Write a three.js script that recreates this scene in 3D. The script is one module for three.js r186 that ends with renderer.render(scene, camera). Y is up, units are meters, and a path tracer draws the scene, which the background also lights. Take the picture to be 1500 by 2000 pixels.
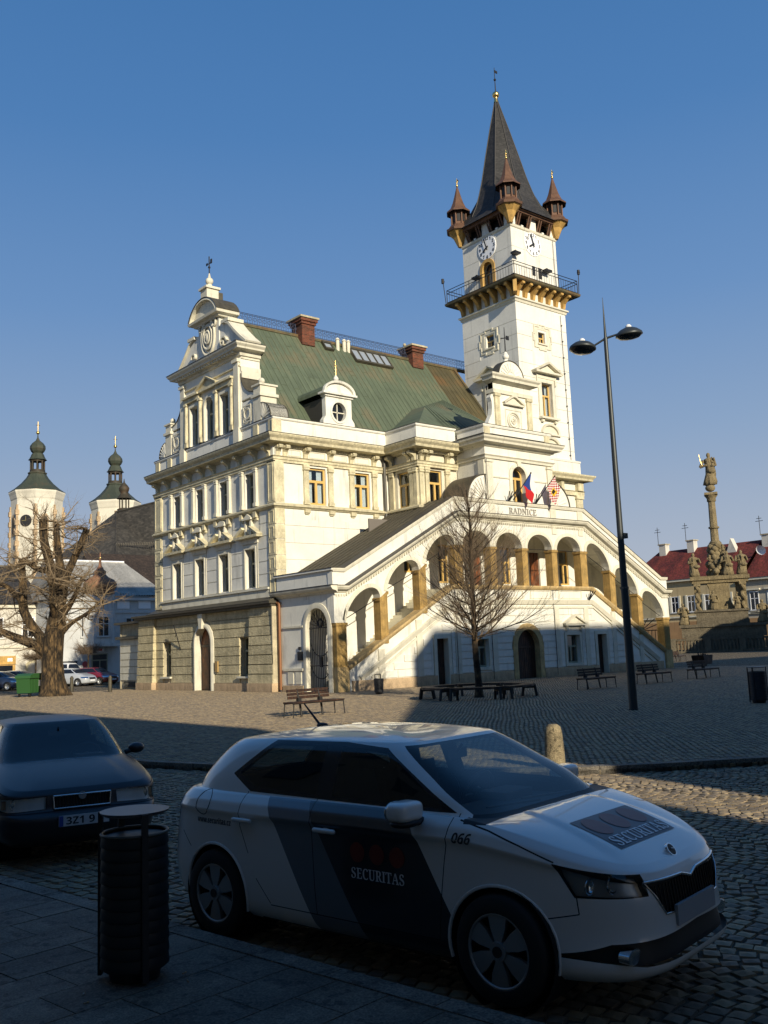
import * as THREE from 'three';
import { mergeGeometries } from 'three/addons/utils/BufferGeometryUtils.js';
import { FontLoader } from 'three/addons/loaders/FontLoader.js';
import { TextGeometry } from 'three/addons/geometries/TextGeometry.js';

// ---------------------------------------------------------------- camera, sky, sun, exposure
const scene = new THREE.Scene();
const camera = new THREE.PerspectiveCamera(56.786, 768 / 1024, 0.1, 2000);
camera.position.set(0, 1.95, 0);
camera.rotation.set(8.241 * Math.PI / 180, -39.532 * Math.PI / 180, -2.293 * Math.PI / 180, 'YXZ');
const renderer = new THREE.WebGLRenderer({ antialias: true });
renderer.setSize(768, 1024);
renderer.toneMapping = THREE.LinearToneMapping;
renderer.toneMappingExposure = 1.15;
renderer.shadowMap.enabled = true;
renderer.shadowMap.type = THREE.PCFSoftShadowMap;
{ // clear morning sky: deep blue overhead, paler and hazier near the horizon
  const W = 256, H = 256, d = new Float32Array(W * H * 4);
  const stops = [[-90, .10, .11, .13], [-2, .22, .25, .31], [0, .40, .43, .49], [5, .345, .40, .49], [12, .225, .325, .485], [20, .128, .248, .465], [30, .068, .183, .405], [42, .042, .142, .345], [60, .03, .115, .30], [90, .026, .10, .27]];
  for (let j = 0; j < H; j++) {
    const el = ((j + .5) / H - .5) * 180; let k = 0; while (k < stops.length - 2 && el > stops[k + 1][0]) k++;
    const a = stops[k], b = stops[k + 1], t = Math.min(1, Math.max(0, (el - a[0]) / (b[0] - a[0])));
    for (let i = 0; i < W; i++) { const o = (j * W + i) * 4; for (let c = 0; c < 3; c++) d[o + c] = a[c + 1] + (b[c + 1] - a[c + 1]) * t; d[o + 3] = 1; }
  }
  const tx = new THREE.DataTexture(d, W, H, THREE.RGBAFormat, THREE.FloatType);
  tx.mapping = THREE.EquirectangularReflectionMapping; tx.magFilter = tx.minFilter = THREE.LinearFilter; tx.needsUpdate = true;
  scene.background = tx; scene.environment = tx;
  scene.backgroundIntensity = 1; scene.environmentIntensity = 1;
}
const SUN_EL = 21 * Math.PI / 180, SUN_S = .23;          // low morning sun, a little to the left of the hall's front
const sunDir = new THREE.Vector3(-SUN_S, Math.hypot(1, SUN_S) * Math.tan(SUN_EL), 1).normalize();
const sun = new THREE.DirectionalLight(new THREE.Color().setRGB(1, .9, .71), 5);
sun.target.position.set(40, 8, -45);
sun.position.copy(sun.target.position).addScaledVector(sunDir, 180);
sun.castShadow = true; sun.shadow.mapSize.set(4096, 4096);
Object.assign(sun.shadow.camera, { left: -90, right: 90, top: 60, bottom: -60, near: 1, far: 420 });
scene.add(sun, sun.target);

// ---------------------------------------------------------------- helpers
const PI = Math.PI, V = (x, y, z) => new THREE.Vector3(x, y, z);
let seed = 7; const rnd = () => { seed = (seed * 1664525 + 1013904223) >>> 0; return seed / 4294967296; };
const rr = (a, b) => a + (b - a) * rnd();
const hash = (x, y) => { let h = (x * 374761393 + y * 668265263) | 0; h = Math.imul(h ^ (h >>> 13), 1274126177); return ((h ^ (h >>> 16)) >>> 0) / 4294967296; };
function vn(x, y, p) { const xi = Math.floor(x), yi = Math.floor(y); let fx = x - xi, fy = y - yi; fx = fx * fx * (3 - 2 * fx); fy = fy * fy * (3 - 2 * fy); const m = q => ((q % p) + p) % p; const a = hash(m(xi), m(yi)), b = hash(m(xi + 1), m(yi)), c = hash(m(xi), m(yi + 1)), d = hash(m(xi + 1), m(yi + 1)); return a + (b - a) * fx + (c - a) * fy + (a - b - c + d) * fx * fy; }
const fbm = (x, y, p, o = 4) => { let s = 0, a = .5, n = 0; for (let i = 0; i < o; i++) { s += a * vn(x + i * 17, y + i * 31, p); n += a; x *= 2; y *= 2; p *= 2; a *= .5; } return s / n; };
function tex(n, fn, color = true, rep = 1, m = n) {
  const d = new Uint8Array(n * m * 4);
  for (let j = 0; j < m; j++) for (let i = 0; i < n; i++) { const c = fn(i / n, j / m), o = (j * n + i) * 4; if (c.length) { d[o] = Math.max(0, Math.min(255, c[0] * 255)); d[o + 1] = Math.max(0, Math.min(255, c[1] * 255)); d[o + 2] = Math.max(0, Math.min(255, c[2] * 255)); } else d[o] = d[o + 1] = d[o + 2] = Math.max(0, Math.min(255, c * 255)); d[o + 3] = 255; }
  const t = new THREE.DataTexture(d, n, m); t.wrapS = t.wrapT = THREE.RepeatWrapping; t.magFilter = THREE.LinearFilter; t.minFilter = THREE.LinearMipmapLinearFilter; t.generateMipmaps = true; t.repeat.set(rep, rep); if (color) t.colorSpace = THREE.SRGBColorSpace; t.needsUpdate = true; return t;
}
const fit = (t, rx, ry = rx) => { const c = t.clone(); c.repeat.set(rx, ry); c.needsUpdate = true; return c; };
const lin = (r, g, b) => new THREE.Color().setRGB(r, g, b);
const mat = (c, o = {}) => new THREE.MeshStandardMaterial({ color: c.isColor ? c : lin(...c), roughness: .8, ...o });
// uv in metres from the dominant direction of each face
function metreUV(g) {
  const p = g.attributes.position, n = p.count, uv = new Float32Array(n * 2), a = V(), b = V(), c = V(), q = V();
  for (let i = 0; i < n; i += 3) {
    a.fromBufferAttribute(p, i); b.fromBufferAttribute(p, i + 1); c.fromBufferAttribute(p, i + 2);
    q.copy(b).sub(a).cross(c.clone().sub(a)); const ax = Math.abs(q.x), ay = Math.abs(q.y), az = Math.abs(q.z);
    [a, b, c].forEach((v, k) => { const o = (i + k) * 2; if (ay > ax && ay > az) { uv[o] = v.x; uv[o + 1] = v.z; } else if (ax > az) { uv[o] = v.z; uv[o + 1] = v.y; } else { uv[o] = v.x; uv[o + 1] = v.y; } });
  }
  g.setAttribute('uv', new THREE.BufferAttribute(uv, 2)); return g;
}
const flat = g => { const r = g.index ? g.toNonIndexed() : g; if (!r.attributes.normal) r.computeVertexNormals(); return r; };
function merge(gs, keepUV) {
  gs = (Array.isArray(gs) ? gs : [gs]).flat(9).filter(Boolean).map(flat);
  for (const g of gs) { for (const k of Object.keys(g.attributes)) if (!['position', 'normal', 'uv'].includes(k)) g.deleteAttribute(k); if (!g.attributes.uv) g.setAttribute('uv', new THREE.BufferAttribute(new Float32Array(g.attributes.position.count * 2), 2)); g.morphAttributes = {}; }
  const r = gs.length > 1 ? mergeGeometries(gs, false) : gs[0];
  return keepUV ? r : metreUV(r);
}
const used = {};
const numbered = n => { const k = used[n] = (used[n] ?? -1) + 1; return k ? n + '_' + String(k).padStart(3, '0') : n; };
function obj(name, parent, gs, m, keepUV) {
  const o = new THREE.Mesh(merge(gs, keepUV), m); o.name = parent === scene ? numbered(name) : name; o.castShadow = o.receiveShadow = true; parent.add(o); return o;
}
function thing(name, label, category, [x, y, z] = [0, 0, 0], turn = 0, group) {
  const o = new THREE.Group(); o.name = numbered(name); o.position.set(x, y, z); o.rotation.y = turn; o.userData = { label, category }; if (group) o.userData.group = group; scene.add(o); return o;
}
function copyOf(src, label, [x, y, z], turn = 0) { const c = src.clone(); c.name = numbered(src.name.replace(/_\d{3}$/, '')); c.userData = { ...src.userData, label }; c.position.set(x, y, z); c.rotation.y = turn; scene.add(c); return c; }
function struct(name, gs, m, keepUV) { const o = obj(name, scene, gs, m, keepUV); o.userData.kind = 'structure'; return o; }
const stuff = o => { o.userData.kind = 'stuff'; return o; };
// geometry in plain x, y, z
const bx = (x0, x1, y0, y1, z0, z1) => new THREE.BoxGeometry(Math.abs(x1 - x0), Math.abs(y1 - y0), Math.abs(z1 - z0)).translate((x0 + x1) / 2, (y0 + y1) / 2, (z0 + z1) / 2);
const cyl = (r0, r1, h, x, y, z, n = 10) => new THREE.CylinderGeometry(r1, r0, h, n).translate(x, y + h / 2, z);
const sph = (r, x, y, z, n = 10) => new THREE.SphereGeometry(r, n * 1.5 | 0, n).translate(x, y, z);
function rod(a, b, r, r2 = r, n = 6) { const d = b.clone().sub(a), L = d.length(); const g = new THREE.CylinderGeometry(r2, r, L, n, 1); g.translate(0, L / 2, 0); g.applyQuaternion(new THREE.Quaternion().setFromUnitVectors(V(0, 1, 0), d.normalize())); return g.translate(a.x, a.y, a.z); }
const facet = g => { const q = g.index ? g.toNonIndexed() : g; q.computeVertexNormals(); return q; };
const lathe = (pts, n = 16) => new THREE.LatheGeometry(pts.map(p => new THREE.Vector2(p[0], p[1])), n);
function soup(tris) { const a = []; for (const t of tris) a.push(t.x, t.y, t.z); const g = new THREE.BufferGeometry(); g.setAttribute('position', new THREE.Float32BufferAttribute(a, 3)); g.computeVertexNormals(); return g; }
const quad = (a, b, c, d) => [a, b, c, a, c, d];
// a profile [[n, r], ...] swept along a path in a plane; n is to the right of the path, r out of the plane
function sweep(path, prof, closed, map) {
  path = path.filter((p, i) => !i || Math.hypot(p[0] - path[i - 1][0], p[1] - path[i - 1][1]) > 1e-5);
  const N = path.length, off = [];
  for (let i = 0; i < N; i++) {
    const p = path[i], a = path[(i + N - 1) % N], b = path[(i + 1) % N];
    let d0 = [p[0] - a[0], p[1] - a[1]], d1 = [b[0] - p[0], b[1] - p[1]];
    if (!closed && i === 0) d0 = d1; if (!closed && i === N - 1) d1 = d0;
    const l0 = Math.hypot(...d0), l1 = Math.hypot(...d1); const n0 = [d0[1] / l0, -d0[0] / l0], n1 = [d1[1] / l1, -d1[0] / l1];
    const k = 1 + n0[0] * n1[0] + n0[1] * n1[1]; off.push([(n0[0] + n1[0]) / k, (n0[1] + n1[1]) / k]);
  }
  const P = (i, j) => { i %= N; const q = prof[j]; return map(path[i][0] + off[i][0] * q[0], path[i][1] + off[i][1] * q[0], q[1]); };
  const t = [], S = closed ? N : N - 1, K = prof.length;
  for (let i = 0; i < S; i++) for (let j = 0; j < K; j++) { const j2 = (j + 1) % K; t.push(...quad(P(i, j), P(i + 1, j), P(i + 1, j2), P(i, j2))); }
  if (!closed) for (const e of [0, N - 1]) { for (let j = 1; j < K - 1; j++) e ? t.push(P(e, 0), P(e, j), P(e, j + 1)) : t.push(P(e, 0), P(e, j + 1), P(e, j)); }
  return soup(t);
}
// facades: a to the right, y up, d outwards
const FB = w => new THREE.Matrix4().makeTranslation(0, 0, -w);                     // faces +z, at depth w
const FA = u => new THREE.Matrix4().makeRotationY(-PI / 2).setPosition(u, 0, 0);   // faces -x, at x = u, a = z
const at = (g, M) => g.applyMatrix4(M);
const fbx = (M, a0, a1, y0, y1, d0, d1) => at(bx(a0, a1, y0, y1, d0, d1), M);
function shapeOf(pts) { const s = new THREE.Shape(); pts.forEach((p, i) => i ? s.lineTo(p[0], p[1]) : s.moveTo(p[0], p[1])); return s; }
function archPts(a0, a1, y0, ys, rise, n = 14, yr = ys) { const r = [[a0, y0]]; for (let i = 0; i <= n; i++) { const t = i / n, c = Math.cos(PI * (1 - t)); r.push([a0 + (a1 - a0) * (c + 1) / 2, ys + (yr - ys) * (c + 1) / 2 + rise * Math.sin(PI * t)]); } r.push([a1, y0]); return r; }
const rectPts = (a0, a1, y0, y1) => [[a0, y0], [a0, y1], [a1, y1], [a1, y0]];
function prism(M, pts, d0, d1, holes = []) { const s = shapeOf(pts); for (const h of holes) { const p = new THREE.Path(); h.forEach((q, i) => i ? p.lineTo(q[0], q[1]) : p.moveTo(q[0], q[1])); s.holes.push(p); } return at(new THREE.ExtrudeGeometry(s, { depth: d1 - d0, bevelEnabled: false, curveSegments: 8 }).translate(0, 0, d0), M); }
const fsweep = (M, path, prof, closed) => at(sweep(path, prof.map(p => [p[0], p[1]]), closed, (x, y, r) => V(x, y, r)), M);
// plan moulding: path in (x, z), outside to the right of the path; profile [out, y]
const plan = (path, prof, closed) => sweep(path, prof, closed, (x, z, y) => V(x, y, z));
const trim = (w, d) => [[0, 0], [0, d], [w * .45, d], [w * .5, d * .6], [w, d * .6], [w, 0]];
// ---------------------------------------------------------------- materials
const tPlaster = tex(512, (x, y) => { const s = fbm(x * 6, y * 6, 6, 5), f = fbm(x * 60, y * 60, 60, 2), st = fbm(x * 22, y * 2.5, 22, 4); const v = .9 + .1 * s + .04 * (f - .5) - (st > .62 ? (st - .62) * .5 : 0); return [v, v * .995, v * .975]; });
const tPlasterB = tex(256, (x, y) => .5 + .5 * (fbm(x * 40, y * 40, 40, 4) - .5) + .2 * (fbm(x * 6, y * 6, 6, 2) - .5), false);
const tStone = tex(512, (x, y) => { const s = fbm(x * 5, y * 5, 5, 5), f = fbm(x * 70, y * 70, 70, 2), d = fbm(x * 14, y * 3, 14, 4); const v = .86 + .26 * (s - .5) + .16 * (f - .5) + .2 * (d - .5); return [v, v * .98, v * .93]; });
const tVermi = tex(512, (x, y) => { const n = fbm(x * 26 + 2 * fbm(x * 8, y * 8, 8, 2), y * 26, 26, 2); return Math.abs(n - .5) * 4 + .2 * fbm(x * 90, y * 90, 90, 2); }, false);
const tGrainB = tex(256, (x, y) => fbm(x * 48, y * 48, 48, 3), false);
const tWood = tex(256, (x, y) => { const g = fbm(x * 40, y * 2, 40, 4), k = fbm(x * 9, y * 3, 9, 3); const v = .55 + .7 * (g - .5) + .4 * (k - .5); return [v, v * .96, v * .9]; });
const tCopper = tex(512, (x, y) => { const st = fbm(x * 34, y * 3, 34, 5), b = fbm(x * 5, y * 5, 5, 5), f = fbm(x * 80, y * 30, 80, 2); let r = .66 + .14 * (st - .5) + .12 * (b - .5), t = Math.max(0, Math.min(1, (b - .5) * 4 + (st - .5) * 2)); r += .08 * (f - .5); return [r * (.96 + .08 * t), r * (1.04 - .05 * t), r * (.93 - .07 * t)]; });
const tCopperBrown = tex(256, (x, y) => { const st = fbm(x * 30, y * 4, 30, 4), b = fbm(x * 6, y * 6, 6, 4); const r = .62 + .24 * (st - .5) + .2 * (b - .5), t = Math.max(0, Math.min(1, (b - .45) * 4)); return [r * (1.02 + .1 * t), r * (.98 - .06 * t), r * (.8 - .12 * t)]; });
const tSlate = tex(512, (x, y) => { const r = Math.floor(y * 32), c = Math.floor(x * 24 + (r % 2) * .5), e = Math.min((y * 32) % 1, 1); const v = .42 + .2 * hash(c % 24, r) + .2 * (fbm(x * 40, y * 40, 40, 3) - .5) + .12 * (fbm(x * 4, y * 4, 4, 3) - .5); return e < .1 ? v * .7 : v; });
const tTile = tex(512, (x, y) => { const r = Math.floor(y * 26), c = Math.floor(x * 26 + (r % 2) * .5), h = hash(c % 26, r), e = (y * 26) % 1; const n = fbm(x * 5, y * 5, 5, 4); let v = .52 + .24 * h + .42 * (n - .5); if (e < .12) v *= .72; return [v, v * (.5 + .1 * n), v * (.42 + .1 * h)]; });
const tBrick = tex(256, (x, y) => { const r = Math.floor(y * 12), fx = (x * 4 + (r % 2) * .5) % 1, fy = (y * 12) % 1, c = Math.floor(x * 4 + (r % 2) * .5) % 4; if (fx < .06 || fy < .14) return [.5, .44, .38]; const v = .38 + .2 * hash(c, r) + .2 * (fbm(x * 30, y * 30, 30, 2) - .5); return [v, v * .55, v * .4]; });
const tBark = tex(256, (x, y) => { const g = fbm(x * 22, y * 5, 22, 4), k = fbm(x * 7, y * 7, 7, 3); const v = .45 + .9 * (g - .5) + .3 * (k - .5); return [v, v * .9, v * .74]; });
const tBarkB = tex(256, (x, y) => fbm(x * 22, y * 5, 22, 4), false);
const PT = { map: fit(tPlaster, .22), bumpMap: fit(tPlasterB, .8), bumpScale: .004 };
const M = {
  white: mat([.83, .81, .74], { ...PT, roughness: .9 }),
  whiteTower: mat([.83, .81, .75], { map: fit(tPlaster, .13), bumpMap: PT.bumpMap, bumpScale: .004, roughness: .9 }),
  trim: mat([.80, .745, .55], { map: fit(tStone, .6), roughness: .88, bumpMap: fit(tGrainB, 1.2), bumpScale: .004 }),
  trimPale: mat([.74, .70, .58], { map: fit(tPlaster, .5), roughness: .88 }),
  groundStone: mat([.70, .63, .43], { map: fit(tStone, .45), roughness: .95, bumpMap: fit(tVermi, .55), bumpScale: .014 }),
  smoothStone: mat([.62, .56, .42], { map: fit(tStone, .5), roughness: .92, bumpMap: fit(tGrainB, 1), bumpScale: .006 }),
  plinth: mat([.62, .47, .32], { map: fit(tStone, .4), roughness: .93, bumpMap: fit(tGrainB, 1), bumpScale: .006 }),
  sand: mat([.60, .40, .145], { map: fit(tStone, .8), roughness: .95, bumpMap: fit(tVermi, 1.6), bumpScale: .012 }),
  sandTrim: mat([.66, .49, .25], { map: fit(tStone, .7), roughness: .9 }),
  copper: mat([.315, .325, .255], { map: fit(tCopper, .16), roughness: .62, metalness: .15 }),
  copperBrown: mat([.27, .245, .175], { map: fit(tCopperBrown, .2), roughness: .65, metalness: .1 }),
  darkMetal: mat([.06, .055, .05], { roughness: .6, metalness: .3 }),
  sheet: mat([.115, .105, .08], { map: fit(tStone, .4), roughness: .6, metalness: .3 }),
  slate: mat([.12, .11, .10], { map: fit(tSlate, .3), roughness: .7 }),
  churchRoof: mat([.17, .15, .12], { map: fit(tSlate, .12), roughness: .8 }),
  turret: mat([.19, .10, .062], { map: fit(tStone, .7), roughness: .6, metalness: .2 }),
  ochre: mat([.68, .43, .14], { map: fit(tStone, .6), roughness: .8 }),
  frame: mat([.60, .39, .12], { roughness: .5 }),
  frameDark: mat([.34, .22, .08], { roughness: .5 }),
  frameGrey: mat([.30, .29, .20], { roughness: .55 }),
  wood: mat([.50, .16, .045], { map: fit(tWood, 1.1), roughness: .55 }),
  woodDark: mat([.15, .062, .032], { map: fit(tWood, 1.1), roughness: .55 }),
  iron: mat([.02, .02, .022], { roughness: .55, metalness: .4 }),
  blueIron: mat([.045, .06, .11], { roughness: .5, metalness: .3 }),
  brick: mat([.60, .56, .50], { map: fit(tBrick, .9), roughness: .95 }),
  gold: mat([.85, .58, .2], { roughness: .3, metalness: 1 }),
  glass: new THREE.MeshPhysicalMaterial({ color: lin(.86, .9, .92), roughness: .03, transmission: 1, thickness: 0, ior: 1.5 }),
  glassDark: mat([.012, .014, .018], { roughness: .06, metalness: 0 }),
  curtain: mat([.72, .72, .70], { roughness: .95 }),
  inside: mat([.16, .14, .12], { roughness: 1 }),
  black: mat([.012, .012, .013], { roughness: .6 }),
  clockWhite: mat([.86, .86, .86], { roughness: .5 }),
  pipe: mat([.26, .115, .05], { roughness: .5, metalness: .4 }),
  pipeGrey: mat([.10, .095, .08], { roughness: .5, metalness: .4 }),
};

M.fontBold = await new FontLoader().loadAsync('fonts/droid/droid_sans_bold.typeface.json'); M.fontSerif = await new FontLoader().loadAsync('fonts/droid/droid_serif_bold.typeface.json');
// ---------------------------------------------------------------- the town hall
const hall = thing('town_hall', 'cream and white town hall with green roof, clock tower and arcaded double staircase', 'town hall', [27.15, 0, -42]);
const H = (name, gs, m, keep) => obj(name, hall, gs, m, keep);
// a window: frame bars as the part, each pane and the curtain as pieces of it
function win(Mx, a0, a1, y0, y1, o = {}) {
  const { rec = .22, fm = M.frame, tr = .36, arch = 0, f = .075, curtain = 0, glass = M.glass, parent = hall, mull = 1, name = 'window' } = o;
  const c = (a0 + a1) / 2, g = [], d0 = -rec - .07, d1 = -rec, yt = y1 - (arch ? arch : 0), ytr = y1 - (y1 - y0) * tr;
  g.push(fbx(Mx, a0, a0 + f, y0, yt, d0, d1), fbx(Mx, a1 - f, a1, y0, yt, d0, d1), fbx(Mx, a0 + f, a1 - f, y0, y0 + f * 1.3, d0, d1));
  if (arch) { const P = archPts(a0, a1, yt, yt, arch, 14), Q = archPts(a0 + f, a1 - f, yt, yt, arch - f, 14).reverse(); g.push(prism(Mx, [...P.slice(1, -1), ...Q.slice(1, -1)], d0, d1)); } else g.push(fbx(Mx, a0 + f, a1 - f, y1 - f, y1, d0, d1));
  g.push(fbx(Mx, a0 + f, a1 - f, ytr - f * .7, ytr + f * .7, d0, d1 + .02));
  if (mull) g.push(fbx(Mx, c - f * .7, c + f * .7, y0 + f * 1.3, ytr - f * .7, d0, d1 + .02));
  const w = obj(name, parent, g, fm), dp = -rec - .04, pn = (p) => obj('pane', w, prism(Mx, p, dp - .008, dp), glass);
  pn(rectPts(a0 + f, mull ? c - f * .7 : a1 - f, y0 + f * 1.3, ytr - f * .7)); if (mull) pn(rectPts(c + f * .7, a1 - f, y0 + f * 1.3, ytr - f * .7));
  if (arch) pn(archPts(a0 + f, a1 - f, ytr + f * .7, yt, arch - f, 12)); else pn(rectPts(a0 + f, a1 - f, ytr + f * .7, y1 - f));
  if (curtain) for (const s of [0, 1]) { const p = [], n = 9, k = (a1 - a0) * curtain; for (let i = 0; i <= n; i++) p.push([(s ? a1 - f - k : a0 + f) + k * i / n, -rec - .16 - (i % 2) * .035]); const t = []; for (let i = 0; i < n; i++) { const A = (q, y) => V(p[q][0], y, p[q][1]).applyMatrix4(Mx); t.push(...quad(A(i, y0 + .05), A(i + 1, y0 + .05), A(i + 1, y1 - (arch || .06)), A(i, y1 - (arch || .06)))); } obj('curtain', w, soup(t), M.curtain); }
  return w;
}
// horizontal courses between y0 and y1: spans(ya, yb) -> [[a0, a1], ...]; each block a piece of its own, proud of the wall by t
function courses(Mx, ys, spans, t, m, o = {}) {
  const { gap = .025, name = 'course_block', len = 0, parent = hall, d = 0 } = o; let k = 0;
  for (let i = 0; i + 1 < ys.length; i++) { for (const [a0, a1] of spans(ys[i], ys[i + 1], i)) { if (a1 - a0 < .12) continue; const n = len ? Math.max(1, Math.round((a1 - a0) / len)) : 1, L = (a1 - a0) / n, sh = len && n > 1 ? (i % 2 ? L * .25 : -L * .25) : 0; const cuts = [a0]; for (let j = 1; j < n; j++) cuts.push(a0 + j * L + sh); cuts.push(a1); for (let j = 0; j < n; j++) obj(name, parent, fbx(Mx, cuts[j] + (j ? gap / 3 : 0), cuts[j + 1] - (j < n - 1 ? gap / 3 : 0), ys[i] + gap / 2, ys[i + 1] - gap / 2, d, d + t), m); k++; } }
}
const rows = (y0, y1, n) => Array.from({ length: n + 1 }, (_, i) => y0 + (y1 - y0) * i / n);
const minus = (a0, a1, cut) => { let r = [[a0, a1]]; for (const [c0, c1] of cut) r = r.flatMap(([s, e]) => c1 <= s || c0 >= e ? [[s, e]] : [[s, c0], [c1, e]].filter(q => q[1] - q[0] > .05)); return r; };

const A0 = FA(.12), B0 = FB(.12);           // upper wall planes of the left gable side and of the front
const L = 14.3;                             // the gable side runs 14.3 m back (a = -w)
{ // ---- left gable side, upper storeys
  const c1 = [2.65, 5.53, 8.37, 11.27], holes = [];
  for (const c of c1) { holes.push(rectPts(-c - .52, -c + .52, 5.55, 7.68)); holes.push(rectPts(-c - .5, -c + .5, 9.95, 11.92)); }
  H('gable_side_wall', prism(A0, rectPts(-L + .05, -.05, 3.9, 13.3), -.5, 0, holes), M.white);
  c1.forEach((c, i) => {
    win(A0, -c - .52, -c + .52, 5.55, 7.68, { rec: .34, fm: M.frameGrey, curtain: 0 });
    win(A0, -c - .5, -c + .5, 9.95, 11.92, { rec: .34, fm: M.frameGrey, curtain: i % 2 ? .0 : .25 });
    H('window_surround', [fsweep(A0, [[-c - .52, 5.5], [-c - .52, 7.68], [-c + .52, 7.68], [-c + .52, 5.5]], [[0, 0], [0, .1], [-.1, .1], [-.12, .07], [-.27, .07], [-.27, 0]]), fbx(A0, -c - .85, -c + .85, 7.96, 8.26, 0, .12)], M.trimPale);
    // broken pediment with a small niche in the gap
    const ped = (x) => [fsweep(A0, [[-c - 1.2, 8.3], [-c - .33, 8.78]], [[0, 0], [0, .36], [-.14, .4], [-.14, 0]]), fsweep(A0, [[-c + .33, 8.78], [-c + 1.2, 8.3]], [[0, 0], [0, .36], [-.14, .4], [-.14, 0]])];
    H('broken_pediment', [ped(), fbx(A0, -c - 1.22, -c + 1.22, 8.26, 8.4, 0, .4), prism(A0, [[-c - 1.0, 8.4], [-c - .35, 8.4], [-c - .35, 8.76]], 0, .1), prism(A0, [[-c + 1.0, 8.4], [-c + .35, 8.76], [-c + .35, 8.4]], 0, .1)], M.trim);
    const top = i % 3 ? archPts(-c - .42, -c + .42, 9.38, 9.38, .22, 8) : [[-c - .42, 9.38], [-c, 9.62], [-c + .42, 9.38]];
    H('niche', [fbx(A0, -c - .36, -c - .2, 8.4, 9.28, 0, .2), fbx(A0, -c + .2, -c + .36, 8.4, 9.28, 0, .2), fbx(A0, -c - .46, -c + .46, 9.28, 9.38, 0, .3), prism(A0, top, 0, .24), at(sph(.15, 0, 0, 0, 7).scale(1, 1.5, .6), A0.clone().multiply(new THREE.Matrix4().makeTranslation(-c, 8.72, .1)))], M.trimPale);
    for (const s of [-1, 1]) {
      const x = -c + s * .73;
      H('window_pilaster', [fbx(A0, x - .15, x + .15, 9.95, 10.15, 0, .2), fbx(A0, x - .12, x + .12, 10.15, 11.85, 0, .15), fbx(A0, x - .17, x + .17, 12.0, 12.08, 0, .2), at(rod(V(x - .14, 11.92, .1), V(x + .14, 11.92, .1), .085, .085, 8), A0)], M.trimPale);
      H('bracket', [fbx(A0, x - .14, x + .14, 9.34, 9.66, 0, .22), fbx(A0, x - .1, x + .1, 9.2, 9.34, 0, .12)], M.trim);
    }
  });
  const cut1 = c1.map(c => [-c - .8, -c + .8]);
  courses(A0, rows(5.5, 9.62, 6), (ya, yb) => minus(-13.28, -.76, yb < 8.28 ? cut1 : c1.map(c => ya < 9 ? [-c - 1.05, -c + 1.05] : [-c - .46, -c + .46])), .045, M.white, { name: 'render_course', gap: .05 });
  // corner pilasters, in panelled blocks
  for (const [s, e] of [[-.74, -.02], [-14.28, -13.3]]) for (const [y0, y1] of [[5.0, 6.3], [6.34, 7.1], [7.14, 7.95], [7.99, 8.75], [8.79, 9.62], [9.95, 12.2]]) H('pilaster_block', [fbx(A0, s, e, y0, y1, 0, .1), fbx(A0, s + .12, s + .17, y0 + .1, y1 - .1, .1, .125), fbx(A0, e - .17, e - .12, y0 + .1, y1 - .1, .1, .125), fbx(A0, s + .17, e - .17, y1 - .16, y1 - .1, .1, .125)], M.trim);
  for (const [y0, y1] of [[5.9, 6.3], [6.34, 7.1], [7.14, 7.95], [7.99, 8.75], [8.79, 9.62], [9.95, 12.2]]) H('pilaster_block', fbx(B0, .125, .66, y0, y1, 0, .095), M.trim);
  H('pedestal_band', [fbx(A0, -13.28, -.76, 4.75, 5.36, 0, .1), fbx(A0, -13.32, -.72, 5.36, 5.46, 0, .2)], M.trimPale);
}
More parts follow.
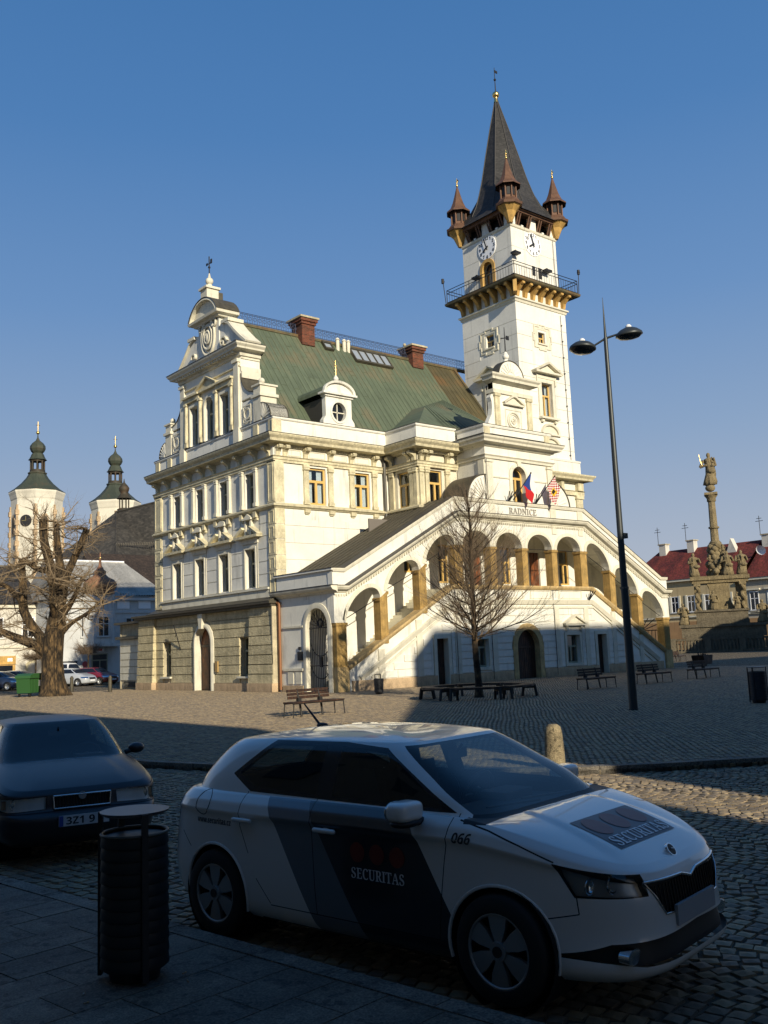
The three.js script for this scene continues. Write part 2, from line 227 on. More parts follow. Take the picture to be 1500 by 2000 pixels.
{ // ---- string course, architrave, cornice and parapet round the main block, the bay and the wing
  const base = [[0, -14.4], [0, 0], [7.94, 0], [7.94, 2.63], [11.07, 2.63]].map(p => p), pr = k => k.map(q => [-q[0], q[1]]);
  const run = (path, prof) => plan(path, prof);
  const left = [[.12, -14.35], [.12, -.12], [7.94, -.12], [7.94, 2.63], [11.0, 2.63]];
  const out = p => p.map(q => [-q[0], q[1]]);      // outside lies to the left of this path
  H('string_course', run(left, out([[0, 9.64], [.1, 9.64], [.22, 9.74], [.26, 9.74], [.26, 9.83], [.05, 9.93], [0, 9.93]])), M.trim);
  H('architrave', run(left, out([[0, 12.14], [.1, 12.14], [.1, 12.26], [.15, 12.28], [.15, 12.4], [.22, 12.46], [0, 12.46]])), M.trim);
  H('cornice', run(left, out([[0, 13.02], [.12, 13.02], [.2, 13.12], [.62, 13.16], [.64, 13.3], [.76, 13.42], [.8, 13.5], [.8, 13.56], [0, 13.66]])), M.trim);
  H('cornice_flashing', run(left, out([[0, 13.665], [.83, 13.565], [.83, 13.585], [0, 13.69]])), M.darkMetal);
  const den = []; for (let u = .8; u < 7.8; u += .17) den.push(fbx(B0, u, u + .09, 12.98, 13.08, 0, .16)); for (let u = 8.3; u < 10.6; u += .17) den.push(fbx(FB(-2.63), u, u + .09, 12.98, 13.08, 0, .16)); stuff(H('dentils', den, M.trimPale));
  H('parapet', [plan(left, out([[-.4, 13.66], [.0, 13.66], [0, 14.5], [-.4, 14.5]])), plan(left, out([[-.46, 14.5], [.05, 14.5], [.09, 14.56], [.09, 14.63], [-.46, 14.66]]))], M.white);
  H('parapet_flashing', plan(left, out([[-.48, 14.665], [.115, 14.635], [.115, 14.655], [-.48, 14.69]])), M.darkMetal);
  for (const w of [.3, 1.86, 3.79, 10.2, 12.24, 13.9]) H('parapet_block', fbx(A0, -w - .25, -w + .25, 13.66, 14.5, 0, .07), M.trim);
  H('parapet_block', [fbx(B0, .0, .6, 13.66, 14.5, 0, .05)], M.trim);
  // frieze consoles
  const console_ = (Mx, a) => H('console', [at(prism(new THREE.Matrix4(), [[0, 12.46], [.12, 12.46], [.16, 12.7], [.3, 12.82], [.46, 12.86], [.5, 12.96], [.44, 13.04], [0, 13.06]], -.13, .13).rotateY(-PI / 2), Mx.clone().multiply(new THREE.Matrix4().makeTranslation(a, 0, 0))), fbx(Mx, a - .17, a + .17, 12.9, 13.02, 0, .34)], M.trim);
  for (const w of [.55, 1.91, 3.59, 4.88, 6.55, 7.85, 9.48, 10.8, 12.36, 13.78]) console_(A0, -w);
  for (const u of [.3, .75, 2.12, 3.78, 5.27, 6.92]) console_(B0, u); for (const u of [8.18, 8.62, 10.22]) console_(FB(-2.63), u); for (const w of [.4, 2.0, 2.4]) console_(FA(7.94), w);
  for (const [a, b] of [[1.0, 1.85], [2.4, 3.5], [4.05, 5.0], [5.55, 6.65]]) H('frieze_panel', [fsweep(B0, [[a, 12.55], [a, 12.92], [b, 12.92], [b, 12.55]], [[0, 0], [0, .03], [.05, .03], [.05, 0]], true)], M.trimPale);
}
{ // ---- front wall of the main block
  const holes = [rectPts(2.3, 3.5, 9.95, 12.02), rectPts(5.45, 6.62, 9.95, 12.02)];
  H('front_wall', prism(B0, rectPts(.05, 8.3, 3.9, 13.3), -.5, 0, holes), M.white);
  win(B0, 2.3, 3.5, 9.95, 12.02, { rec: .12, f: .1, curtain: .3 }); win(B0, 5.45, 6.62, 9.95, 12.02, { rec: .12, f: .1, curtain: .28 });
  for (const u of [2.12, 3.78, 5.27, 6.92]) { H('window_pilaster', [fbx(B0, u - .19, u + .19, 9.93, 10.1, 0, .16), fbx(B0, u - .16, u + .16, 10.1, 11.8, 0, .12), fbx(B0, u - .2, u + .2, 11.98, 12.13, 0, .17), at(rod(V(u - .19, 11.9, .1), V(u + .19, 11.9, .1), .09, .09, 8), B0)], M.trim); H('bracket', [fbx(B0, u - .17, u + .17, 9.46, 9.66, 0, .2), fbx(B0, u - .12, u + .12, 9.38, 9.46, 0, .12)], M.trim); }
  courses(B0, [5.9, 6.88, 7.78, 8.72, 9.64], () => [[.68, 7.9]], .04, M.white, { name: 'render_course', gap: .045 });
  H('rear_wall', [bx(.1, 26, 0, 14, -14.3, -13.8), bx(25.6, 26.1, 0, 14.0, -13.8, -.9), bx(.9, 1.1, 0, 4.2, -13.8, -.7), bx(.9, 25.6, 0, 4.2, -.9, -.7)], M.white);
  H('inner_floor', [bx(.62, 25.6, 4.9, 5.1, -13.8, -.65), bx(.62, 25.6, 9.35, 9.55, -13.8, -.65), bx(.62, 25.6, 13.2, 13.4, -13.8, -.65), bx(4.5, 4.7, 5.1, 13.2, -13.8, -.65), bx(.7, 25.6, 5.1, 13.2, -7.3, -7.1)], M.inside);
  // rain pipe in the corner by the bay
  H('rain_pipe', [rod(V(7.62, 13.1, .06), V(7.62, 9.3, .06), .09, .09, 8), rod(V(7.62, 9.3, .06), V(7.5, 8.9, .1), .1, .1, 8), bx(7.5, 7.75, 12.95, 13.2, -.02, .2)], M.pipeGrey);
}
{ // ---- bay beside the wing
  const F = FB(-2.53), S = FA(8.04);
  H('bay_wall', [prism(F, rectPts(8.06, 11.2, 8.2, 13.4), -.4, 0, [rectPts(8.87, 9.85, 9.95, 12.02)]), prism(S, rectPts(-.12, 2.52, 8.2, 13.4), -.4, 0, [rectPts(.7, 1.8, 9.95, 12.02)])], M.trimPale);
  win(F, 8.87, 9.85, 9.95, 12.02, { rec: .12, f: .09 }); win(S, .7, 1.8, 9.95, 12.02, { rec: .16, f: .09 });
  for (const u of [8.2, 8.64, 10.22]) H('bay_pilaster', [fbx(F, u - .17, u + .17, 9.93, 10.1, 0, .15), fbx(F, u - .14, u + .14, 10.1, 11.8, 0, .12), fbx(F, u - .19, u + .19, 11.98, 12.13, 0, .17), at(rod(V(u - .17, 11.89, .1), V(u + .17, 11.89, .1), .09, .09, 8), F)], M.trim);
  for (const a of [.3, 2.02, 2.36]) H('bay_pilaster', [fbx(S, a - .17, a + .17, 9.93, 10.1, 0, .15), fbx(S, a - .14, a + .14, 10.1, 11.8, 0, .12), fbx(S, a - .19, a + .19, 11.98, 12.13, 0, .17), at(rod(V(a - .17, 11.89, .1), V(a + .17, 11.89, .1), .09, .09, 8), S)], M.trim);
  for (const u of [8.2, 8.64, 10.22]) H('bracket', fbx(F, u - .15, u + .15, 9.42, 9.66, 0, .2), M.trim); for (const a of [.3, 2.2]) H('bracket', fbx(S, a - .15, a + .15, 9.42, 9.66, 0, .2), M.trim);
}
{ // ---- the ornamental gable over the left side (thick wall, steps, scrolls and a crowning piece)
  const G = FA(.1), c = -7.0, dk = -1.3, quarter = (cx, cy, r, a0, a1, n = 8) => Array.from({ length: n + 1 }, (_, i) => { const t = a0 + (a1 - a0) * i / n; return [cx + r * Math.cos(t), cy + r * Math.sin(t)]; });
  const holes = [rectPts(c - 2.35, c - 1.35, 14.72, 17.1), archPts(c - .55, c + .55, 14.72, 16.75, .55, 10), rectPts(c + 1.35, c + 2.35, 14.72, 17.1)];
  H('gable_wall', prism(G, rectPts(c - 3.6, c + 3.6, 13.7, 19.3), dk, 0, holes), M.white);
  win(G, c - 2.35, c - 1.35, 14.72, 17.1, { rec: .3, fm: M.frameGrey }); win(G, c + 1.35, c + 2.35, 14.72, 17.1, { rec: .3, fm: M.frameGrey }); win(G, c - .55, c + .55, 14.72, 17.3, { rec: .3, arch: .55, fm: M.frameGrey });
  for (const s of [-1.85, 1.85]) H('window_surround', [fsweep(G, [[c + s - .5, 14.7], [c + s - .5, 17.1], [c + s + .5, 17.1], [c + s + .5, 14.7]], [[0, 0], [0, .1], [-.1, .1], [-.22, .06], [-.22, 0]])], M.trimPale);
  H('window_surround', [fsweep(G, archPts(c - .55, c + .55, 14.7, 16.75, .55, 12), [[0, 0], [0, .1], [-.1, .1], [-.22, .06], [-.22, 0]])], M.trimPale);
  for (const s of [-2.75, -.98, .98, 2.75]) H('gable_column', [fbx(G, c + s - .15, c + s + .15, 14.7, 15.0, 0, .2), at(cyl(.13, .11, 2.3, c + s, 15.0, .1, 10), G), fbx(G, c + s - .17, c + s + .17, 17.3, 17.45, 0, .24)], M.trim);
  H('gable_lintel', [fbx(G, c - 2.95, c - 1.02, 17.45, 17.72, 0, .2), fbx(G, c - 3.0, c - .98, 17.72, 17.84, 0, .34), fbx(G, c + 1.02, c + 2.95, 17.45, 17.72, 0, .2), fbx(G, c + .98, c + 3.0, 17.72, 17.84, 0, .34), fbx(G, c - 1.1, c + 1.1, 17.74, 17.9, 0, .26)], M.trim);
  H('small_pediment', [prism(G, [[c - 1.1, 17.9], [c, 18.42], [c + 1.1, 17.9]], 0, .16), fsweep(G, [[c - 1.2, 17.86], [c, 18.44], [c + 1.2, 17.86]], [[0, 0], [0, .3], [-.12, .34], [-.12, 0]])], M.trim);
  for (const s of [-1, 1]) H('gable_pilaster', [fbx(G, c + s * 3.27 - .3, c + s * 3.27 + .3, 13.72, 14.7, 0, .18), fbx(G, c + s * 3.27 - .26, c + s * 3.27 + .26, 14.7, 18.55, 0, .13), fbx(G, c + s * 3.27 - .32, c + s * 3.27 + .32, 18.55, 18.75, 0, .22)], M.trimPale);
  // right-hand return blocks that catch the sun
  H('gable_return', [bx(.12, 1.38, 18.75, 19.25, 3.4 - 7 + .0, 3.62 - 7 + .04), bx(.1, 1.42, 18.0, 18.28, -3.4, -3.32), bx(.12, 1.38, 17.6, 18.0, -3.4, -3.27)], M.trimPale);
  // big cornice with dentils
  const z0 = -7 - 3.65, z1 = -7 + 3.65, path = [[1.4, z0], [.1, z0], [.1, z1], [1.4, z1]], o = p => p.map(q => [-q[0], q[1]]);
  H('gable_cornice', plan(path, o([[-.02, 18.9], [.1, 18.9], [.14, 19.1], [.22, 19.16], [.5, 19.2], [.52, 19.3], [.64, 19.42], [.66, 19.52], [-.3, 19.58]])), M.trimPale);
  H('cornice_flashing', plan(path, o([[-.3, 19.585], [.69, 19.525], [.69, 19.55], [-.3, 19.61]])), M.darkMetal);
  const den = []; for (let z = z0 + .1; z < z1; z += .3) den.push(bx(-.32, -.02, 19.06, 19.19, z, z + .15)); stuff(H('dentils', den, M.trimPale));
  H('gable_frieze', fbx(G, c - 3.6, c + 3.6, 18.28, 18.36, 0, .1), M.trim);
  // lower wings of the gable: pedestal with ball, quarter shell outside, concave scroll inside
  for (const s of [-1, 1]) {
    const X = v => c + s * v, P = p => s > 0 ? p.map(q => [c + q[0], q[1]]) : p.map(q => [c - q[0], q[1]]);
    H('gable_wing', [prism(G, P([[3.6, 13.7], [5.0, 13.7], [5.0, 16.1], [3.6, 16.1]]), -1.2, -.05)], M.white);
    H('wing_panel', [fsweep(G, P([[3.85, 14.85], [3.85, 15.85], [4.7, 15.85], [4.7, 14.85]]), [[0, 0], [0, .04], [.06, .04], [.06, 0]], true), fsweep(G, quarter(X(4.28), 15.35, .28, 0, 2 * PI * 15 / 16, 15), [[0, 0], [0, .06], [.07, .06], [.07, 0]], true)], M.trimPale);
    H('concave_scroll', [prism(G, P([[3.6, 16.25], ...quarter(5.0, 18.0, 1.4, PI + .02, 1.5 * PI, 8).map(q => [q[0] - .0, q[1] - .12]), [5.0, 16.25]]), -1.2, -.04)], M.white);
    H('scroll_cover', [fsweep(G, P(quarter(5.0, 18.0, 1.4, PI + .02, 1.5 * PI, 8).map(q => [q[0], q[1] - .12])), [[0, -1.28], [0, 0.02], [s > 0 ? -.04 : .04, .02], [s > 0 ? -.04 : .04, -1.28]])], M.sheet);
    H('wing_pedestal', [prism(G, P(rectPts(4.98, 5.75, 14.7, 16.05)), -1.0, .04), prism(G, P(rectPts(4.88, 5.85, 16.05, 16.22)), -1.1, .14), prism(G, P(rectPts(5.0, 5.72, 16.22, 16.68)), -1.0, .03), prism(G, P(rectPts(4.92, 5.8, 16.68, 16.78)), -1.08, .12), at(sph(.18, X(5.36), 17.02, -.3, 8), G), at(cyl(.16, .1, .2, X(5.36), 16.72, -.3, 8), G)], M.trimPale);
    const sh = quarter(5.75, 14.72, .95, 0, PI / 2, 8); H('quarter_shell', [prism(G, P([[5.75, 14.66], ...sh]), -1.1, -.02), ...[.2, .45, .7, .95, 1.2, 1.4].map(t => fsweep(G, P([[5.75 + .2 * Math.cos(t), 14.72 + .2 * Math.sin(t)], [5.75 + .9 * Math.cos(t), 14.72 + .9 * Math.sin(t)]]), [[-.02, 0], [-.02, .05], [.02, .05], [.02, 0]]))], M.white);
    H('shell_cover', [fsweep(G, P(sh), [[0, -1.2], [0, 0.04], [s > 0 ? -.05 : .05, .04], [s > 0 ? -.05 : .05, -1.2]])], M.sheet);
    // upper raking scroll
    const rake = [[4.35, 19.6], [3.75, 20.05], [3.0, 20.7], [2.45, 21.25], [1.85, 21.5]];
    H('raking_scroll', [prism(G, P([[1.1, 19.58], [4.3, 19.58], ...rake, [1.1, 21.5]]), -.9, -.06)], M.white);
    H('raking_trim', [fsweep(G, P(rake), [[.05, -.95], [.05, .1], [s > 0 ? -.1 : .1, .1], [s > 0 ? -.1 : .1, -.95]]), prism(G, P(rectPts(1.65, 2.5, 21.36, 21.56)), -.95, .12)], M.trimPale);
    H('volute', fsweep(G, P(Array.from({ length: 22 }, (_, i) => { const t = i * .42, r = .42 * Math.exp(-.12 * i); return [1.75 + r * Math.cos(t), 20.2 + r * Math.sin(t)]; })), [[0, -.06], [0, .12], [.09, .12], [.09, -.06]]), M.trimPale);
  }
  H('crown_wall', [prism(G, rectPts(c - 1.25, c + 1.25, 19.6, 22.0), -1.0, 0)], M.white);
  H('cartouche', [0, 1, 2].map(k => at(new THREE.TorusGeometry(.78 - k * .24, .09 - k * .012, 6, 22).scale(1, 1.45 - k * .08, 1).translate(c, 21.0, .05 + k * .03), G)).concat([at(sph(.2, 0, 0, 0, 7).scale(1, 1.6, .5).translate(c, 21.0, .1), G), at(new THREE.TorusGeometry(.25, .08, 5, 12).translate(c - .75, 21.75, .08), G), at(new THREE.TorusGeometry(.25, .08, 5, 12).translate(c + .75, 21.75, .08), G)]), M.trimPale);
  const zc = -7, cp = [[1.2, zc - 1.35], [.08, zc - 1.35], [.08, zc + 1.35], [1.2, zc + 1.35]];
  H('crown_cornice', plan(cp, o([[0, 21.95], [.14, 21.95], [.2, 22.06], [.42, 22.1], [.46, 22.24], [0, 22.3]])), M.trimPale);
  H('crown_pediment', [prism(G, [[c - 1.7, 22.28], ...quarter(c, 21.4, 1.9, PI - .5, .5, 12), [c + 1.7, 22.28]], -1.1, .2), fsweep(G, quarter(c, 21.45, 1.93, PI - .45, .45, 12), [[0, -1.1], [0, .42], [.13, .46], [.13, -1.1]])], M.trimPale);
  H('pediment_cover', [fsweep(G, quarter(c, 21.45, 1.945, PI - .45, .45, 12), [[0, -1.15], [0, .47], [-.025, .47], [-.025, -1.15]])], M.sheet);
  H('finial', [bx(-.2, .6, 23.2, 24.0, zc - .38, zc + .38), bx(-.3, .7, 24.0, 24.14, zc - .48, zc + .48), cyl(.26, .12, .3, .2, 24.14, zc, 10), sph(.24, .2, 24.6, zc, 9), cyl(.1, .04, .3, .2, 24.8, zc, 8)], M.trimPale);
  H('finial_cover', bx(.6, .95, 23.1, 23.9, zc - .3, zc + .3), M.sheet);
  H('weather_vane', [rod(V(.2, 24.8, zc), V(.2, 26.2, zc), .035), rod(V(.2, 25.75, zc - .32), V(.2, 25.75, zc + .32), .025), bx(.18, .22, 25.68, 25.95, zc + .16, zc + .34), bx(.18, .22, 25.7, 25.85, zc - .36, zc - .2), sph(.08, .2, 25.5, zc, 6)], M.iron);
}
{ // ---- main roof with standing seams, ridge railing, chimneys, skylights, dormer
  const k = 1.373, Y = w => 22.3 - (7 - w) * k, x0 = 1.15, x1 = 20.5, xs = 17.6, slab = (u0, u1, t = 0) => { const T = .14; return soup([...quad(V(u0, Y(.95) + t, -.95), V(u1, Y(.95) + t, -.95), V(u1, 22.3 + t, -7), V(u0, 22.3 + t, -7)), ...quad(V(u0, Y(.95) - T, -.95), V(u0, 22.3 - T, -7), V(u1, 22.3 - T, -7), V(u1, Y(.95) - T, -.95)), ...quad(V(u0, Y(.95) - T, -.95), V(u1, Y(.95) - T, -.95), V(u1, Y(.95) + t, -.95), V(u0, Y(.95) + t, -.95)), ...quad(V(u1, Y(.95) - T, -.95), V(u1, 22.3 - T, -7), V(u1, 22.3 + t, -7), V(u1, Y(.95) + t, -.95))]); };
  const roof = H('roof_slope', slab(x0, xs), M.copper); H('roof_slope', slab(xs, x1), M.copperBrown);
  H('rear_roof_slope', soup([...quad(V(x0, 22.3, -7), V(x1, 22.3, -7), V(x1, 14.0, -13.1), V(x0, 14.0, -13.1))]), M.copper);
  const seam = (u0, u1, s) => { const g = []; for (let u = u0; u < u1; u += s) g.push(rod(V(u, Y(.95) + .02, -.95), V(u, 22.32, -7), .022, .022, 4)); return g; };
  stuff(obj('roof_seams', roof, [seam(x0 + .2, xs, .42), Array.from({ length: 60 }, () => { const u = x0 + .2 + .42 * Math.floor(rr(0, 38)), w = rr(1.2, 6.6); return rod(V(u, Y(w) + .012, -w), V(u + .42, Y(w) + .012, -w), .014, .014, 4); })], M.copper)); stuff(H('roof_seams', seam(xs + .15, x1, .42), M.copperBrown));
  H('verge', [rod(V(20.5, Y(.95), -.95), V(20.5, 22.36, -7), .13, .13, 6)], M.copperBrown); H('roof_end_wall', soup([V(20.48, 14, -.95), V(20.48, 22.2, -7), V(20.48, 14, -13.1)]), M.darkMetal);
  H('ridge_cap', bx(x0, x1 + 1.4, 22.2, 22.38, -7.14, -6.86), M.copperBrown);
  { const g = [], y = 22.38; for (let u = 1.4; u < 21.6; u += .36) { g.push(rod(V(u, y, -7), V(u, y + .7, -7), .02, .02, 4)); g.push(new THREE.TorusGeometry(.12, .016, 3, 8).translate(u + .18, y + .4, -7)); g.push(rod(V(u + .18, y + .1, -7), V(u + .18, y + .62, -7), .013, .013, 3)); } for (const h of [.1, .62, .7]) g.push(rod(V(1.3, y + h, -7), V(21.7, y + h, -7), .02, .02, 4)); H('ridge_railing', g, M.blueIron); }
  for (const [u, top] of [[7.05, 23.5], [16.5, 23.25]]) { const s = .5, h = top - 21.6; const ch = H('chimney', [bx(u - s, u + s, 21.6, top - .5, -7.6, -6.4), bx(u - s - .08, u + s + .08, top - .5, top - .32, -7.68, -6.32), bx(u - s - .16, u + s + .16, top - .32, top - .12, -7.76, -6.24)], M.brick); obj('chimney_cap', ch, [bx(u - s - .24, u + s + .24, top - .12, top, -7.84, -6.16), u > 10 ? [-.7, 0, .7].map(q => sph(.12, u + q, top + .1, -7, 6)) : []], M.smoothStone); }
  for (const u of [9.6, 10.15, 10.5]) H('vent_pipe', [cyl(.13, .13, .8, u, 21.7, -6.7, 8), cyl(.18, .08, .14, u, 22.5, -6.7, 8)], M.trimPale);
  const onRoof = (u, w, lift) => V(u, Y(w) + lift * .59, -w + lift * .81);
  const lit = (name, u0, u1, w0, w1, bars) => { const f = [], q = (a, b, c, d, l0, l1) => f.push(soup([...quad(onRoof(a, c, l1), onRoof(b, c, l1), onRoof(b, d, l1), onRoof(a, d, l1)), ...quad(onRoof(a, c, l0), onRoof(b, c, l0), onRoof(b, c, l1), onRoof(a, c, l1)), ...quad(onRoof(a, c, l0), onRoof(a, c, l1), onRoof(a, d, l1), onRoof(a, d, l0)), ...quad(onRoof(b, c, l0), onRoof(b, d, l0), onRoof(b, d, l1), onRoof(b, c, l1)), ...quad(onRoof(a, d, l0), onRoof(a, d, l1), onRoof(b, d, l1), onRoof(b, d, l0))])); q(u0, u1, w0, w0 + .1, 0, .2); q(u0, u1, w1 - .1, w1, 0, .2); for (let i = 0; i <= bars; i++) { const u = u0 + (u1 - u0 - .08) * i / bars; q(u, u + .08, w0 + .1, w1 - .1, 0, .19); } const s = H(name, f, M.sheet); obj('pane', s, soup(quad(onRoof(u0, w0, .12), onRoof(u1, w0, .12), onRoof(u1, w1, .12), onRoof(u0, w1, .12))), M.skyGlass); return s; };
  M.skyGlass = mat([.30, .33, .36], { roughness: .12, metalness: .1 });
  lit('skylight', 10.55, 13.75, 6.0, 6.85, 5); lit('roof_hatch', 8.35, 9.05, 6.42, 6.9, 1);
  // round-windowed dormer standing on the parapet
  const D = FB(.32), uc = 4.72;
  const dormer = H('dormer', [prism(D, [[uc - 1.12, 14.6], [uc - 1.1, 14.95], [uc - .92, 15.2], [uc - .92, 16.35], [uc + .92, 16.35], [uc + .92, 15.2], [uc + 1.1, 14.95], [uc + 1.12, 14.6]], -.35, 0, [Array.from({ length: 20 }, (_, i) => [uc + .5 * Math.cos(i * PI / 10), 15.5 + .56 * Math.sin(i * PI / 10)])]), fbx(D, uc - 1.0, uc + 1.0, 16.35, 16.46, -.35, .1), fbx(D, uc - 1.2, uc + 1.2, 16.46, 16.58, -.35, .24), prism(D, [[uc - 1.05, 16.58], ...Array.from({ length: 13 }, (_, i) => [uc - 1.05 * Math.cos(i * PI / 12), 16.58 + .66 * Math.sin(i * PI / 12)]), [uc + 1.05, 16.58]], -.35, 0), fsweep(D, Array.from({ length: 13 }, (_, i) => [uc - 1.0 * Math.cos(i * PI / 12), 16.58 + .62 * Math.sin(i * PI / 12)]), [[0, 0], [0, .16], [-.12, .2], [-.12, 0]]), fsweep(D, Array.from({ length: 20 }, (_, i) => [uc + .5 * Math.cos(-i * PI / 10), 15.5 + .56 * Math.sin(-i * PI / 10)]), [[0, 0], [0, .05], [-.12, .05], [-.12, 0]], true)], M.white);
  obj('dormer_window', dormer, [fbx(D, uc - .03, uc + .03, 14.95, 16.05, -.22, -.16), fbx(D, uc - .5, uc + .5, 15.47, 15.53, -.22, -.16)], M.trimPale); obj('pane', dormer, prism(D, Array.from({ length: 16 }, (_, i) => [uc + .5 * Math.cos(i * PI / 8), 15.5 + .56 * Math.sin(i * PI / 8)]), -.26, -.24), M.glassDark);
  obj('dormer_cheek', dormer, [bx(uc - .9, uc + .9, 14.5, 16.3, -3.0, -.7)], M.darkMetal);
  { const t = [], z = [-.35, -3.4], P = (i, q) => V(uc - 1.12 * Math.cos(i * PI / 10), 16.5 + .72 * Math.sin(i * PI / 10), z[q]); for (let i = 0; i < 10; i++) t.push(...quad(P(i, 0), P(i + 1, 0), P(i + 1, 1), P(i, 1))); obj('dormer_roof', dormer, soup(t), M.copper); }
  obj('dormer_finial', dormer, [cyl(.2, .1, .16, uc, 17.22, -.5, 8), sph(.16, uc, 17.5, -.5, 8), cyl(.1, .05, .1, uc, 17.62, -.5, 8)], M.white); obj('dormer_spike', dormer, [rod(V(uc, 17.6, -.5), V(uc, 18.2, -.5), .035), sph(.05, uc, 18.3, -.5, 6), rod(V(uc, 18.2, -.5), V(uc, 18.62, -.5), .03, .01)], M.gold);
  // hipped roof over bay and wing, meeting the main slope
  const ap = V(17.0, 18.9, -4.5), bl = V(8.2, 14.3, -.9), fl = V(8.3, 14.3, 2.2), fm = V(11.2, 14.3, 2.2), ff = V(11.3, 14.3, 3.6), ml = V(10.75, 15.7, -2.2), rg = V(13.8, 17.0, -.8), rf = V(16.8, 14.3, 3.0);
  H('bay_roof', [soup([...quad(bl, fl, V(13.1, 17.4, -2.2), V(13.1, 17.45, -3.5)), V(13.1, 17.4, -2.2), ap, V(13.1, 17.45, -3.5), fl, fm, V(13.1, 17.4, -2.2), fm, ff, rf, fm, rf, V(13.1, 17.4, -2.2), V(13.1, 17.4, -2.2), rf, ap, rf, V(20.4, 14.3, 0), ap])], M.copper);
  { const g = []; for (let i = 0; i < 14; i++) { const t = i / 14; g.push(rod(V(11.2 + 5.6 * t, 14.32, 2.4 + .6 * t), V(13.1 + 3.9 * t, 17.42 + 1.5 * t, -2.2 - 2.3 * t), .02, .02, 4)); } stuff(H('bay_roof_seams', g, M.copper)); }
}
{ // ---- wing over the middle of the arcade
  const W = FB(-4.9), S = FA(11.07), out = p => p.map(q => [-q[0], q[1]]), path = [[11.07, 2.7], [11.07, 4.9], [16.73, 4.9], [16.73, .3]];
  H('wing_wall', [prism(W, rectPts(11.07, 16.73, 9.3, 14.0), -.5, 0, [archPts(13.15, 14.3, 9.8, 11.63, .57, 12)]), prism(S, rectPts(2.6, 4.4, 9.3, 14.0), -.4, 0), bx(16.33, 16.73, 9.3, 14, 0, 4.4)], M.white);
  win(W, 13.15, 14.3, 10.0, 12.2, { rec: .25, arch: .57, tr: .3, f: .1 });
  H('arched_surround', [fsweep(W, archPts(13.15, 14.3, 10.0, 11.63, .57, 14), [[0, 0], [0, .12], [-.1, .12], [-.2, .07], [-.2, 0]]), prism(W, [[13.6, 12.2], [13.85, 12.2], [13.9, 12.5], [13.55, 12.5]], 0, .18)], M.trimPale);
  H('wing_architrave', plan(path, out([[0, 12.5], [.1, 12.5], [.12, 12.62], [.2, 12.7], [0, 12.72]])), M.trimPale);
  H('wing_cornice', plan(path, out([[0, 13.2], [.12, 13.22], [.2, 13.32], [.5, 13.38], [.52, 13.5], [.62, 13.6], [.64, 13.72], [0, 13.8]])), M.trimPale);
  H('cornice_flashing', plan(path, out([[0, 13.805], [.67, 13.725], [.67, 13.75], [0, 13.83]])), M.darkMetal);
  H('wing_parapet', [plan(path, out([[-.35, 13.8], [0, 13.8], [0, 14.36], [-.35, 14.36]])), plan(path, out([[-.4, 14.36], [.06, 14.36], [.1, 14.45], [.1, 14.5], [-.4, 14.52]]))], M.white);
  H('parapet_flashing', plan(path, out([[-.42, 14.525], [.125, 14.505], [.125, 14.525], [-.42, 14.55]])), M.darkMetal);
  for (const [a, b] of [[11.09, 11.55], [16.25, 16.71]]) { H('wing_pilaster', [fbx(W, a, b, 9.9, 12.28, 0, .1), fbx(W, a - .05, b + .05, 12.28, 12.42, 0, .16)], M.trimPale); H('parapet_block', fbx(W, a, b, 13.8, 14.36, 0, .05), M.trim); }
  H('wing_pilaster', fbx(S, 4.4, 4.86, 9.9, 12.42, 0, .1), M.trimPale);
  H('wing_band', [fbx(W, 11.6, 13.1, 11.42, 11.5, 0, .05), fbx(W, 14.36, 16.2, 11.42, 11.5, 0, .05)], M.trimPale);
  // fan-shaped buttresses left and right
  for (const s of [-1, 1]) { const ux = s < 0 ? 11.07 : 16.73, n = 12, pts = Array.from({ length: n + 1 }, (_, i) => [ux + s * 1.5 * Math.sin(i * PI / 2 / n), 10.0 + 1.52 * Math.cos(i * PI / 2 / n)]); H('fan_buttress', [prism(W, [[ux, 9.9], ...pts], -1.9, -.04), ...Array.from({ length: 8 }, (_, i) => { const t = .12 + i * .19; return fsweep(W, [[ux + s * .45 * Math.sin(t), 10 + .45 * Math.cos(t)], [ux + s * 1.38 * Math.sin(t), 10 + 1.38 * Math.cos(t)]], [[-.02, -.04], [-.02, .01], [.02, .01], [.02, -.04]]); })], M.white); H('buttress_cover', fsweep(W, pts, [[0, -2.0], [0, .02], [s > 0 ? -.06 : .06, .02], [s > 0 ? -.06 : .06, -2.0]]), M.sheet); }
  // pedimented roof dormer of the wing
  const D = FB(-4.72), c = 13.85;
  H('wing_dormer', [prism(D, rectPts(c - 1.6, c + 1.6, 14.3, 17.3), -.4, 0), ], M.white); H('dormer_body', bx(c - 1.4, c + 1.4, 14.3, 17.15, 3.95, 4.31), mat([.07, .035, .03], { roughness: .7 }));
  for (const s of [-1, 1]) H('dormer_scroll', prism(D, [[c + s * 1.6, 14.4], [c + s * 2.1, 14.4], [c + s * 2.12, 14.7], [c + s * 1.98, 14.95], [c + s * 1.82, 15.2], [c + s * 1.74, 15.6], [c + s * 1.76, 16.0], [c + s * 1.85, 16.25], [c + s * 1.78, 16.42], [c + s * 1.6, 16.45]], -.35, -.02), M.white);
  H('dormer_entablature', [plan([[c - 1.62, 4.25], [c - 1.62, 4.74], [c + 1.62, 4.74], [c + 1.62, 4.25]], out([[0, 16.55], [.08, 16.55], [.1, 16.75], [0, 16.8]])), plan([[c - 1.62, 4.25], [c - 1.62, 4.74], [c + 1.62, 4.74], [c + 1.62, 4.25]], out([[0, 17.15], [.12, 17.2], [.36, 17.28], [.38, 17.42], [.48, 17.52], [.5, 17.62], [0, 17.68]])), bx(c - 1.6, c + 1.6, 16.8, 17.67, 4.25, 4.7)], M.trimPale);
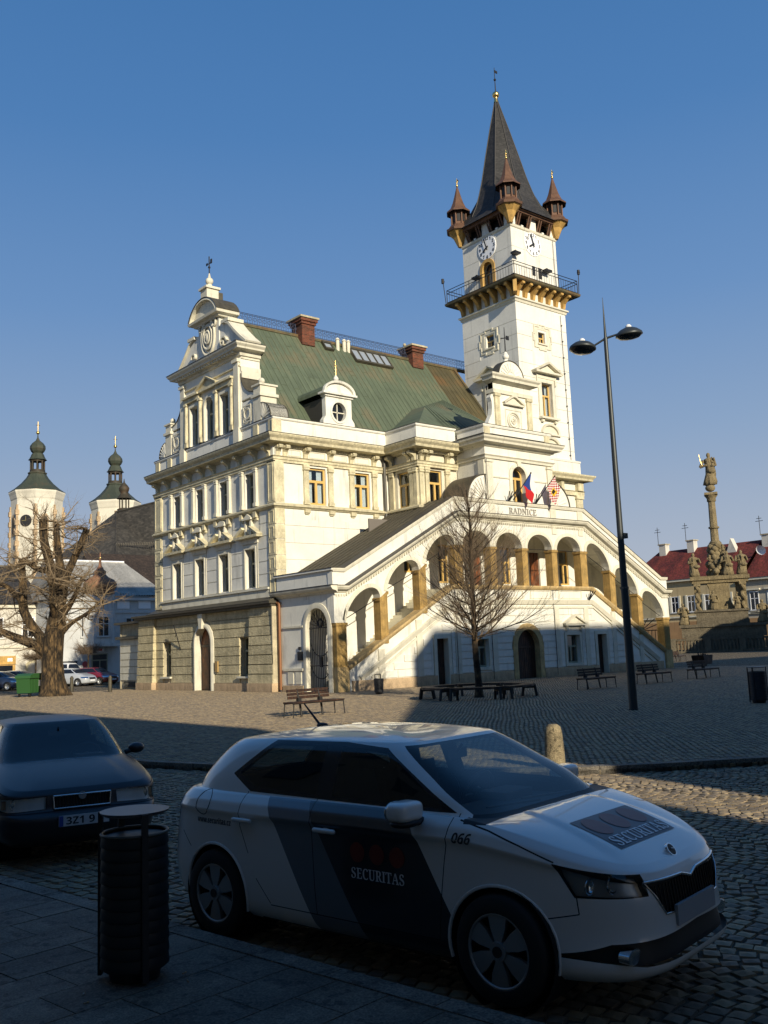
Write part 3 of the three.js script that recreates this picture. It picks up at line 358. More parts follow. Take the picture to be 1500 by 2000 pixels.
  for (const s of [-1, 1]) H('dormer_pilaster', [fbx(D, c + s * 1.38 - .2, c + s * 1.38 + .2, 14.5, 16.35, 0, .1), fbx(D, c + s * 1.38 - .25, c + s * 1.38 + .25, 16.35, 16.52, 0, .15)], M.trim);
  H('mini_pediment', [prism(D, [[c - .7, 16.02], [c, 16.4], [c + .7, 16.02]], 0, .1), fsweep(D, [[c - .85, 15.98], [c - .1, 16.42], [c + .1, 16.42], [c + .85, 15.98]], [[0, 0], [0, .22], [-.1, .24], [-.1, 0]]), fbx(D, c - .85, c + .85, 15.92, 16.02, 0, .2)], M.trimPale);
  H('medallion', [at(new THREE.TorusGeometry(.5, .06, 6, 24).translate(c, 15.02, .02), D), at(new THREE.TorusGeometry(.36, .035, 6, 24).translate(c, 15.02, .02), D), at(new THREE.TorusGeometry(.16, .05, 5, 14).translate(c, 15.02, .02), D), fbx(D, c - .03, c + .03, 14.78, 15.26, 0, .06), fbx(D, c - .24, c + .24, 14.99, 15.05, 0, .06), fsweep(D, [[c - .7, 14.5], [c - .7, 15.7], [c + .7, 15.7], [c + .7, 14.5]], [[0, 0], [0, .03], [.05, .03], [.05, 0]])], M.trimPale);
  const lun = Array.from({ length: 15 }, (_, i) => [c - 1.05 * Math.cos(i * PI / 14), 17.66 + 1.02 * Math.sin(i * PI / 14)]);
  H('lunette', [prism(D, lun, -.5, .02), ...Array.from({ length: 9 }, (_, i) => { const t = (i + 1) * PI / 10; return fsweep(D, [[c - .3 * Math.cos(t), 17.7 + .3 * Math.sin(t)], [c - .9 * Math.cos(t), 17.7 + .85 * Math.sin(t)]], [[-.03, 0], [-.03, .06], [.03, .06], [.03, 0]]); })], M.white); H('lunette_cover', fsweep(D, lun, [[0, -.55], [0, .06], [-.05, .06], [-.05, -.55]]), M.sheet);
  H('dormer_finial', [cyl(.22, .12, .2, c, 18.68, 4.4, 8), sph(.2, c, 19.05, 4.4, 9), cyl(.16, .05, .16, c, 19.2, 4.4, 8)], M.white); H('dormer_vane', [rod(V(c, 19.2, 4.4), V(c, 20.9, 4.4), .05, .02), rod(V(c - .35, 20.15, 4.4), V(c + .35, 20.3, 4.4), .03), bx(c + .12, c + .36, 20.15, 20.4, 4.38, 4.42)], M.iron);
  H('wing_roof', [bx(11.4, 16.4, 14.0, 14.25, .2, 4.6)], M.sheet);
}
{ // ---- lower right end of the main block beside the wing
  const out = p => p.map(q => [-q[0], q[1]]), path = [[16.7, -.4], [26.1, -.4], [26.1, -8]];
  H('right_wall', [bx(16.4, 26.1, 5, 13.4, -.9, -.4)], M.white);
  H('right_cornice', plan(path, out([[0, 13.0], [.12, 13.02], [.2, 13.12], [.62, 13.16], [.64, 13.3], [.78, 13.44], [.8, 13.54], [0, 13.62]])), M.trim); H('right_architrave', plan(path, out([[0, 12.14], [.15, 12.14], [.15, 12.4], [.22, 12.46], [0, 12.46]])), M.trim);
  for (const [a, b] of [[25.4, 26.08], [23.6, 24.0]]) H('right_pilaster', [fbx(FB(.4), a, b, 6, 11.9, 0, .12), fbx(FB(.4), a - .06, b + .06, 11.9, 12.14, 0, .2), fbx(FB(.4), a + .05, b - .05, 12.46, 13.0, 0, .3)], M.trim);
}
// ---- clock tower
const T = { u0: 20.5, u1: 25.8, w0: .5, w1: 5.8 }, TC = [23.15, -3.15];
{
  const F = FB(T.w0), S = FA(T.u0), cw = 3.15;            // front face (a = u), left face (a = -w)
  const holesF = [rectPts(22.58, 23.7, 17.62, 20.0), rectPts(22.72, 23.42, 22.95, 23.72)], holesS = [rectPts(-cw - .55, -cw + .55, 17.62, 20.0), rectPts(-cw - .38, -cw + .38, 22.95, 23.85)];
  H('tower_wall', [prism(F, rectPts(T.u0 + .02, T.u1 - .02, 13, 25.7), -.5, -.03, holesF), prism(S, rectPts(-T.w1 + .02, -T.w0 - .5, 13, 25.7), -.5, -.03, holesS), bx(T.u0 + .5, T.u1 - .02, 13, 25.7, -T.w1 + .02, -T.w1 + .5), bx(T.u1 - .5, T.u1 - .02, 13, 25.7, -T.w1 + .5, -T.w0 - .5), bx(T.u0 + .5, T.u1 - .5, 20.8, 21, -T.w1 + .5, -1), bx(T.u0 + .5, T.u1 - .5, 25.4, 25.6, -T.w1 + .5, -1)], M.whiteTower);
  const ys = [14.3, 15.35, 16.35, 17.35, 18.3, 19.25, 20.25, 21.22, 22.2, 23.21, 24.21, 25.55], cF = (a, b) => [...(b > 17.4 && a < 20.2 ? [[22.2, 24.1]] : []), ...(b > 22.4 && a < 24.2 ? [[22.0, 24.05]] : [])], cS = (a, b) => [...(b > 17.4 && a < 20.2 ? [[-cw - .95, -cw + .95]] : []), ...(b > 22.4 && a < 24.2 ? [[-cw - 1.0, -cw + 1.0]] : [])];
  courses(F, ys, (a, b) => minus(T.u0, T.u1, cF(a, b)), .03, M.whiteTower, { name: 'tower_course', gap: .035, d: -.03 });
  courses(S, ys, (a, b) => minus(-T.w1, -T.w0 - .03, cS(a, b)), .03, M.whiteTower, { name: 'tower_course', gap: .035, d: -.03 });
  for (const [Mx, c] of [[F, 23.14], [S, -cw]]) {
    win(Mx, c - .55, c + .55, 17.62, 20.0, { rec: .24, tr: .36, f: .085, curtain: .2, fm: Mx === F ? M.frame : M.frameGrey });
    H('tower_window_surround', [fsweep(Mx, [[c - .55, 17.5], [c - .55, 20], [c + .55, 20], [c + .55, 17.5]], [[0, -.03], [0, .1], [-.1, .1], [-.3, .06], [-.3, -.03]]), fbx(Mx, c - .9, c + .9, 20.3, 20.62, -.03, .1), fbx(Mx, c - 1.02, c - .88, 19.9, 20.62, -.03, .12), fbx(Mx, c + .88, c + 1.02, 19.9, 20.62, -.03, .12)], M.trimPale);
    H('tower_pediment', [prism(Mx, [[c - 1.25, 20.74], [c, 21.3], [c + 1.25, 20.74]], -.03, .2), fsweep(Mx, [[c - 1.4, 20.66], [c, 21.34], [c + 1.4, 20.66]], [[0, -.03], [0, .46], [-.12, .5], [-.12, -.03]]), fbx(Mx, c - 1.36, c + 1.36, 20.62, 20.76, -.03, .44)], M.trimPale);
    H('window_sill', [fbx(Mx, c - .95, c + .95, 17.36, 17.5, -.03, .34), fbx(Mx, c - .8, c - .55, 17.15, 17.36, -.03, .2), fbx(Mx, c + .55, c + .8, 17.15, 17.36, -.03, .2)], M.trimPale);
    const q = Mx === F ? .35 : .38; win(Mx, c - .07 - q, c - .07 + q + (Mx === F ? 0 : .07), 22.95, Mx === F ? 23.72 : 23.85, { rec: .2, f: .06, tr: .5, glass: M.glassDark });
    const e = c - .05; H('eared_frame', [fsweep(Mx, [[e - .85, 22.55], [e - .85, 23.0], [e - 1.0, 23.0], [e - 1.0, 23.6], [e - .85, 23.6], [e - .85, 24.15], [e - .4, 24.15], [e - .4, 24.3], [e + .4, 24.3], [e + .4, 24.15], [e + .85, 24.15], [e + .85, 23.6], [e + 1.0, 23.6], [e + 1.0, 23.0], [e + .85, 23.0], [e + .85, 22.55], [e + .4, 22.55], [e + .4, 22.4], [e - .4, 22.4], [e - .4, 22.55]], [[0, -.03], [0, .035], [.09, .035], [.09, -.03]], true), fbx(Mx, e - .5, e + .5, 22.8, 22.9, -.03, .08), prism(Mx, rectPts(e - .88, e + .88, 22.52, 24.2), -.06, -.005, [rectPts(c - .5, c + .45, 22.9, 23.9)])], M.trimPale);
  }
  for (const y of [16.36, 15.4]) H('blind_arch', [fsweep(F, archPts(22.45, 24.05, y, y, .6, 12), [[0, -.03], [0, .14], [-.14, .18], [-.16, -.03]]), prism(F, archPts(22.45, 24.05, y, y, .6, 12), -.03, .01), fbx(F, 22.2, 24.3, y - .1, y, -.03, .16)], M.trimPale);
  const sq = (e, y) => [[T.u0 - e, -T.w1 - e], [T.u0 - e, -T.w0 + e], [T.u1 + e, -T.w0 + e], [T.u1 + e, -T.w1 - e]], out = p => p.map(q => [-q[0], q[1]]);
  H('tower_base', [bx(T.u0 - .1, T.u1 + .25, 13.6, 14.5, -T.w1 - .2, -T.w0 + .22), plan(sq(.2), out([[-.2, 14.5], [.06, 14.5], [.08, 14.62], [-.2, 14.72]]), true)], M.whiteTower);
  H('tower_band', plan(sq(0), out([[-.1, 25.5], [.06, 25.55], [.1, 25.7], [.2, 25.75], [.2, 25.86], [-.1, 25.92]]), true), M.trimPale);
  H('tower_collar', bx(T.u0 + .1, T.u1 - .1, 25.85, 26.95, -T.w1 + .1, -T.w0 - .1), M.whiteTower);
  const brk = a => prism(new THREE.Matrix4(), [[-.1, 25.94], [.12, 25.94], [.2, 26.3], [.55, 26.62], [.72, 26.66], [.72, 26.86], [-.1, 26.86]], -.13, .13).rotateY(-PI / 2).translate(a, 0, 0);
  for (let i = 0; i < 7; i++) { const a = T.u0 + .2 + i * 4.9 / 6; H('platform_bracket', at(brk(a), F), M.ochre); H('platform_bracket', at(brk(-T.w1 + .2 + i * 4.9 / 6), S), M.ochre); }
  H('platform_bracket', [bx(-.13, .13, 25.94, 26.86, 0, .9)].map(g => g.rotateY(-PI / 4).translate(T.u0, 0, -T.w0)), M.ochre);
  const e = .78; H('platform', [bx(T.u0 - e, T.u1 + e, 26.86, 27.02, -T.w1 - e, -T.w0 + e)], M.sheet); H('platform_edge', plan(sq(e), out([[0, 26.83], [.07, 26.9], [.09, 27.04], [0, 27.04]]), true), M.copperBrown);
  { const g = [], r = e - .06, P = sq(r); for (let i = 0; i < 4; i++) { const [x0, z0] = P[i], [x1, z1] = P[(i + 1) % 4], n = 26; for (let k = 0; k <= n; k++) { const x = x0 + (x1 - x0) * k / n, z = z0 + (z1 - z0) * k / n; g.push(rod(V(x, 27.02, z), V(x, 27.85, z), k % 9 ? .016 : .04, k % 9 ? .016 : .04, 4)); } for (const y of [27.15, 27.85, 28.08]) g.push(rod(V(x0, y, z0), V(x1, y, z1), .03, .03, 4)); for (let k = 0; k <= n; k += 9) { const x = x0 + (x1 - x0) * k / n, z = z0 + (z1 - z0) * k / n; g.push(rod(V(x, 27.85, z), V(x, 28.1, z), .035, .035, 4)); } } H('platform_railing', g, M.iron); }
  for (const [x, z] of [[T.u0 - e, -T.w1 - e], [T.u1 + e, -T.w0 + e]]) H('siren_lamp', [rod(V(x, 27, z), V(x + (x < 22 ? -.2 : .1), 28.6, z), .03), sph(.12, x + (x < 22 ? -.22 : .12), 28.75, z, 6), cyl(.1, .1, .35, x + (x < 22 ? -.25 : .12), 28.6, z, 8)], M.iron);
  H('lightning_conductor', [rod(V(25.15, 31.2, -T.w0 - .14), V(25.2, 27.1, -T.w0 - .14), .02, .02, 4), rod(V(25.2, 25.4, -T.w0 + .06), V(25.3, 14.6, -T.w0 + .06), .02, .02, 4), ...Array.from({ length: 9 }, (_, i) => bx(25.2, 25.32, 15 + i * 1.2, 15.08 + i * 1.2, -T.w0, -T.w0 + .08))], M.pipeGrey);
  // upper shaft with the clocks
  const d = .22, U = { u0: T.u0 + d, u1: T.u1 - d - .05, w0: T.w0 + d, w1: T.w1 - d }, UF = FB(U.w0), US = FA(U.u0);
  H('upper_shaft', [prism(UF, rectPts(U.u0 + .01, U.u1 - .01, 26.9, 31.4), -.4, -.02), prism(US, rectPts(-U.w1, -U.w0 - .4, 26.9, 31.4), -.4, -.02, [archPts(-cw - .5, -cw + .5, 27.1, 28.85, .5, 10)]), bx(U.u0 + .4, U.u1, 26.9, 31.4, -U.w1, -U.w1 + .4), bx(U.u1 - .4, U.u1 - .01, 26.9, 31.4, -U.w1 + .4, -U.w0 - .4)], M.whiteTower);
  courses(UF, [27.05, 28.5, 29.75, 31.2], () => [[U.u0, U.u1]], .02, M.whiteTower, { name: 'tower_course', gap: .03, d: -.02 }); courses(US, [27.05, 28.5, 29.75, 31.2], (a, b) => minus(-U.w1, -U.w0 - .02, a < 29 ? [[-cw - .75, -cw + .75]] : []), .02, M.whiteTower, { name: 'tower_course', gap: .03, d: -.02 });
  H('belfry_arch', fsweep(US, archPts(-cw - .5, -cw + .5, 27.05, 28.85, .5, 12), [[.006, -.28], [.006, .06], [-.24, .06], [-.24, -.015]]), M.ochre); win(US, -cw - .5, -cw + .5, 27.1, 29.35, { rec: .3, arch: .5, fm: M.frameGrey, glass: M.glassDark });
  H('wall_slot', [fbx(UF, 22.75, 23.05, 28.0, 28.7, -.01, .04), fbx(UF, 23.4, 23.75, 27.9, 28.7, -.01, .04)], M.black);
  for (const [Mx, a, y] of [[UF, 24.0, 28.4], [UF, 20.75, 29.0], [US, -4.0, 28.3]]) H('floodlight', [fbx(Mx, a - .3, a + .3, y, y + .14, .1, .55), fbx(Mx, a - .05, a + .05, y + .14, y + .3, 0, .35)], M.iron);
  const font = M.fontBold;
  for (const [Mx, cx, cy] of [[UF, 22.95, 30.35], [US, -3.05, 30.42]]) {
    const P = (x, y, dd) => Mx.clone().multiply(new THREE.Matrix4().makeTranslation(cx + x, cy + y, dd));
    const face = H('clock_face', at(new THREE.CylinderGeometry(.88, .88, .05, 40).rotateX(PI / 2), P(0, 0, .025)), M.clockWhite);
    for (let h = 1; h <= 12; h++) { const t = h * PI / 6, g = new TextGeometry(String(h), { font, size: .24, depth: .012, curveSegments: 3 }); g.computeBoundingBox(); const b = g.boundingBox; g.translate(-(b.min.x + b.max.x) / 2, -(b.min.y + b.max.y) / 2, 0); obj('numeral', face, at(g, P(.7 * Math.sin(t), .7 * Math.cos(t), .052)), M.black); }
    const hand = (t, l, w) => prism(new THREE.Matrix4(), [[-w, -l * .28], [w, -l * .28], [w, l * .85], [0, l], [-w, l * .85]], 0, .02).rotateZ(-t);
    obj('clock_hand', face, at(hand(238.5 * PI / 180, .5, .065), P(0, 0, .09)), M.black); obj('clock_hand', face, at(hand(342 * PI / 180, .8, .045), P(0, 0, .12)), M.black);
  }
  H('upper_band', plan([[U.u0, -U.w1], [U.u0, -U.w0], [U.u1, -U.w0], [U.u1, -U.w1]], out([[0, 31.2], [.06, 31.25], [.1, 31.4], [0, 31.45]]), true), M.trimPale);
  // timbered gallery under the eaves
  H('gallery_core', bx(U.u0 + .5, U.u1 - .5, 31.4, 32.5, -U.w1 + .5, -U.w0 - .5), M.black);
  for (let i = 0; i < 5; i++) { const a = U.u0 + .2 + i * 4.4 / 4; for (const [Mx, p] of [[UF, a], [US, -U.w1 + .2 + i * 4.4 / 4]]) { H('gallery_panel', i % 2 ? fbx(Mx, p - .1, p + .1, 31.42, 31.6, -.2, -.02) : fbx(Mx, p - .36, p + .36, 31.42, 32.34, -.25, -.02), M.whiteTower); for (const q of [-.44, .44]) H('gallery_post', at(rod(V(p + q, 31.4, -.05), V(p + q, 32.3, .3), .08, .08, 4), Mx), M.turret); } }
  H('gallery_beam', plan([[U.u0 - .3, -U.w1 - .3], [U.u0 - .3, -U.w0 + .3], [U.u1 + .3, -U.w0 + .3], [U.u1 + .3, -U.w1 - .3]], out([[-.2, 32.28], [.1, 32.28], [.14, 32.44], [-.2, 32.46]]), true), M.turret);
  // spire: square eaves sweeping up into an octagon
  { const N = 16, cx = TC[0] - .0, cz = TC[1], lv = [[32.44, 3.12, 1], [32.62, 2.95, 1], [33.2, 2.62, .8], [34.0, 2.28, .45], [34.9, 2.02, .15], [36, 1.72, 0], [38, 1.26, 0], [40, .78, 0], [41.5, .4, 0], [42.7, .1, 0]], t = [];
    const P = (k, i) => { const [y, r, s] = lv[k], a = (i + .5) * 2 * PI / 8 / 2 * 1; const an = i * 2 * PI / N, c = Math.cos(an), q = Math.sin(an), sqr = 1 / Math.max(Math.abs(c), Math.abs(q)), m8 = ((an + PI / 8) % (PI / 4) + PI / 4) % (PI / 4) - PI / 8, oct = Math.cos(PI / 8) / Math.cos(m8) * 1.04, R = r * (oct + (sqr - oct) * s); return V(cx + R * c - .045 * Math.max(0, y - 33), y, cz + R * q); };
    for (let k = 0; k + 1 < lv.length; k++) for (let i = 0; i < N; i++) t.push(...quad(P(k, i), P(k, i + 1), P(k + 1, i + 1), P(k + 1, i)));
    const sp = H('spire', soup(t), M.slate); obj('spire_edge', sp, Array.from({ length: 8 }, (_, j) => lv.slice(2, -1).map((_, k) => rod(P(k + 2, 2 * j + 1), P(k + 3, 2 * j + 1), .045, .045, 4))), M.darkMetal);
    H('eave_soffit', bx(cx - 3.0, cx + 3.0, 32.42, 32.46, cz - 3.0, cz + 3.0), M.turret);
    const px = cx - .43; H('spire_finial', [cyl(.2, .13, .35, px, 42.5, cz, 10), sph(.27, px, 43.15, cz, 10), cyl(.14, .14, .2, px, 42.8, cz, 8)], M.gold); H('spire_rod', [rod(V(px, 43.3, cz), V(px, 45.4, cz), .045, .02), bx(px - .02, px + .3, 45.0, 45.2, cz - .02, cz + .02), sph(.1, px, 44.4, cz, 6)], M.iron); }
  // four corner turrets
  for (const [x, z] of [[U.u0 - .12, -U.w0 + .1], [U.u1 + .02, -U.w0 + .1], [U.u0 - .12, -U.w1 - .1], [U.u1 + .02, -U.w1 - .1]]) {
    const hex = (r0, r1, h, y) => facet(new THREE.CylinderGeometry(r1, r0, h, 8).rotateY(PI / 8).translate(x, y + .28 + h / 2, z));
    H('turret_corbel', [hex(.16, .5, .75, 31.1), hex(.5, .86, .38, 31.85)], M.ochre); const tb = H('turret', [hex(.98, 1.02, .16, 32.23), hex(.9, .68, .36, 32.39), hex(.52, .52, 1.1, 32.75)], M.turret);
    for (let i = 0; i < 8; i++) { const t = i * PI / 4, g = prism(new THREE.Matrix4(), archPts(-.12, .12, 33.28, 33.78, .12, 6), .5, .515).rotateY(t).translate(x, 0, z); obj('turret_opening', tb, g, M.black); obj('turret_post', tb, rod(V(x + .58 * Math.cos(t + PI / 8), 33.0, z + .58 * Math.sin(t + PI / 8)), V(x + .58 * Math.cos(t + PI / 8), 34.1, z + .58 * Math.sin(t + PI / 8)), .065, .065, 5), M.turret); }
    obj('turret_roof', tb, facet(lathe([[.94, 34.0], [.92, 34.1], [.62, 34.38], [.42, 34.85], [.26, 35.4], [.06, 36.15], [0, 36.2]], 8).rotateY(PI / 8).translate(x, 0, z)), M.turret); obj('turret_finial', tb, [sph(.1, x, 36.25, z, 6), cyl(.055, .02, .6, x, 36.25, z, 6), sph(.08, x, 36.55, z, 6), bx(x - .02, x + .16, 36.65, 36.78, z - .02, z + .02)], M.gold);
  }
}
// ---- ground floor of the gable side, with battered piers and heavy courses
{
  const G = FA(-.1), ys = rows(.42, 4.42, 8), dO = [6.55, 8.85], W1 = [11.85, 12.95], W2 = [2.62, 3.72];
  const P = [-7.7, 1.0];
  H('ground_floor_wall', prism(G, rectPts(-13.9, -.05, 0, 4.6), -.5, -.06, [archPts(-8.65, -6.75, 0, 2.72, .95, 14), rectPts(-W1[1], -W1[0], .8, 2.9), rectPts(-W2[1], -W2[0], .8, 2.9)]), M.smoothStone);
  courses(G, ys, (a, b) => { const m = (a + b) / 2, r = m < 2.72 ? 1.2 : Math.sqrt(Math.max(0, 1.2 ** 2 - (m - 2.72) ** 2)); return minus(-13.9, -2.35, [[-7.7 - r - .02, -7.7 + r + .02], ...(b > .8 && a < 2.9 ? [[-W1[1], -W1[0]], [-W2[1], -W2[0]]] : [])]); }, .07, M.groundStone, { name: 'stone_course', gap: .05, d: -.06 });
  minus(-13.9, -2.35, [[-8.92, -6.48]]).forEach(([a, b]) => H('ground_floor_plinth', fbx(G, a, b, 0, .42, -.06, .06), M.plinth));
  for (const [a0, a1] of [[-2.36, .06], [-16.1, -13.88]]) { // battered piers: each course steps back a little
    ys.slice(0, -1).forEach((y, i) => H('pier_course', fbx(G, a0, a1 + (a1 > 0 ? .0 : 0), y + .025, ys[i + 1] - .025, -.3, .3 - i * .02), M.groundStone));
    H('pier_core', fbx(G, a0 + .03, a1 - .03, 0, 4.5, -.3, .12), M.smoothStone); H('pier_plinth', fbx(G, a0 - .04, a1 + .02, 0, .44, -.3, .36), M.plinth);
  }
  H('pier_return', bx(-.36, .5, .44, 4.5, .0, .07), M.smoothStone);
  H('ground_floor_cornice', [fbx(G, -16.4, .1, 4.42, 4.56, -.4, .34), fbx(G, -16.5, .2, 4.56, 4.68, -.4, .5)], M.sheet);
  H('cornice_roof', prism(new THREE.Matrix4(), [[-.62, 4.69], [.12, 4.98], [.12, 4.69]], 0, 14.4).translate(0, 0, -14.3), M.sheet);
  // arched door
  H('door_surround', [fsweep(G, archPts(-8.65, -6.75, 0, 2.72, .95, 16), [[.006, -.37], [.006, .12], [-.1, .12], [-.25, .05], [-.25, -.055]])], M.trimPale);
  H('keystone', prism(G, [[-7.86, 3.55], [-7.54, 3.55], [-7.42, 4.4], [-7.98, 4.4]], -.05, .26), M.trimPale);
  const door = H('arched_door', prism(G, archPts(-8.65, -6.75, 0, 2.72, .95, 14), -.46, -.38), M.wood);
  for (let i = 0; i < 12; i++) { const a = -8.62 + i * .155, c = Math.abs(a + .07 + 7.7) / .95, top = 2.72 + .95 * Math.sqrt(Math.max(0, 1 - c * c)); obj('plank', door, fbx(G, a, a + .135, .05, 2.5, -.38, -.345), M.wood); obj('plank', door, fbx(G, a, a + .135, 2.62, Math.max(2.66, top - .04), -.38, -.35), M.wood); }
  obj('door_rail', door, [fbx(G, -8.64, -6.76, 2.48, 2.62, -.38, -.3), fbx(G, -7.74, -7.66, .05, 2.5, -.38, -.31)], M.woodDark);
  for (const [a, b] of [W1, W2]) { win(G, -b, -a, .8, 2.9, { rec: .36, fm: M.frameGrey, tr: .35 }); H('window_sill', fbx(G, -b - .1, -a + .1, .7, .8, -.3, .16), M.trimPale); }
  H('notice_box', fbx(G, -6.3, -6.0, 1.05, 1.65, 0, .1), M.frameDark); H('wall_flag_holder', [at(rod(V(-10.6, 2.4, .0), V(-10.5, 3.9, .5), .03), G), at(rod(V(-10.9, 3.2, .2), V(-10.3, 3.4, .4), .02), G)], M.iron);
  // set-back annex at the far left
  const N = FA(.35); H('annex_wall', prism(N, rectPts(-20.2, -16.0, 0, 4.3), -.5, 0), M.smoothStone); courses(N, rows(.55, 3.3, 6), () => [[-20.2, -16.0]], .06, M.trimPale, { name: 'annex_course', gap: .05 });
  H('annex_cornice', [fbx(N, -20.5, -16, 3.3, 3.5, 0, .3), fbx(N, -20.5, -16, 4.3, 4.45, -.4, .4)], M.sheet); H('annex_return', bx(.3, 3, 0, 4.3, -20.25, -20.15), M.smoothStone); H('vent_grille', [fbx(N, -19.6, -18.0, .1, .5, 0, .05), ...Array.from({ length: 10 }, (_, i) => at(new THREE.TorusGeometry(.18, .02, 4, 10).translate(-19.5 + i * .15, .3, .06), N))], M.pipeGrey);
}
// ---- arcaded double staircase in front
const ST = { c: 13.79 };
{
  const F = FB(-5.0), R = FB(-4.5), mir = p => p.map(q => [2 * ST.c - q[0], q[1]]).reverse(), out = p => p.map(q => [-q[0], q[1]]);
  const piers = [[.1, .72], [2.88, 3.36], [5.55, 6.05], [8.2, 8.8], [10.96, 11.42], [13.57, 14.02], [16.15, 16.6], [18.77, 19.37], [21.5, 22.02], [24.2, 24.68], [26.85, 27.47]];
  const rail = u => u < 7.98 ? 2.40 + .557 * (u - 2.88) : u > 19.6 ? 2.40 + .557 * (2 * ST.c - u - 2.88) : 5.24;
  const cor = u => u < .7 ? 5.0 : u < 8.35 ? 5.0 + (u - .7) * 4.13 / 7.65 : u > 26.88 ? 5.0 : u > 19.23 ? 5.0 + (26.88 - u) * 4.13 / 7.65 : 9.13;
  // arches between the piers: springing left and right, rise
  const ar = [[0, 3.4, 4.5], [1, 4.85, 5.95], [2, 6.3, 7.4], [3, 7.4, 7.4], [4, 7.4, 7.4], [5, 7.4, 7.4], [6, 7.4, 7.4], [7, 7.4, 6.3], [8, 5.95, 4.85], [9, 4.5, 3.4]];
  const outline = [[0, 3.3], [0, 5.0], [.7, 5.0], [8.35, 9.13], [19.23, 9.13], [26.88, 5.0], [27.58, 5.0], [27.58, 3.3]], bottom = [];
  for (let i = 9; i >= 0; i--) { const a0 = piers[i][1], a1 = piers[i + 1][0], [, yl, yr] = ar[i], lev = yl === yr, p = archPts(a0, a1, yl, yl, lev ? .86 : .93, 14, yr); bottom.push([piers[i + 1][0], yr], ...p.slice(1, -1).reverse(), [a0, yl]); if (i) bottom.push([piers[i][0], ar[i - 1][2]]); }
  H('arcade_wall', prism(F, [...outline, [26.85, 3.3], ...bottom, [.72, 3.3]], -.5, 0), M.white);
  ar.forEach(([i, yl, yr]) => { const a0 = piers[i][1], a1 = piers[i + 1][0]; H('archivolt', fsweep(F, archPts(a0, a1, yl, yl, yl === yr ? .86 : .93, 16, yr).slice(1, -1), [[0, -.05], [0, .05], [-.1, .05], [-.12, .03], [-.2, .03], [-.2, -.05]]), M.trimPale); });
  piers.forEach(([a, b], i) => {
    const yb = Math.min(rail(Math.max(.75, a)), rail(Math.min(26.8, b))) - .15, yt = i === 0 || i === 10 ? 3.3 : Math.min(ar[i - 1][2], ar[i][1]), yt2 = i === 0 || i === 10 ? 3.3 : Math.max(ar[i - 1][2], ar[i][1]), lo = i === 0 || i === 10 ? 0 : yb;
    const slope = (i && i < 10) ? (ar[i][1] - ar[i - 1][2]) : 0, tl = i && i < 10 ? ar[i - 1][2] : 3.3, tr = i && i < 10 ? ar[i][1] : 3.3;
    const p = H('arcade_pillar', [prism(F, [[a, lo], [a, tl - .14], [b, tr - .14], [b, lo]], -.52, .02), prism(F, [[a - .05, tl - .14], [a - .05, tl], [b + .05, tr], [b + .05, tr - .14]], -.56, .07)], M.sand);
    obj('pillar_panel', p, prism(F, [[a + .1, yb + .35], [a + .1, tl - .35], [b - .1, tr - .35], [b - .1, yb + .35]], .02, .035), M.sand);
    if (i === 0 || i === 10) obj('pillar_plinth', p, fbx(F, a - .05, b + .05, 0, 1.18, -.56, .08), M.sandTrim);
  });
  // raking cornice, parapet, dentils
  const line = [[-.02, 5.0], [.7, 5.0], [8.35, 9.13], [19.23, 9.13], [26.88, 5.0], [27.6, 5.0]];
  H('arcade_cornice', fsweep(F, line, [[.26, 0], [.24, .06], [.16, .1], [.1, .3], [0, .38], [-.08, .4], [-.1, 0]]), M.trimPale); H('cornice_flashing', fsweep(F, line, [[-.105, 0], [-.085, .43], [-.11, .43], [-.13, 0]]), M.darkMetal);
  { const d = []; for (let u = .1; u < 27.5; u += .16) { const y = cor(u + .05) - .36, s = u > .7 && u < 8.35 ? .54 : u > 19.23 && u < 26.88 ? -.54 : 0; d.push(at(bx(-.04, .04, -.05, .05, 0, .09).applyMatrix4(new THREE.Matrix4().makeShear(s, 0, 0, 0, 0, 0)).translate(u + .05, y, 0), F)); } stuff(H('dentils', d, M.trimPale)); }
  const top = [[-.02, 5.9], [.68, 5.9], [8.28, 10.0], [19.3, 10.0], [26.9, 5.9], [27.6, 5.9]];
  H('arcade_parapet', prism(F, [[0, 5.02], [.7, 5.02], [8.35, 9.15], [19.23, 9.15], [26.88, 5.02], [27.58, 5.02], ...top.slice().reverse()], -.4, -.02), M.white);
  H('parapet_coping', fsweep(F, top, [[.12, -.45], [.12, .06], [0, .1], [-.06, .1], [-.06, -.45]]), M.trimPale); H('coping_flashing', fsweep(F, top, [[-.062, -.47], [-.062, .125], [-.085, .125], [-.085, -.47]]), M.darkMetal);
  for (const u of [11.3, 16.5, 19.0, 8.6]) H('parapet_pilaster', fbx(F, u - .25, u + .25, 9.2, 9.9, -.02, .03), M.trimPale); for (const u of [11.3, 16.5, 18.95]) H('cornice_bracket', fbx(F, u - .2, u + .2, 8.35, 8.86, 0, .05), M.trimPale);
  H('left_end_pier', [fbx(F, 0, .7, 3.3, 4.7, 0, .03)], M.white);
  { const txt = new TextGeometry('RADNICE', { font: M.fontSerif, size: .36, depth: .02, curveSegments: 3 }); txt.computeBoundingBox(); const w = txt.boundingBox.max.x; txt.translate(13.85 - w / 2, 9.38, 0); H('lettering', at(txt, F), mat([.28, .26, .22])); }
  // sloping base walls, moulded stringers, courses, openings
  const gate = archPts(12.7, 14.55, 0, 1.78, .98, 14), baseOut = [[.75, 0], [.75, rail(.75)], [7.98, 5.24], [19.6, 5.24], [26.8, rail(26.8)], [26.8, 0]], hol = [rectPts(17.0, 18.2, .7, 2.36), rectPts(9.36, 10.44, .78, 2.3)];
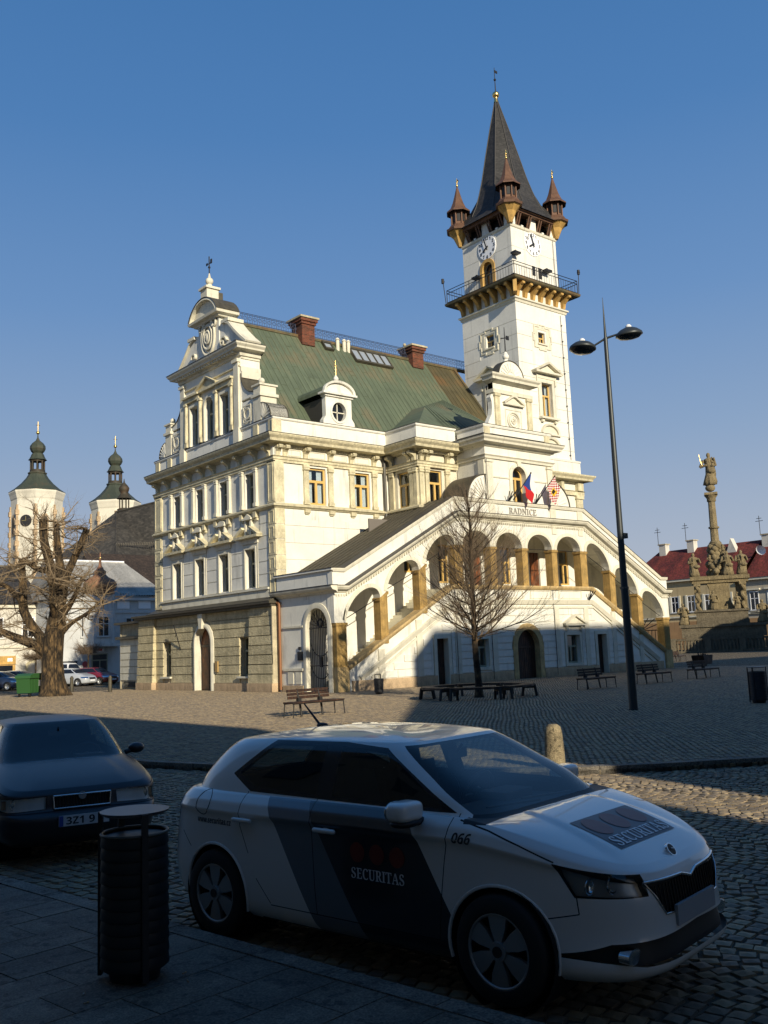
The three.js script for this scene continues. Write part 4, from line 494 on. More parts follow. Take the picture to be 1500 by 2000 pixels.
  const cutDown = [[.75, 0], [.75, rail(.75)], [7.98, 5.24], [19.6, 5.24], [26.8, rail(26.8)], [26.8, 0], [20.75, 0], [20.75, 2.36], [19.85, 2.36], [19.85, 0], ...gate.slice().reverse(), [7.4, 0], [7.4, 2.4], [6.58, 2.4], [6.58, 0]];
  H('stair_base_wall', prism(F, cutDown, -.45, -.05, hol), M.white);
  const stringer = [[.75, rail(.75) - .12], [7.98, 5.12], [19.6, 5.12], [26.8, rail(26.8) - .12]]; H('balustrade_cap', fsweep(F, stringer, [[.1, -.5], [.1, .06], [-.02, .14], [-.12, .14], [-.12, -.5]]), M.sandTrim);
  H('stringer_moulding', [fsweep(F, [[1.5, rail(1.5) - 1.05], [7.98, 4.3], [19.6, 4.3], [26.05, rail(26.05) - 1.05]], [[.14, -.05], [.12, .03], [0, .08], [-.1, .12], [-.14, -.05]]), fsweep(F, [[2.2, rail(2.2) - 1.42], [7.9, 4.0], [19.7, 4.0], [25.4, rail(25.4) - 1.42]], [[.06, -.05], [.06, .02], [-.06, .02], [-.06, -.05]])], M.trimPale);
  H('balustrade_panel', [[8.3, 10.7], [11.2, 13.5], [14.1, 15.9], [16.6, 18.7]].map(([a, b]) => fsweep(F, [[a, 4.5], [a, 5.0], [b, 5.0], [b, 4.5]], [[0, -.05], [0, -.01], [.06, -.01], [.06, -.05]], true)), M.trimPale);
  const pil = [2.86, 5.42, 8.15, 10.95, 16.25, 18.95, 21.6, 24.3]; pil.forEach(u => { const y1 = Math.min(rail(u - .22), rail(u + .22)) - .3; H('base_pilaster', fbx(F, u - .2, u + .2, .5, Math.min(y1, 3.95), -.05, .03), M.trimPale); });
  { const ys = rows(.52, 3.92, 9); courses(F, ys, (ya, yb) => { const m = (ya + yb) / 2, lim = [1.0, 26.6], f = u => rail(u) - 1.55, r = m < 1.78 ? 1.25 : Math.sqrt(Math.max(0, 1.35 ** 2 - (m - 1.78) ** 2)); let x0 = 1, x1 = 26.6; for (let u = 1; u < 8; u += .05) if (f(u) > yb) { x0 = u; break; } else x0 = u; x1 = 2 * ST.c - x0; const c = [...pil.map(u => [u - .22, u + .22]), [13.63 - r, 13.63 + r]]; if (ya < 2.5) c.push([16.75, 18.45], [9.2, 10.6], [6.3, 7.7], [19.6, 21.0]); else if (ya < 3.5) c.push([16.75, 18.75]); return minus(x0, x1, c); }, .055, M.white, { name: 'base_block', gap: .045, len: 1.2, d: -.05 }); }
  minus(1.0, 26.5, [[12.3, 14.95], [6.55, 7.43], [19.82, 20.78]]).forEach(([a, b]) => H('base_plinth', fbx(F, a, b, 0, .5, -.05, .05), M.plinth));
  H('gate_surround', [fsweep(F, gate, [[.006, -.34], [.006, .06], [-.34, .06], [-.34, -.045]])], M.sandTrim);
  const gd = H('arched_gate', prism(F, gate, -.42, -.36), M.woodDark); for (let i = 0; i < 12; i++) { const a = 12.72 + i * .152, c = Math.abs(a + .07 - 13.625) / .93, t = 1.78 + .98 * Math.sqrt(Math.max(0, 1 - c * c)); obj('plank', gd, fbx(F, a, a + .135, .05, t - .06, -.36, -.33), M.woodDark); } obj('gate_rail', gd, [fbx(F, 12.75, 14.5, 1.7, 1.82, -.36, -.3), fbx(F, 13.59, 13.66, .05, 1.7, -.36, -.31)], M.woodDark);
  win(F, 17.0, 18.2, .7, 2.36, { rec: .25, fm: M.frameGrey, tr: .4 }); win(F, 9.36, 10.44, .78, 2.3, { rec: .25, fm: M.frameGrey, tr: .3 });
  for (const [a, b, y0, y1] of [[17.0, 18.2, .7, 2.36], [9.36, 10.44, .78, 2.3]]) { H('window_surround', fsweep(F, rectPts(a, b, y0, y1), [[0, -.05], [0, .05], [-.16, .04], [-.16, -.05]], true), M.trimPale); }
  H('window_pediment', [prism(F, [[16.9, 3.02], [17.74, 3.42], [18.6, 3.02]], -.05, .1), fsweep(F, [[16.75, 2.96], [17.74, 3.46], [18.74, 2.96]], [[0, -.05], [0, .24], [-.1, .26], [-.1, -.05]]), fbx(F, 16.8, 18.7, 2.9, 3.0, -.05, .22), fbx(F, 17.0, 17.15, 2.6, 2.9, -.05, .1), fbx(F, 18.3, 18.45, 2.6, 2.9, -.05, .1)], M.trimPale);
  for (const [a, b, y] of [[19.85, 20.75, 2.36], [6.58, 7.4, 2.4]]) { H('side_door', [fbx(F, a, b, .02, y, -.4, -.34), fbx(F, a + .08, b - .08, .15, y * .45, -.34, -.32), fbx(F, a + .08, b - .08, y * .52, y - .12, -.34, -.32)], M.woodDark); H('door_surround', fsweep(F, [[a, 0], [a, y], [b, y], [b, 0]], [[.006, -.32], [.006, .05], [-.2, .04], [-.2, -.045]]), M.trimPale); }
  for (const [u, y] of [[11.35, 4.75], [19.3, 4.72], [12.65, 10.35], [14.95, 10.35], [2.0, 1.3]].slice(0, 4)) H('flag_bracket', [-.5, 0, .5].map(t => at(rod(V(u, y - .3, .05), V(u + t * .5, y + .25, .4), .035, .03, 5), F)).concat([at(rod(V(u, y - .42, .02), V(u, y - .1, .1), .05), F)]), M.iron);
  for (const u of [8.05, 10.7, 16.0]) H('down_cable', at(rod(V(u, 5.1, .04), V(u + .0, .1, .05), .018, .018, 4), F), M.iron);
  // left end wall with its iron gate
  for (const [Mx, e] of [[FA(0), 0], [null, 1]]) {
    if (!e) {
      const gt = archPts(2.62, 4.5, 0, 3.15, .95, 14);
      H('end_wall', prism(Mx, [[0.1, 0], [.1, 5.0], [4.98, 5.0], [4.98, 3.3], [4.55, 3.3], ...gt.slice().reverse().map(p => p)], -.45, -.03), M.white); H('end_wall_parapet', [prism(Mx, rectPts(-.1, 5.0, 5.02, 5.88), -.4, -.02), fbx(Mx, -.12, 5.06, 5.86, 5.96, -.45, .1)], M.white);
      H('end_cornice', fsweep(Mx, [[-.15, 5.0], [5.38, 5.0]], [[.26, 0], [.24, .06], [.16, .1], [.1, .3], [0, .38], [-.08, .4], [-.1, 0]]), M.trimPale); H('end_flashing', fbx(Mx, -.15, 5.42, 5.1, 5.125, 0, .43), M.darkMetal); H('end_flashing', fbx(Mx, -.12, 5.1, 5.96, 5.985, -.45, .13), M.darkMetal);
      H('gate_archivolt', [fsweep(Mx, archPts(2.62, 4.5, 0, 3.15, .95, 16), [[.006, -.44], [.006, .05], [-.12, .05], [-.26, .03], [-.26, -.025]])], M.trimPale); H('end_impost', fbx(Mx, .6, 2.36, 3.2, 3.3, -.03, .05), M.trimPale); H('end_dado', [fbx(Mx, .55, 2.3, 1.05, 1.17, -.03, .06), fbx(Mx, .9, 1.4, .4, 1.0, -.03, .02), fbx(Mx, 1.6, 2.1, .4, 1.0, -.03, .02)], M.trimPale); H('end_plinth', fbx(Mx, .5, 2.3, 0, .32, -.03, .06), M.plinth); H('notice_board', [fbx(Mx, 1.86, 2.24, 1.56, 2.0, -.02, .05), fbx(Mx, 1.95, 2.12, 2.08, 2.24, -.02, .05)], M.black);
      H('iron_gate', [Array.from({ length: 13 }, (_, i) => { const a = 2.68 + i * .148, c = Math.abs(a - 3.56) / .94; return at(rod(V(a, .05, -.2), V(a, 3.15 + .93 * Math.sqrt(Math.max(0, 1 - c * c)), -.2), .02, .02, 4), Mx); }), [.15, 1.25, 3.1].map(y => fbx(Mx, 2.62, 4.5, y, y + .05, -.22, -.18)), [1.0, 2.1].map(y => at(new THREE.TorusGeometry(.86, .025, 4, 18, PI).rotateZ(PI).translate(3.56, y + .5, -.2), Mx)), Array.from({ length: 9 }, (_, i) => { const t = (i + .5) * PI / 9; return at(rod(V(3.56 + .18 * Math.cos(t), 3.2, -.2), V(3.56 + .9 * Math.cos(t), 3.2 + .9 * Math.sin(t), -.2), .018, .018, 4), Mx); }), at(new THREE.TorusGeometry(.2, .05, 5, 12).translate(3.56, 3.35, -.2), Mx), fbx(Mx, 3.46, 3.66, 1.2, 1.7, -.24, -.16)], M.iron);
      H('copper_downpipe', [at(rod(V(.33, 4.6, .08), V(.33, .1, .08), .075, .075, 8), Mx), at(rod(V(.1, 4.62, .12), V(.33, 4.5, .08), .08, .08, 8), Mx)], M.pipe);
    } else { H('right_end_wall', [bx(27.1, 27.55, 3.3, 5.9, .3, 4.5), bx(27.1, 27.55, 0, 5.9, -.5, 1.0)], M.white); H('iron_gate', [Array.from({ length: 12 }, (_, i) => rod(V(27.3, .1, 1.2 + i * .28), V(27.3, 2.5, 1.2 + i * .28), .025, .025, 4)), [.3, 1.4, 2.5].map(y => rod(V(27.3, y, 1.0), V(27.3, y, 4.5), .03, .03, 4)), Array.from({ length: 11 }, (_, i) => { const t = i * PI / 10; return rod(V(27.3, 2.5, 2.75 + .2 * Math.cos(t)), V(27.3, 2.5 + 1.3 * Math.sin(t), 2.75 + 1.6 * Math.cos(t)), .03, .03, 4); })], M.iron); }
  }
  // inside: back wall, floors, flights, vault, windows and doors of the gallery
  const I = FB(-2.4), wy = 5.5, ops = [[6.8, 7.6, 6.1, 7.75], [9.4, 10.15, 5.55, 7.75], [14.5, 15.32, 5.55, 7.75], [19.85, 20.75, 5.55, 7.75]], doors = [[11.8, 12.83, 5.12, 7.55], [17.05, 18.0, 5.12, 7.55]];
  H('gallery_wall', prism(I, [[.3, 0], [.3, 5.2], [8, 9.3], [19.6, 9.3], [27.2, 5.2], [27.2, 0]], -.4, 0, [...ops, ...doors].map(o => rectPts(o[0], o[1], o[2], o[3]))), M.white);
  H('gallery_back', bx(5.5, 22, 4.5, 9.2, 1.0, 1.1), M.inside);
  ops.forEach(o => win(I, o[0], o[1], o[2], o[3], { rec: .08, f: .08, tr: .4 }));
  doors.forEach(o => { const d = H('gallery_door', fbx(I, o[0], o[1], o[2], o[3], -.2, -.12), M.wood); for (let k = 0; k < 4; k++) for (const s of [0, 1]) { const w = (o[1] - o[0]) / 2, a = o[0] + s * w; obj('door_panel', d, fbx(I, a + .07, a + w - .07, o[2] + .1 + k * .6, o[2] + .6 + k * .6, -.12, -.09), M.wood); } });
  H('gallery_floor', [bx(7.98, 19.6, 4.95, 5.12, 2.35, 4.55)], M.smoothStone);
  const steps = [];
  for (let i = 0; i < 30; i++) { const u = .9 + i * .236, y = .17 * i; for (const s of [0, 1]) { const a = s ? 2 * ST.c - u : u; H('stair_step', bx(a - (s ? .26 : 0), a + (s ? 0 : .26), Math.max(0, y - .3), y + .17, 2.4, 4.55), M.trimPale); } }
  H('vault', [bx(8.3, 19.3, 8.75, 8.95, 2.3, 4.52), prism(F, [[.4, 4.75], [8.3, 8.95], [8.3, 9.1], [.4, 4.95]], -2.6, -.48), prism(F, [[27.2, 4.75], [19.3, 8.95], [19.3, 9.1], [27.2, 4.95]], -2.6, -.48)], M.white);
  ar.forEach(([i, yl, yr]) => { const a0 = piers[i][1], a1 = piers[i + 1][0]; H('tie_rod', at(rod(V(a0 - .05, yl, -.25), V(a1 + .05, yr, -.25), .022, .022, 4), F), M.iron); });
  // sheet roofs over the flights
  const rf = (s) => { const q = u => s ? 2 * ST.c - u : u, y = u => 5.55 + (u - .3) * .535; return prism(F, [[q(.3), y(.3)], [q(8.6), y(8.6)], [q(8.6), y(8.6) + .12], [q(.3), y(.3) + .12]], -4.85, -.4); };
  H('flight_roof', rf(0), M.sheet); H('flight_roof', rf(1), M.sheet); H('flight_roof', bx(8.6, 19.0, 9.6, 9.75, .1, 4.6), M.sheet);
  { const g = []; for (let k = 0; k < 9; k++) g.push(rod(V(.35, 5.72, .3 + k * .5), V(8.6, 5.72 + 8.25 * .535, .3 + k * .5), .03, .03, 4)); stuff(H('flight_roof_seams', g, M.sheet)); }
}
// flags and their poles, standing on the balcony
{
  const hx = 27.15, hz = -37;
  const flag = (name, label, u, tx, pole, cat) => {
    const t = thing(name, label, 'flag', [hx + u, 10.2, hz + .1]); const a = V(0, 0, 0), b = V(pole[0], pole[1], pole[2]); obj('pole', t, [rod(a, b, .03, .025, 6), sph(.05, b.x, b.y, b.z, 6)], M.iron);
    const g = new THREE.PlaneGeometry(1, 1, 22, 16), p = g.attributes.position, Lh = .85, Lw = 1.3; for (let i = 0; i < p.count; i++) { const s = p.getX(i) + .5, q = p.getY(i) + .5, e = b.clone().multiplyScalar(1 - (1 - q) * Lh / b.length()); const f = s * Lw, sw = Math.sin(s * 9 + q * 2.2) * .07 * (.3 + s); p.setXYZ(i, e.x + s * .42 + sw * .6 + .1 * s * (1 - q), e.y - f * .86 + s * (q - .5) * .12, e.z + sw + .05 * s); } g.computeVertexNormals(); obj('cloth', t, g, new THREE.MeshPhysicalMaterial({ map: tx, roughness: .9, transmission: .25, thickness: 0, side: THREE.DoubleSide }), true); return t;
  };
  const cv = (fn) => { const c = document.createElement('canvas'); c.width = 256; c.height = 170; fn(c.getContext('2d')); const t = new THREE.CanvasTexture(c); t.colorSpace = THREE.SRGBColorSpace; return t; };
  flag('flag', 'blue, white and red flag hanging by the arched window above the balcony', 13.05, cv(x => { x.fillStyle = '#f2f2f2'; x.fillRect(0, 0, 256, 85); x.fillStyle = '#d01820'; x.fillRect(0, 85, 256, 85); x.fillStyle = '#1c3f8a'; x.beginPath(); x.moveTo(0, 0); x.lineTo(150, 85); x.lineTo(0, 170); x.fill(); }), [.75, 1.5, .75]);
  flag('flag', 'red and white chequered flag hanging right of the arched window', 15.0, cv(x => { for (let i = 0; i < 16; i++) for (let j = 0; j < 10; j++) { x.fillStyle = (i + j) % 2 ? '#f0e9e0' : '#b02028'; x.fillRect(i * 16, j * 17, 16, 17); } x.fillStyle = '#e8b820'; x.fillRect(95, 60, 70, 60); x.fillStyle = '#181410'; x.fillRect(110, 70, 36, 40); }), [.9, 1.5, .75]);
}
// ---------------------------------------------------------------- ground, road, pavement, kerbs, setts
const tSett = tex(512, (x, y) => { // far paving: grain of small setts
  const r = Math.floor(y * 20), q = x * 20 + (r % 2) * .5, c = Math.floor(q) % 20, fx = q % 1, fy = (y * 20) % 1, e = Math.min(fx, 1 - fx, fy, 1 - fy); const v = .56 + .3 * (hash(c, r) - .5) + .3 * (fbm(x * 4, y * 4, 4, 3) - .5) + .2 * (fbm(x * 60, y * 60, 60, 2) - .5); const k = e < .1 ? .5 : 1; return [v * k, v * k * .95, v * k * .85]; });
const tSettB = tex(512, (x, y) => { const r = Math.floor(y * 20), q = x * 20 + (r % 2) * .5, fx = q % 1, fy = (y * 20) % 1, e = Math.min(fx, 1 - fx, fy, 1 - fy); return Math.min(1, e * 4) * (.8 + .2 * hash(Math.floor(q) % 20, r)); }, false);
const tGranite = tex(256, (x, y) => { const f = fbm(x * 90, y * 90, 90, 2), s = fbm(x * 5, y * 5, 5, 4), st = fbm(x * 11, y * 11, 11, 3); const v = .72 + .5 * (f - .5) + .3 * (s - .5) - (st > .66 ? .18 : 0); return [v, v * .985, v * .96]; });
M.pavingFar = mat([.62, .52, .36], { map: fit(tSett, .5), bumpMap: fit(tSettB, .5), bumpScale: .02, roughness: .85 });
M.mortar = mat([.10, .09, .075], { map: fit(tStone, .8), roughness: 1 });
M.granite = mat([.27, .225, .175], { map: fit(tGranite, 1.3), roughness: .8, bumpMap: fit(tGrainB, 3), bumpScale: .002 });
M.graniteB = mat([.23, .195, .155], { map: fit(tGranite, 1.1), roughness: .8, bumpMap: fit(tGrainB, 3), bumpScale: .002 });
M.graniteC = mat([.30, .255, .20], { map: fit(tGranite, 1.7), roughness: .78, bumpMap: fit(tGrainB, 3), bumpScale: .002 });
M.kerb = mat([.32, .29, .245], { map: fit(tGranite, 1.1), roughness: .85, bumpMap: fit(tGrainB, 4), bumpScale: .004 });
const sheet = (pts, y0, y1) => { const s = shapeOf(pts.map(p => [p[0], -p[1]])); return new THREE.ExtrudeGeometry(s, { depth: y1 - y0, bevelEnabled: false }).rotateX(-PI / 2).translate(0, y0, 0); };
const K2 = [[5.9, -36], [6.9, -25], [7.6, -20], [8.05, -17], [8.7, -14.8], [9.6, -12.6], [10.4, -11.2], [11.35, -10.05], [12.6, -9.05], [14, -8.15], [17, -6.3], [24, -2], [40, 7], [60, 18]];
struct('ground', bx(-400, 500, -.6, -.12, -450, 250), M.pavingFar);
struct('plaza', sheet([...K2, [450, 18], [450, -420], [-350, -420], [-350, -36]], -.11, -.012), M.pavingFar);
const road = struct('road', sheet([[-40, -36], ...K2, [60, 60], [-40, 60]].map(p => p), -.115, -.085), M.mortar);
// pavement in front of the houses: kerb frame e along the kerb, n towards the road
const KO = [3.18, -7.59], KE = [.147, .989], KN = [.989, -.147], kp = (n, e) => [KO[0] + KN[0] * n + KE[0] * e, KO[1] + KN[1] * n + KE[1] * e];
const KROT = Math.atan2(KE[0], KE[1]);                         // turns +z onto the kerb direction
const pavement = struct('pavement', sheet([kp(-.175, -30), kp(-.175, 40), kp(-9, 40), kp(-9, -30)], -.11, .046), M.mortar);
{ // kerb stones
  for (let e = -14, i = 0; e < 12; i++) { const L = .78 + .1 * hash(i, 3); const [x, z] = kp(-.0875, e + L / 2); const g = new THREE.BoxGeometry(.17, .19, L - .008, 1, 1, 1); const p = g.attributes.position; for (let k = 0; k < p.count; k++) if (p.getY(k) > 0 && p.getX(k) > 0) p.setX(k, p.getX(k) - .02); g.computeVertexNormals(); const o = obj('kerb_stone', pavement, g.rotateY(KROT).translate(x, -.035 + .004 * hash(i, 9), z), M.kerb); e += L; }
  // slabs in rows across the pavement
  let row = 0;
  for (let e = -7.5; e < 6.2; row++) { const Wd = .40 + (hash(row, 1) > .6 ? .06 : 0); let n = -.185 - (row % 2 ? .32 : 0) * (.6 + .8 * hash(row, 5)), k = 0; const first = -.185; let cur = first; while (cur > -4.6) { const L = k === 0 && row % 2 ? .34 : .62 + .12 * (hash(row, k) - .5), a = cur, b = cur - L; const [x, z] = kp((a + b) / 2, e + Wd / 2); const t = .006 * (hash(row * 7 + k, 11) - .5); const g = new THREE.BoxGeometry(L - .009, .06, Wd - .009).rotateX(t * .6).rotateZ(t).rotateY(KROT).translate(x, .03 + .003 * hash(k, row), z); obj('slab', pavement, g, [M.granite, M.graniteB, M.graniteC, M.granite][Math.floor(hash(row, k * 3 + 1) * 4)]); cur = b; k++; } e += Wd; }
}
const plazaKerb = thing('plaza_kerb', 'pale stone kerb line along the edge of the square behind the cars', 'kerb');
for (let i = 1; i + 2 < K2.length; i++) { const [x0, z0] = K2[i], [x1, z1] = K2[i + 1], Ls = Math.hypot(x1 - x0, z1 - z0), n = Math.max(1, Math.round(Ls / 1.0)); for (let k = 0; k < n; k++) { const t = (k + .5) / n, a = Math.atan2(x1 - x0, z1 - z0); obj('kerb_stone', plazaKerb, new THREE.BoxGeometry(.2, .2, Ls / n - .012).rotateY(a).translate(x0 + (x1 - x0) * t + .1 * Math.cos(a), -.06 + .006 * hash(i, k), z0 + (z1 - z0) * t - .1 * Math.sin(a)), M.kerb); } }
{ // setts: a split stone with a domed, chamfered top
  const settG = (s) => { const g = new THREE.BoxGeometry(1, 1, 1, 2, 1, 2), p = g.attributes.position; for (let i = 0; i < p.count; i++) { const x = p.getX(i), z = p.getZ(i); if (p.getY(i) > 0) { const ed = Math.max(Math.abs(x), Math.abs(z)) > .4; p.setXYZ(i, x * (ed ? .84 : 1) + .07 * (hash(i, s) - .5), .5 - (ed ? .15 : 0) + .07 * (hash(i, s + 5) - .5), z * (ed ? .84 : 1) + .07 * (hash(i, s + 9) - .5)); } } const q = g.toNonIndexed(); q.computeVertexNormals(); return q; };
  const inPoly = (x, z, P) => { let c = false; for (let i = 0, j = P.length - 1; i < P.length; j = i++) if ((P[i][1] > z) !== (P[j][1] > z) && x < (P[j][0] - P[i][0]) * (z - P[i][1]) / (P[j][1] - P[i][1]) + P[i][0]) c = !c; return c; };
  const roadP = [...K2.map(([x, z]) => [x - .04, z]), [60, 30], kp(.03, 30), kp(.03, -30)];
  camera.updateMatrixWorld(); camera.updateProjectionMatrix(); const pv = new THREE.Matrix4().multiplyMatrices(camera.projectionMatrix, camera.matrixWorldInverse), inView = (x, z, m = 1.6) => { const v = V(x, 0, z).applyMatrix4(pv); const d = x * .636 - z * .771; return d > .5 && Math.abs(v.x) < m && v.y > -m && v.y < m; };
  const G4 = [settG(1), settG(2), settG(3), settG(4)], tones = [[.255, .195, .125], [.205, .16, .11], [.31, .24, .145], [.175, .14, .10], [.27, .205, .125]].map(c => lin(...c));
  M.settMats = tones.map(c => mat(c, { roughness: .75, bumpMap: fit(tGrainB, 2), bumpScale: .004 })); M.sett = mat([1, 1, 1], { roughness: .75 });
  const list = [], S = 1.65, st = .132;
  // road: segment arcs side by side, running along the street
  for (let col = -1; col < 40; col++) for (let k = -330; k < 420; k++) for (let i = 0; i < 13; i++) { const xc = (i + .5) / 13 * S - S / 2, sag = 1.3 - Math.sqrt(1.3 ** 2 - xc * xc), n = col * S + xc + S / 2, e = k * st - sag + 0; const [x, z] = kp(n + .04, e); if (z > 6 || z < -34 || x > 22 || !inPoly(x, z, roadP) || !inView(x, z)) continue; const an = Math.asin(xc / 1.3); list.push([x + rr(-.006, .006), z + rr(-.006, .006), KROT - an * .9 + rr(-.1, .1) + PI / 2 * Math.floor(rr(0, 4)), .126 * rr(.88, 1.05), .126 * rr(.88, 1.05), -.1 + rr(-.004, .006), x * x + z * z]); }
  list.sort((a, b) => a[6] - b[6]);
  const mk = (a) => new THREE.Matrix4().compose(V(a[0], a[5], a[1]), new THREE.Quaternion().setFromEuler(new THREE.Euler(rr(-.05, .05), a[2], rr(-.05, .05))), V(a[3], .075, a[4]));
  list.slice(0, 290).forEach((a, i) => { const o = new THREE.Mesh(G4[i % 4], M.settMats[Math.floor(hash(i, 21) * 5)]); o.name = 'sett'; o.applyMatrix4(mk(a)); o.castShadow = o.receiveShadow = true; road.add(o); });
  const fill = (name, parent, L, tn) => { const im = new THREE.InstancedMesh(G4[1], M.sett, L.length); L.forEach((a, i) => { im.setMatrixAt(i, mk(a)); const c = tones[Math.floor(hash(i, 31) * 5)], v = rr(.85, 1.12); im.setColorAt(i, lin(c.r * v * tn, c.g * v * tn, c.b * v * tn)); }); im.name = name; im.castShadow = im.receiveShadow = true; im.userData.kind = 'stuff'; parent.add(im); };
  fill('setts', road, list.slice(290), 1);
  // square: rows of smaller setts, as far as single stones can be made out
  const L2 = [], pl = [...K2.map(([x, z]) => [x + .22, z]), [200, 18], [200, -120], [-50, -120], [-50, -36]], dirA = .35, ca = Math.cos(dirA), sa = Math.sin(dirA);
  for (let i = -350; i < 760; i++) for (let k = -720; k < 200; k++) { const a = i * .122 + (k % 2) * .061, b = k * .122 + .05 * Math.sin(i * .35), x = a * ca - b * sa, z = a * sa + b * ca; const r = Math.hypot(x, z); if (r > 66 || r < 9 || !inView(x, z, 1.2) || !inPoly(x, z, pl)) continue; L2.push([x + rr(-.008, .008), z + rr(-.008, .008), dirA + rr(-.12, .12), .11 * rr(.85, 1.06), .107 * rr(.85, 1.06), -.033 + rr(-.004, .004), 0]); }
  fill('square_setts', scene, L2, 1.15);
  const ss = scene.children[scene.children.length - 1]; ss.userData.label = 'small grey stone setts paving the square'; ss.userData.category = 'paving';
}
// houses behind the camera, on the sunny end of the street: they throw the long shadows over the road and the foot of the hall
{
  const hm = mat([.42, .37, .29], { map: fit(tPlaster, .2) });
  const house = (name, label, pts, eave, ridge, roofF) => { const t = thing(name, label, 'house'); obj('wall', t, sheet(pts, -.1, eave), hm); obj('roof', t, roofF, M.tile ??= mat([.62, .6, .58], { map: fit(tTile, .3), roughness: .85 })); return t; };
  const prismRoof = (x0, x1, z0, z1, e, r, hl, hr) => { const zm = (z0 + z1) / 2; return soup([...quad(V(x0, e, z0), V(x1, e, z0), V(x1 - hr, r, zm), V(x0 + hl, r, zm)), ...quad(V(x0, e, z1), V(x0 + hl, r, zm), V(x1 - hr, r, zm), V(x1, e, z1)), V(x0, e, z0), V(x0 + hl, r, zm), V(x0, e, z1), V(x1, e, z0), V(x1, e, z1), V(x1 - hr, r, zm)]); };
  const block = (name, label, x0, x1, z0, z1, e, r, hl, hr) => { const t = house(name, label, [[x0, z0], [x1, z0], [x1, z1], [x0, z1]], e, r, prismRoof(x0, x1, z0, z1, e, r, hl, hr)); for (let x = x0 + 1; x + 1.1 < x1; x += 2.8) for (let y = 1.2; y + 2 < e; y += 3.6) obj('window', t, bx(x, x + 1.1, y, y + 1.8, z0 - .05, z0 - .01), M.glassDark); return t; };
  const a = kp(-5.6, -34), b = kp(-5.6, 13.5), c = kp(-16.6, 13.5), d = kp(-16.6, -34), m0 = kp(-11.1, -34), m1 = kp(-11.1, 13.5), y0 = 11.9, y1 = 16.7, P = (q, y) => V(q[0], y, q[1]);
  const hl = house('street_house', 'long plastered house on the near side of the street', [a, b, c, d], y0, y1, soup([...quad(P(a, y0), P(b, y0), P(m1, y1), P(m0, y1)), ...quad(P(d, y0), P(m0, y1), P(m1, y1), P(c, y0)), P(b, y0), P(c, y0), P(m1, y1), P(a, y0), P(m0, y1), P(d, y0)]));
  for (let i = 0; i < 12; i++) for (const y of [1.2, 5.0, 8.6]) { const w = kp(-5.57, -30 + i * 3.5), g = new THREE.BoxGeometry(.06, 1.9, 1.15).rotateY(KROT).translate(w[0], y + .95, w[1]); obj('window', hl, g, M.glassDark); }
  block('lane_house', 'tall plastered house on the left of the lane behind the camera', -24, 4.65, 8, 17, 15.4, 21.9, 4.6, 3.6);
  { const t = thing('gable_house', 'plastered house with a long sloping roof on the right of the lane', 'house'); obj('wall', t, prism(new THREE.Matrix4(), [[8.1, -.1], [8.1, 9.6], [21.6, 16.9], [21.6, -.1]], 8, 15), hm); obj('roof', t, prism(new THREE.Matrix4(), [[8.0, 9.5], [8.0, 9.7], [21.6, 17.2], [21.6, 17.0]], 7.9, 15.1), M.tile); for (let x = 9; x < 20; x += 2.8) for (let y = 1.2; y < 7; y += 3.6) obj('window', t, bx(x, x + 1.1, y, y + 1.8, 7.95, 7.99), M.glassDark); }
  block('square_house', 'tall plastered house on the sunny side of the square', 21.7, 84, 8, 20, 19.2, 23.0, .2, 4);
  block('far_corner_house', 'plastered house on the right side of the square beyond the frame', 97, 132, -45, -35, 8.6, 13.4, 4, 4);
}
// ---------------------------------------------------------------- street furniture
M.lampMetal = mat([.045, .05, .05], { roughness: .45, metalness: .4 }); M.binMetal = mat([.022, .023, .026], { roughness: .5, metalness: .3 }); M.benchWood = mat([.13, .06, .033], { map: fit(tWood, 1.5), roughness: .6 }); M.benchIron = mat([.03, .028, .026], { roughness: .6, metalness: .4 });
{
  const t = thing('street_lamp', 'tall dark street lamp with two dish heads on a tapering pole', 'street lamp', [22.48, -.02, -16.6]);
  obj('pole', t, [cyl(.125, .105, 3.4, 0, 0, 0, 14), cyl(.1, .06, 7.45, 0, 3.4, 0, 14), cyl(.14, .14, .05, 0, 0, 0, 14)], M.lampMetal); obj('collar', t, cyl(.125, .125, .06, 0, 3.4, 0, 14), M.kerb); obj('spike', t, cyl(.05, .006, 1.5, 0, 10.6, 0, 10), M.lampMetal); obj('sensor_box', t, bx(-.02, .16, 4.85, 5.0, -.02, .14), M.lampMetal);
  for (const s of [-1, 1]) { const hx = .4 * s, hz = .55 * s, hy = 10.76 + .13 * s; obj('arm', t, rod(V(0, 10.83, 0), V(hx * .5, hy + .02, hz * .5), .035, .03, 6), M.lampMetal); const h = obj('lamp_head', t, lathe([[0, .2], [.1, .19], [.26, .12], [.38, .02], [.4, -.05], [.37, -.07]], 22).rotateZ(.1 * s).translate(hx, hy, hz), M.lampMetal); obj('lamp_glass', h, lathe([[.37, -.07], [.28, -.14], [.12, -.17], [0, -.18]], 22).rotateZ(.1 * s).translate(hx, hy, hz), M.glassDark); obj('lamp_cap', h, sph(.09, hx, hy + .2, hz, 8), M.curtain); }
}
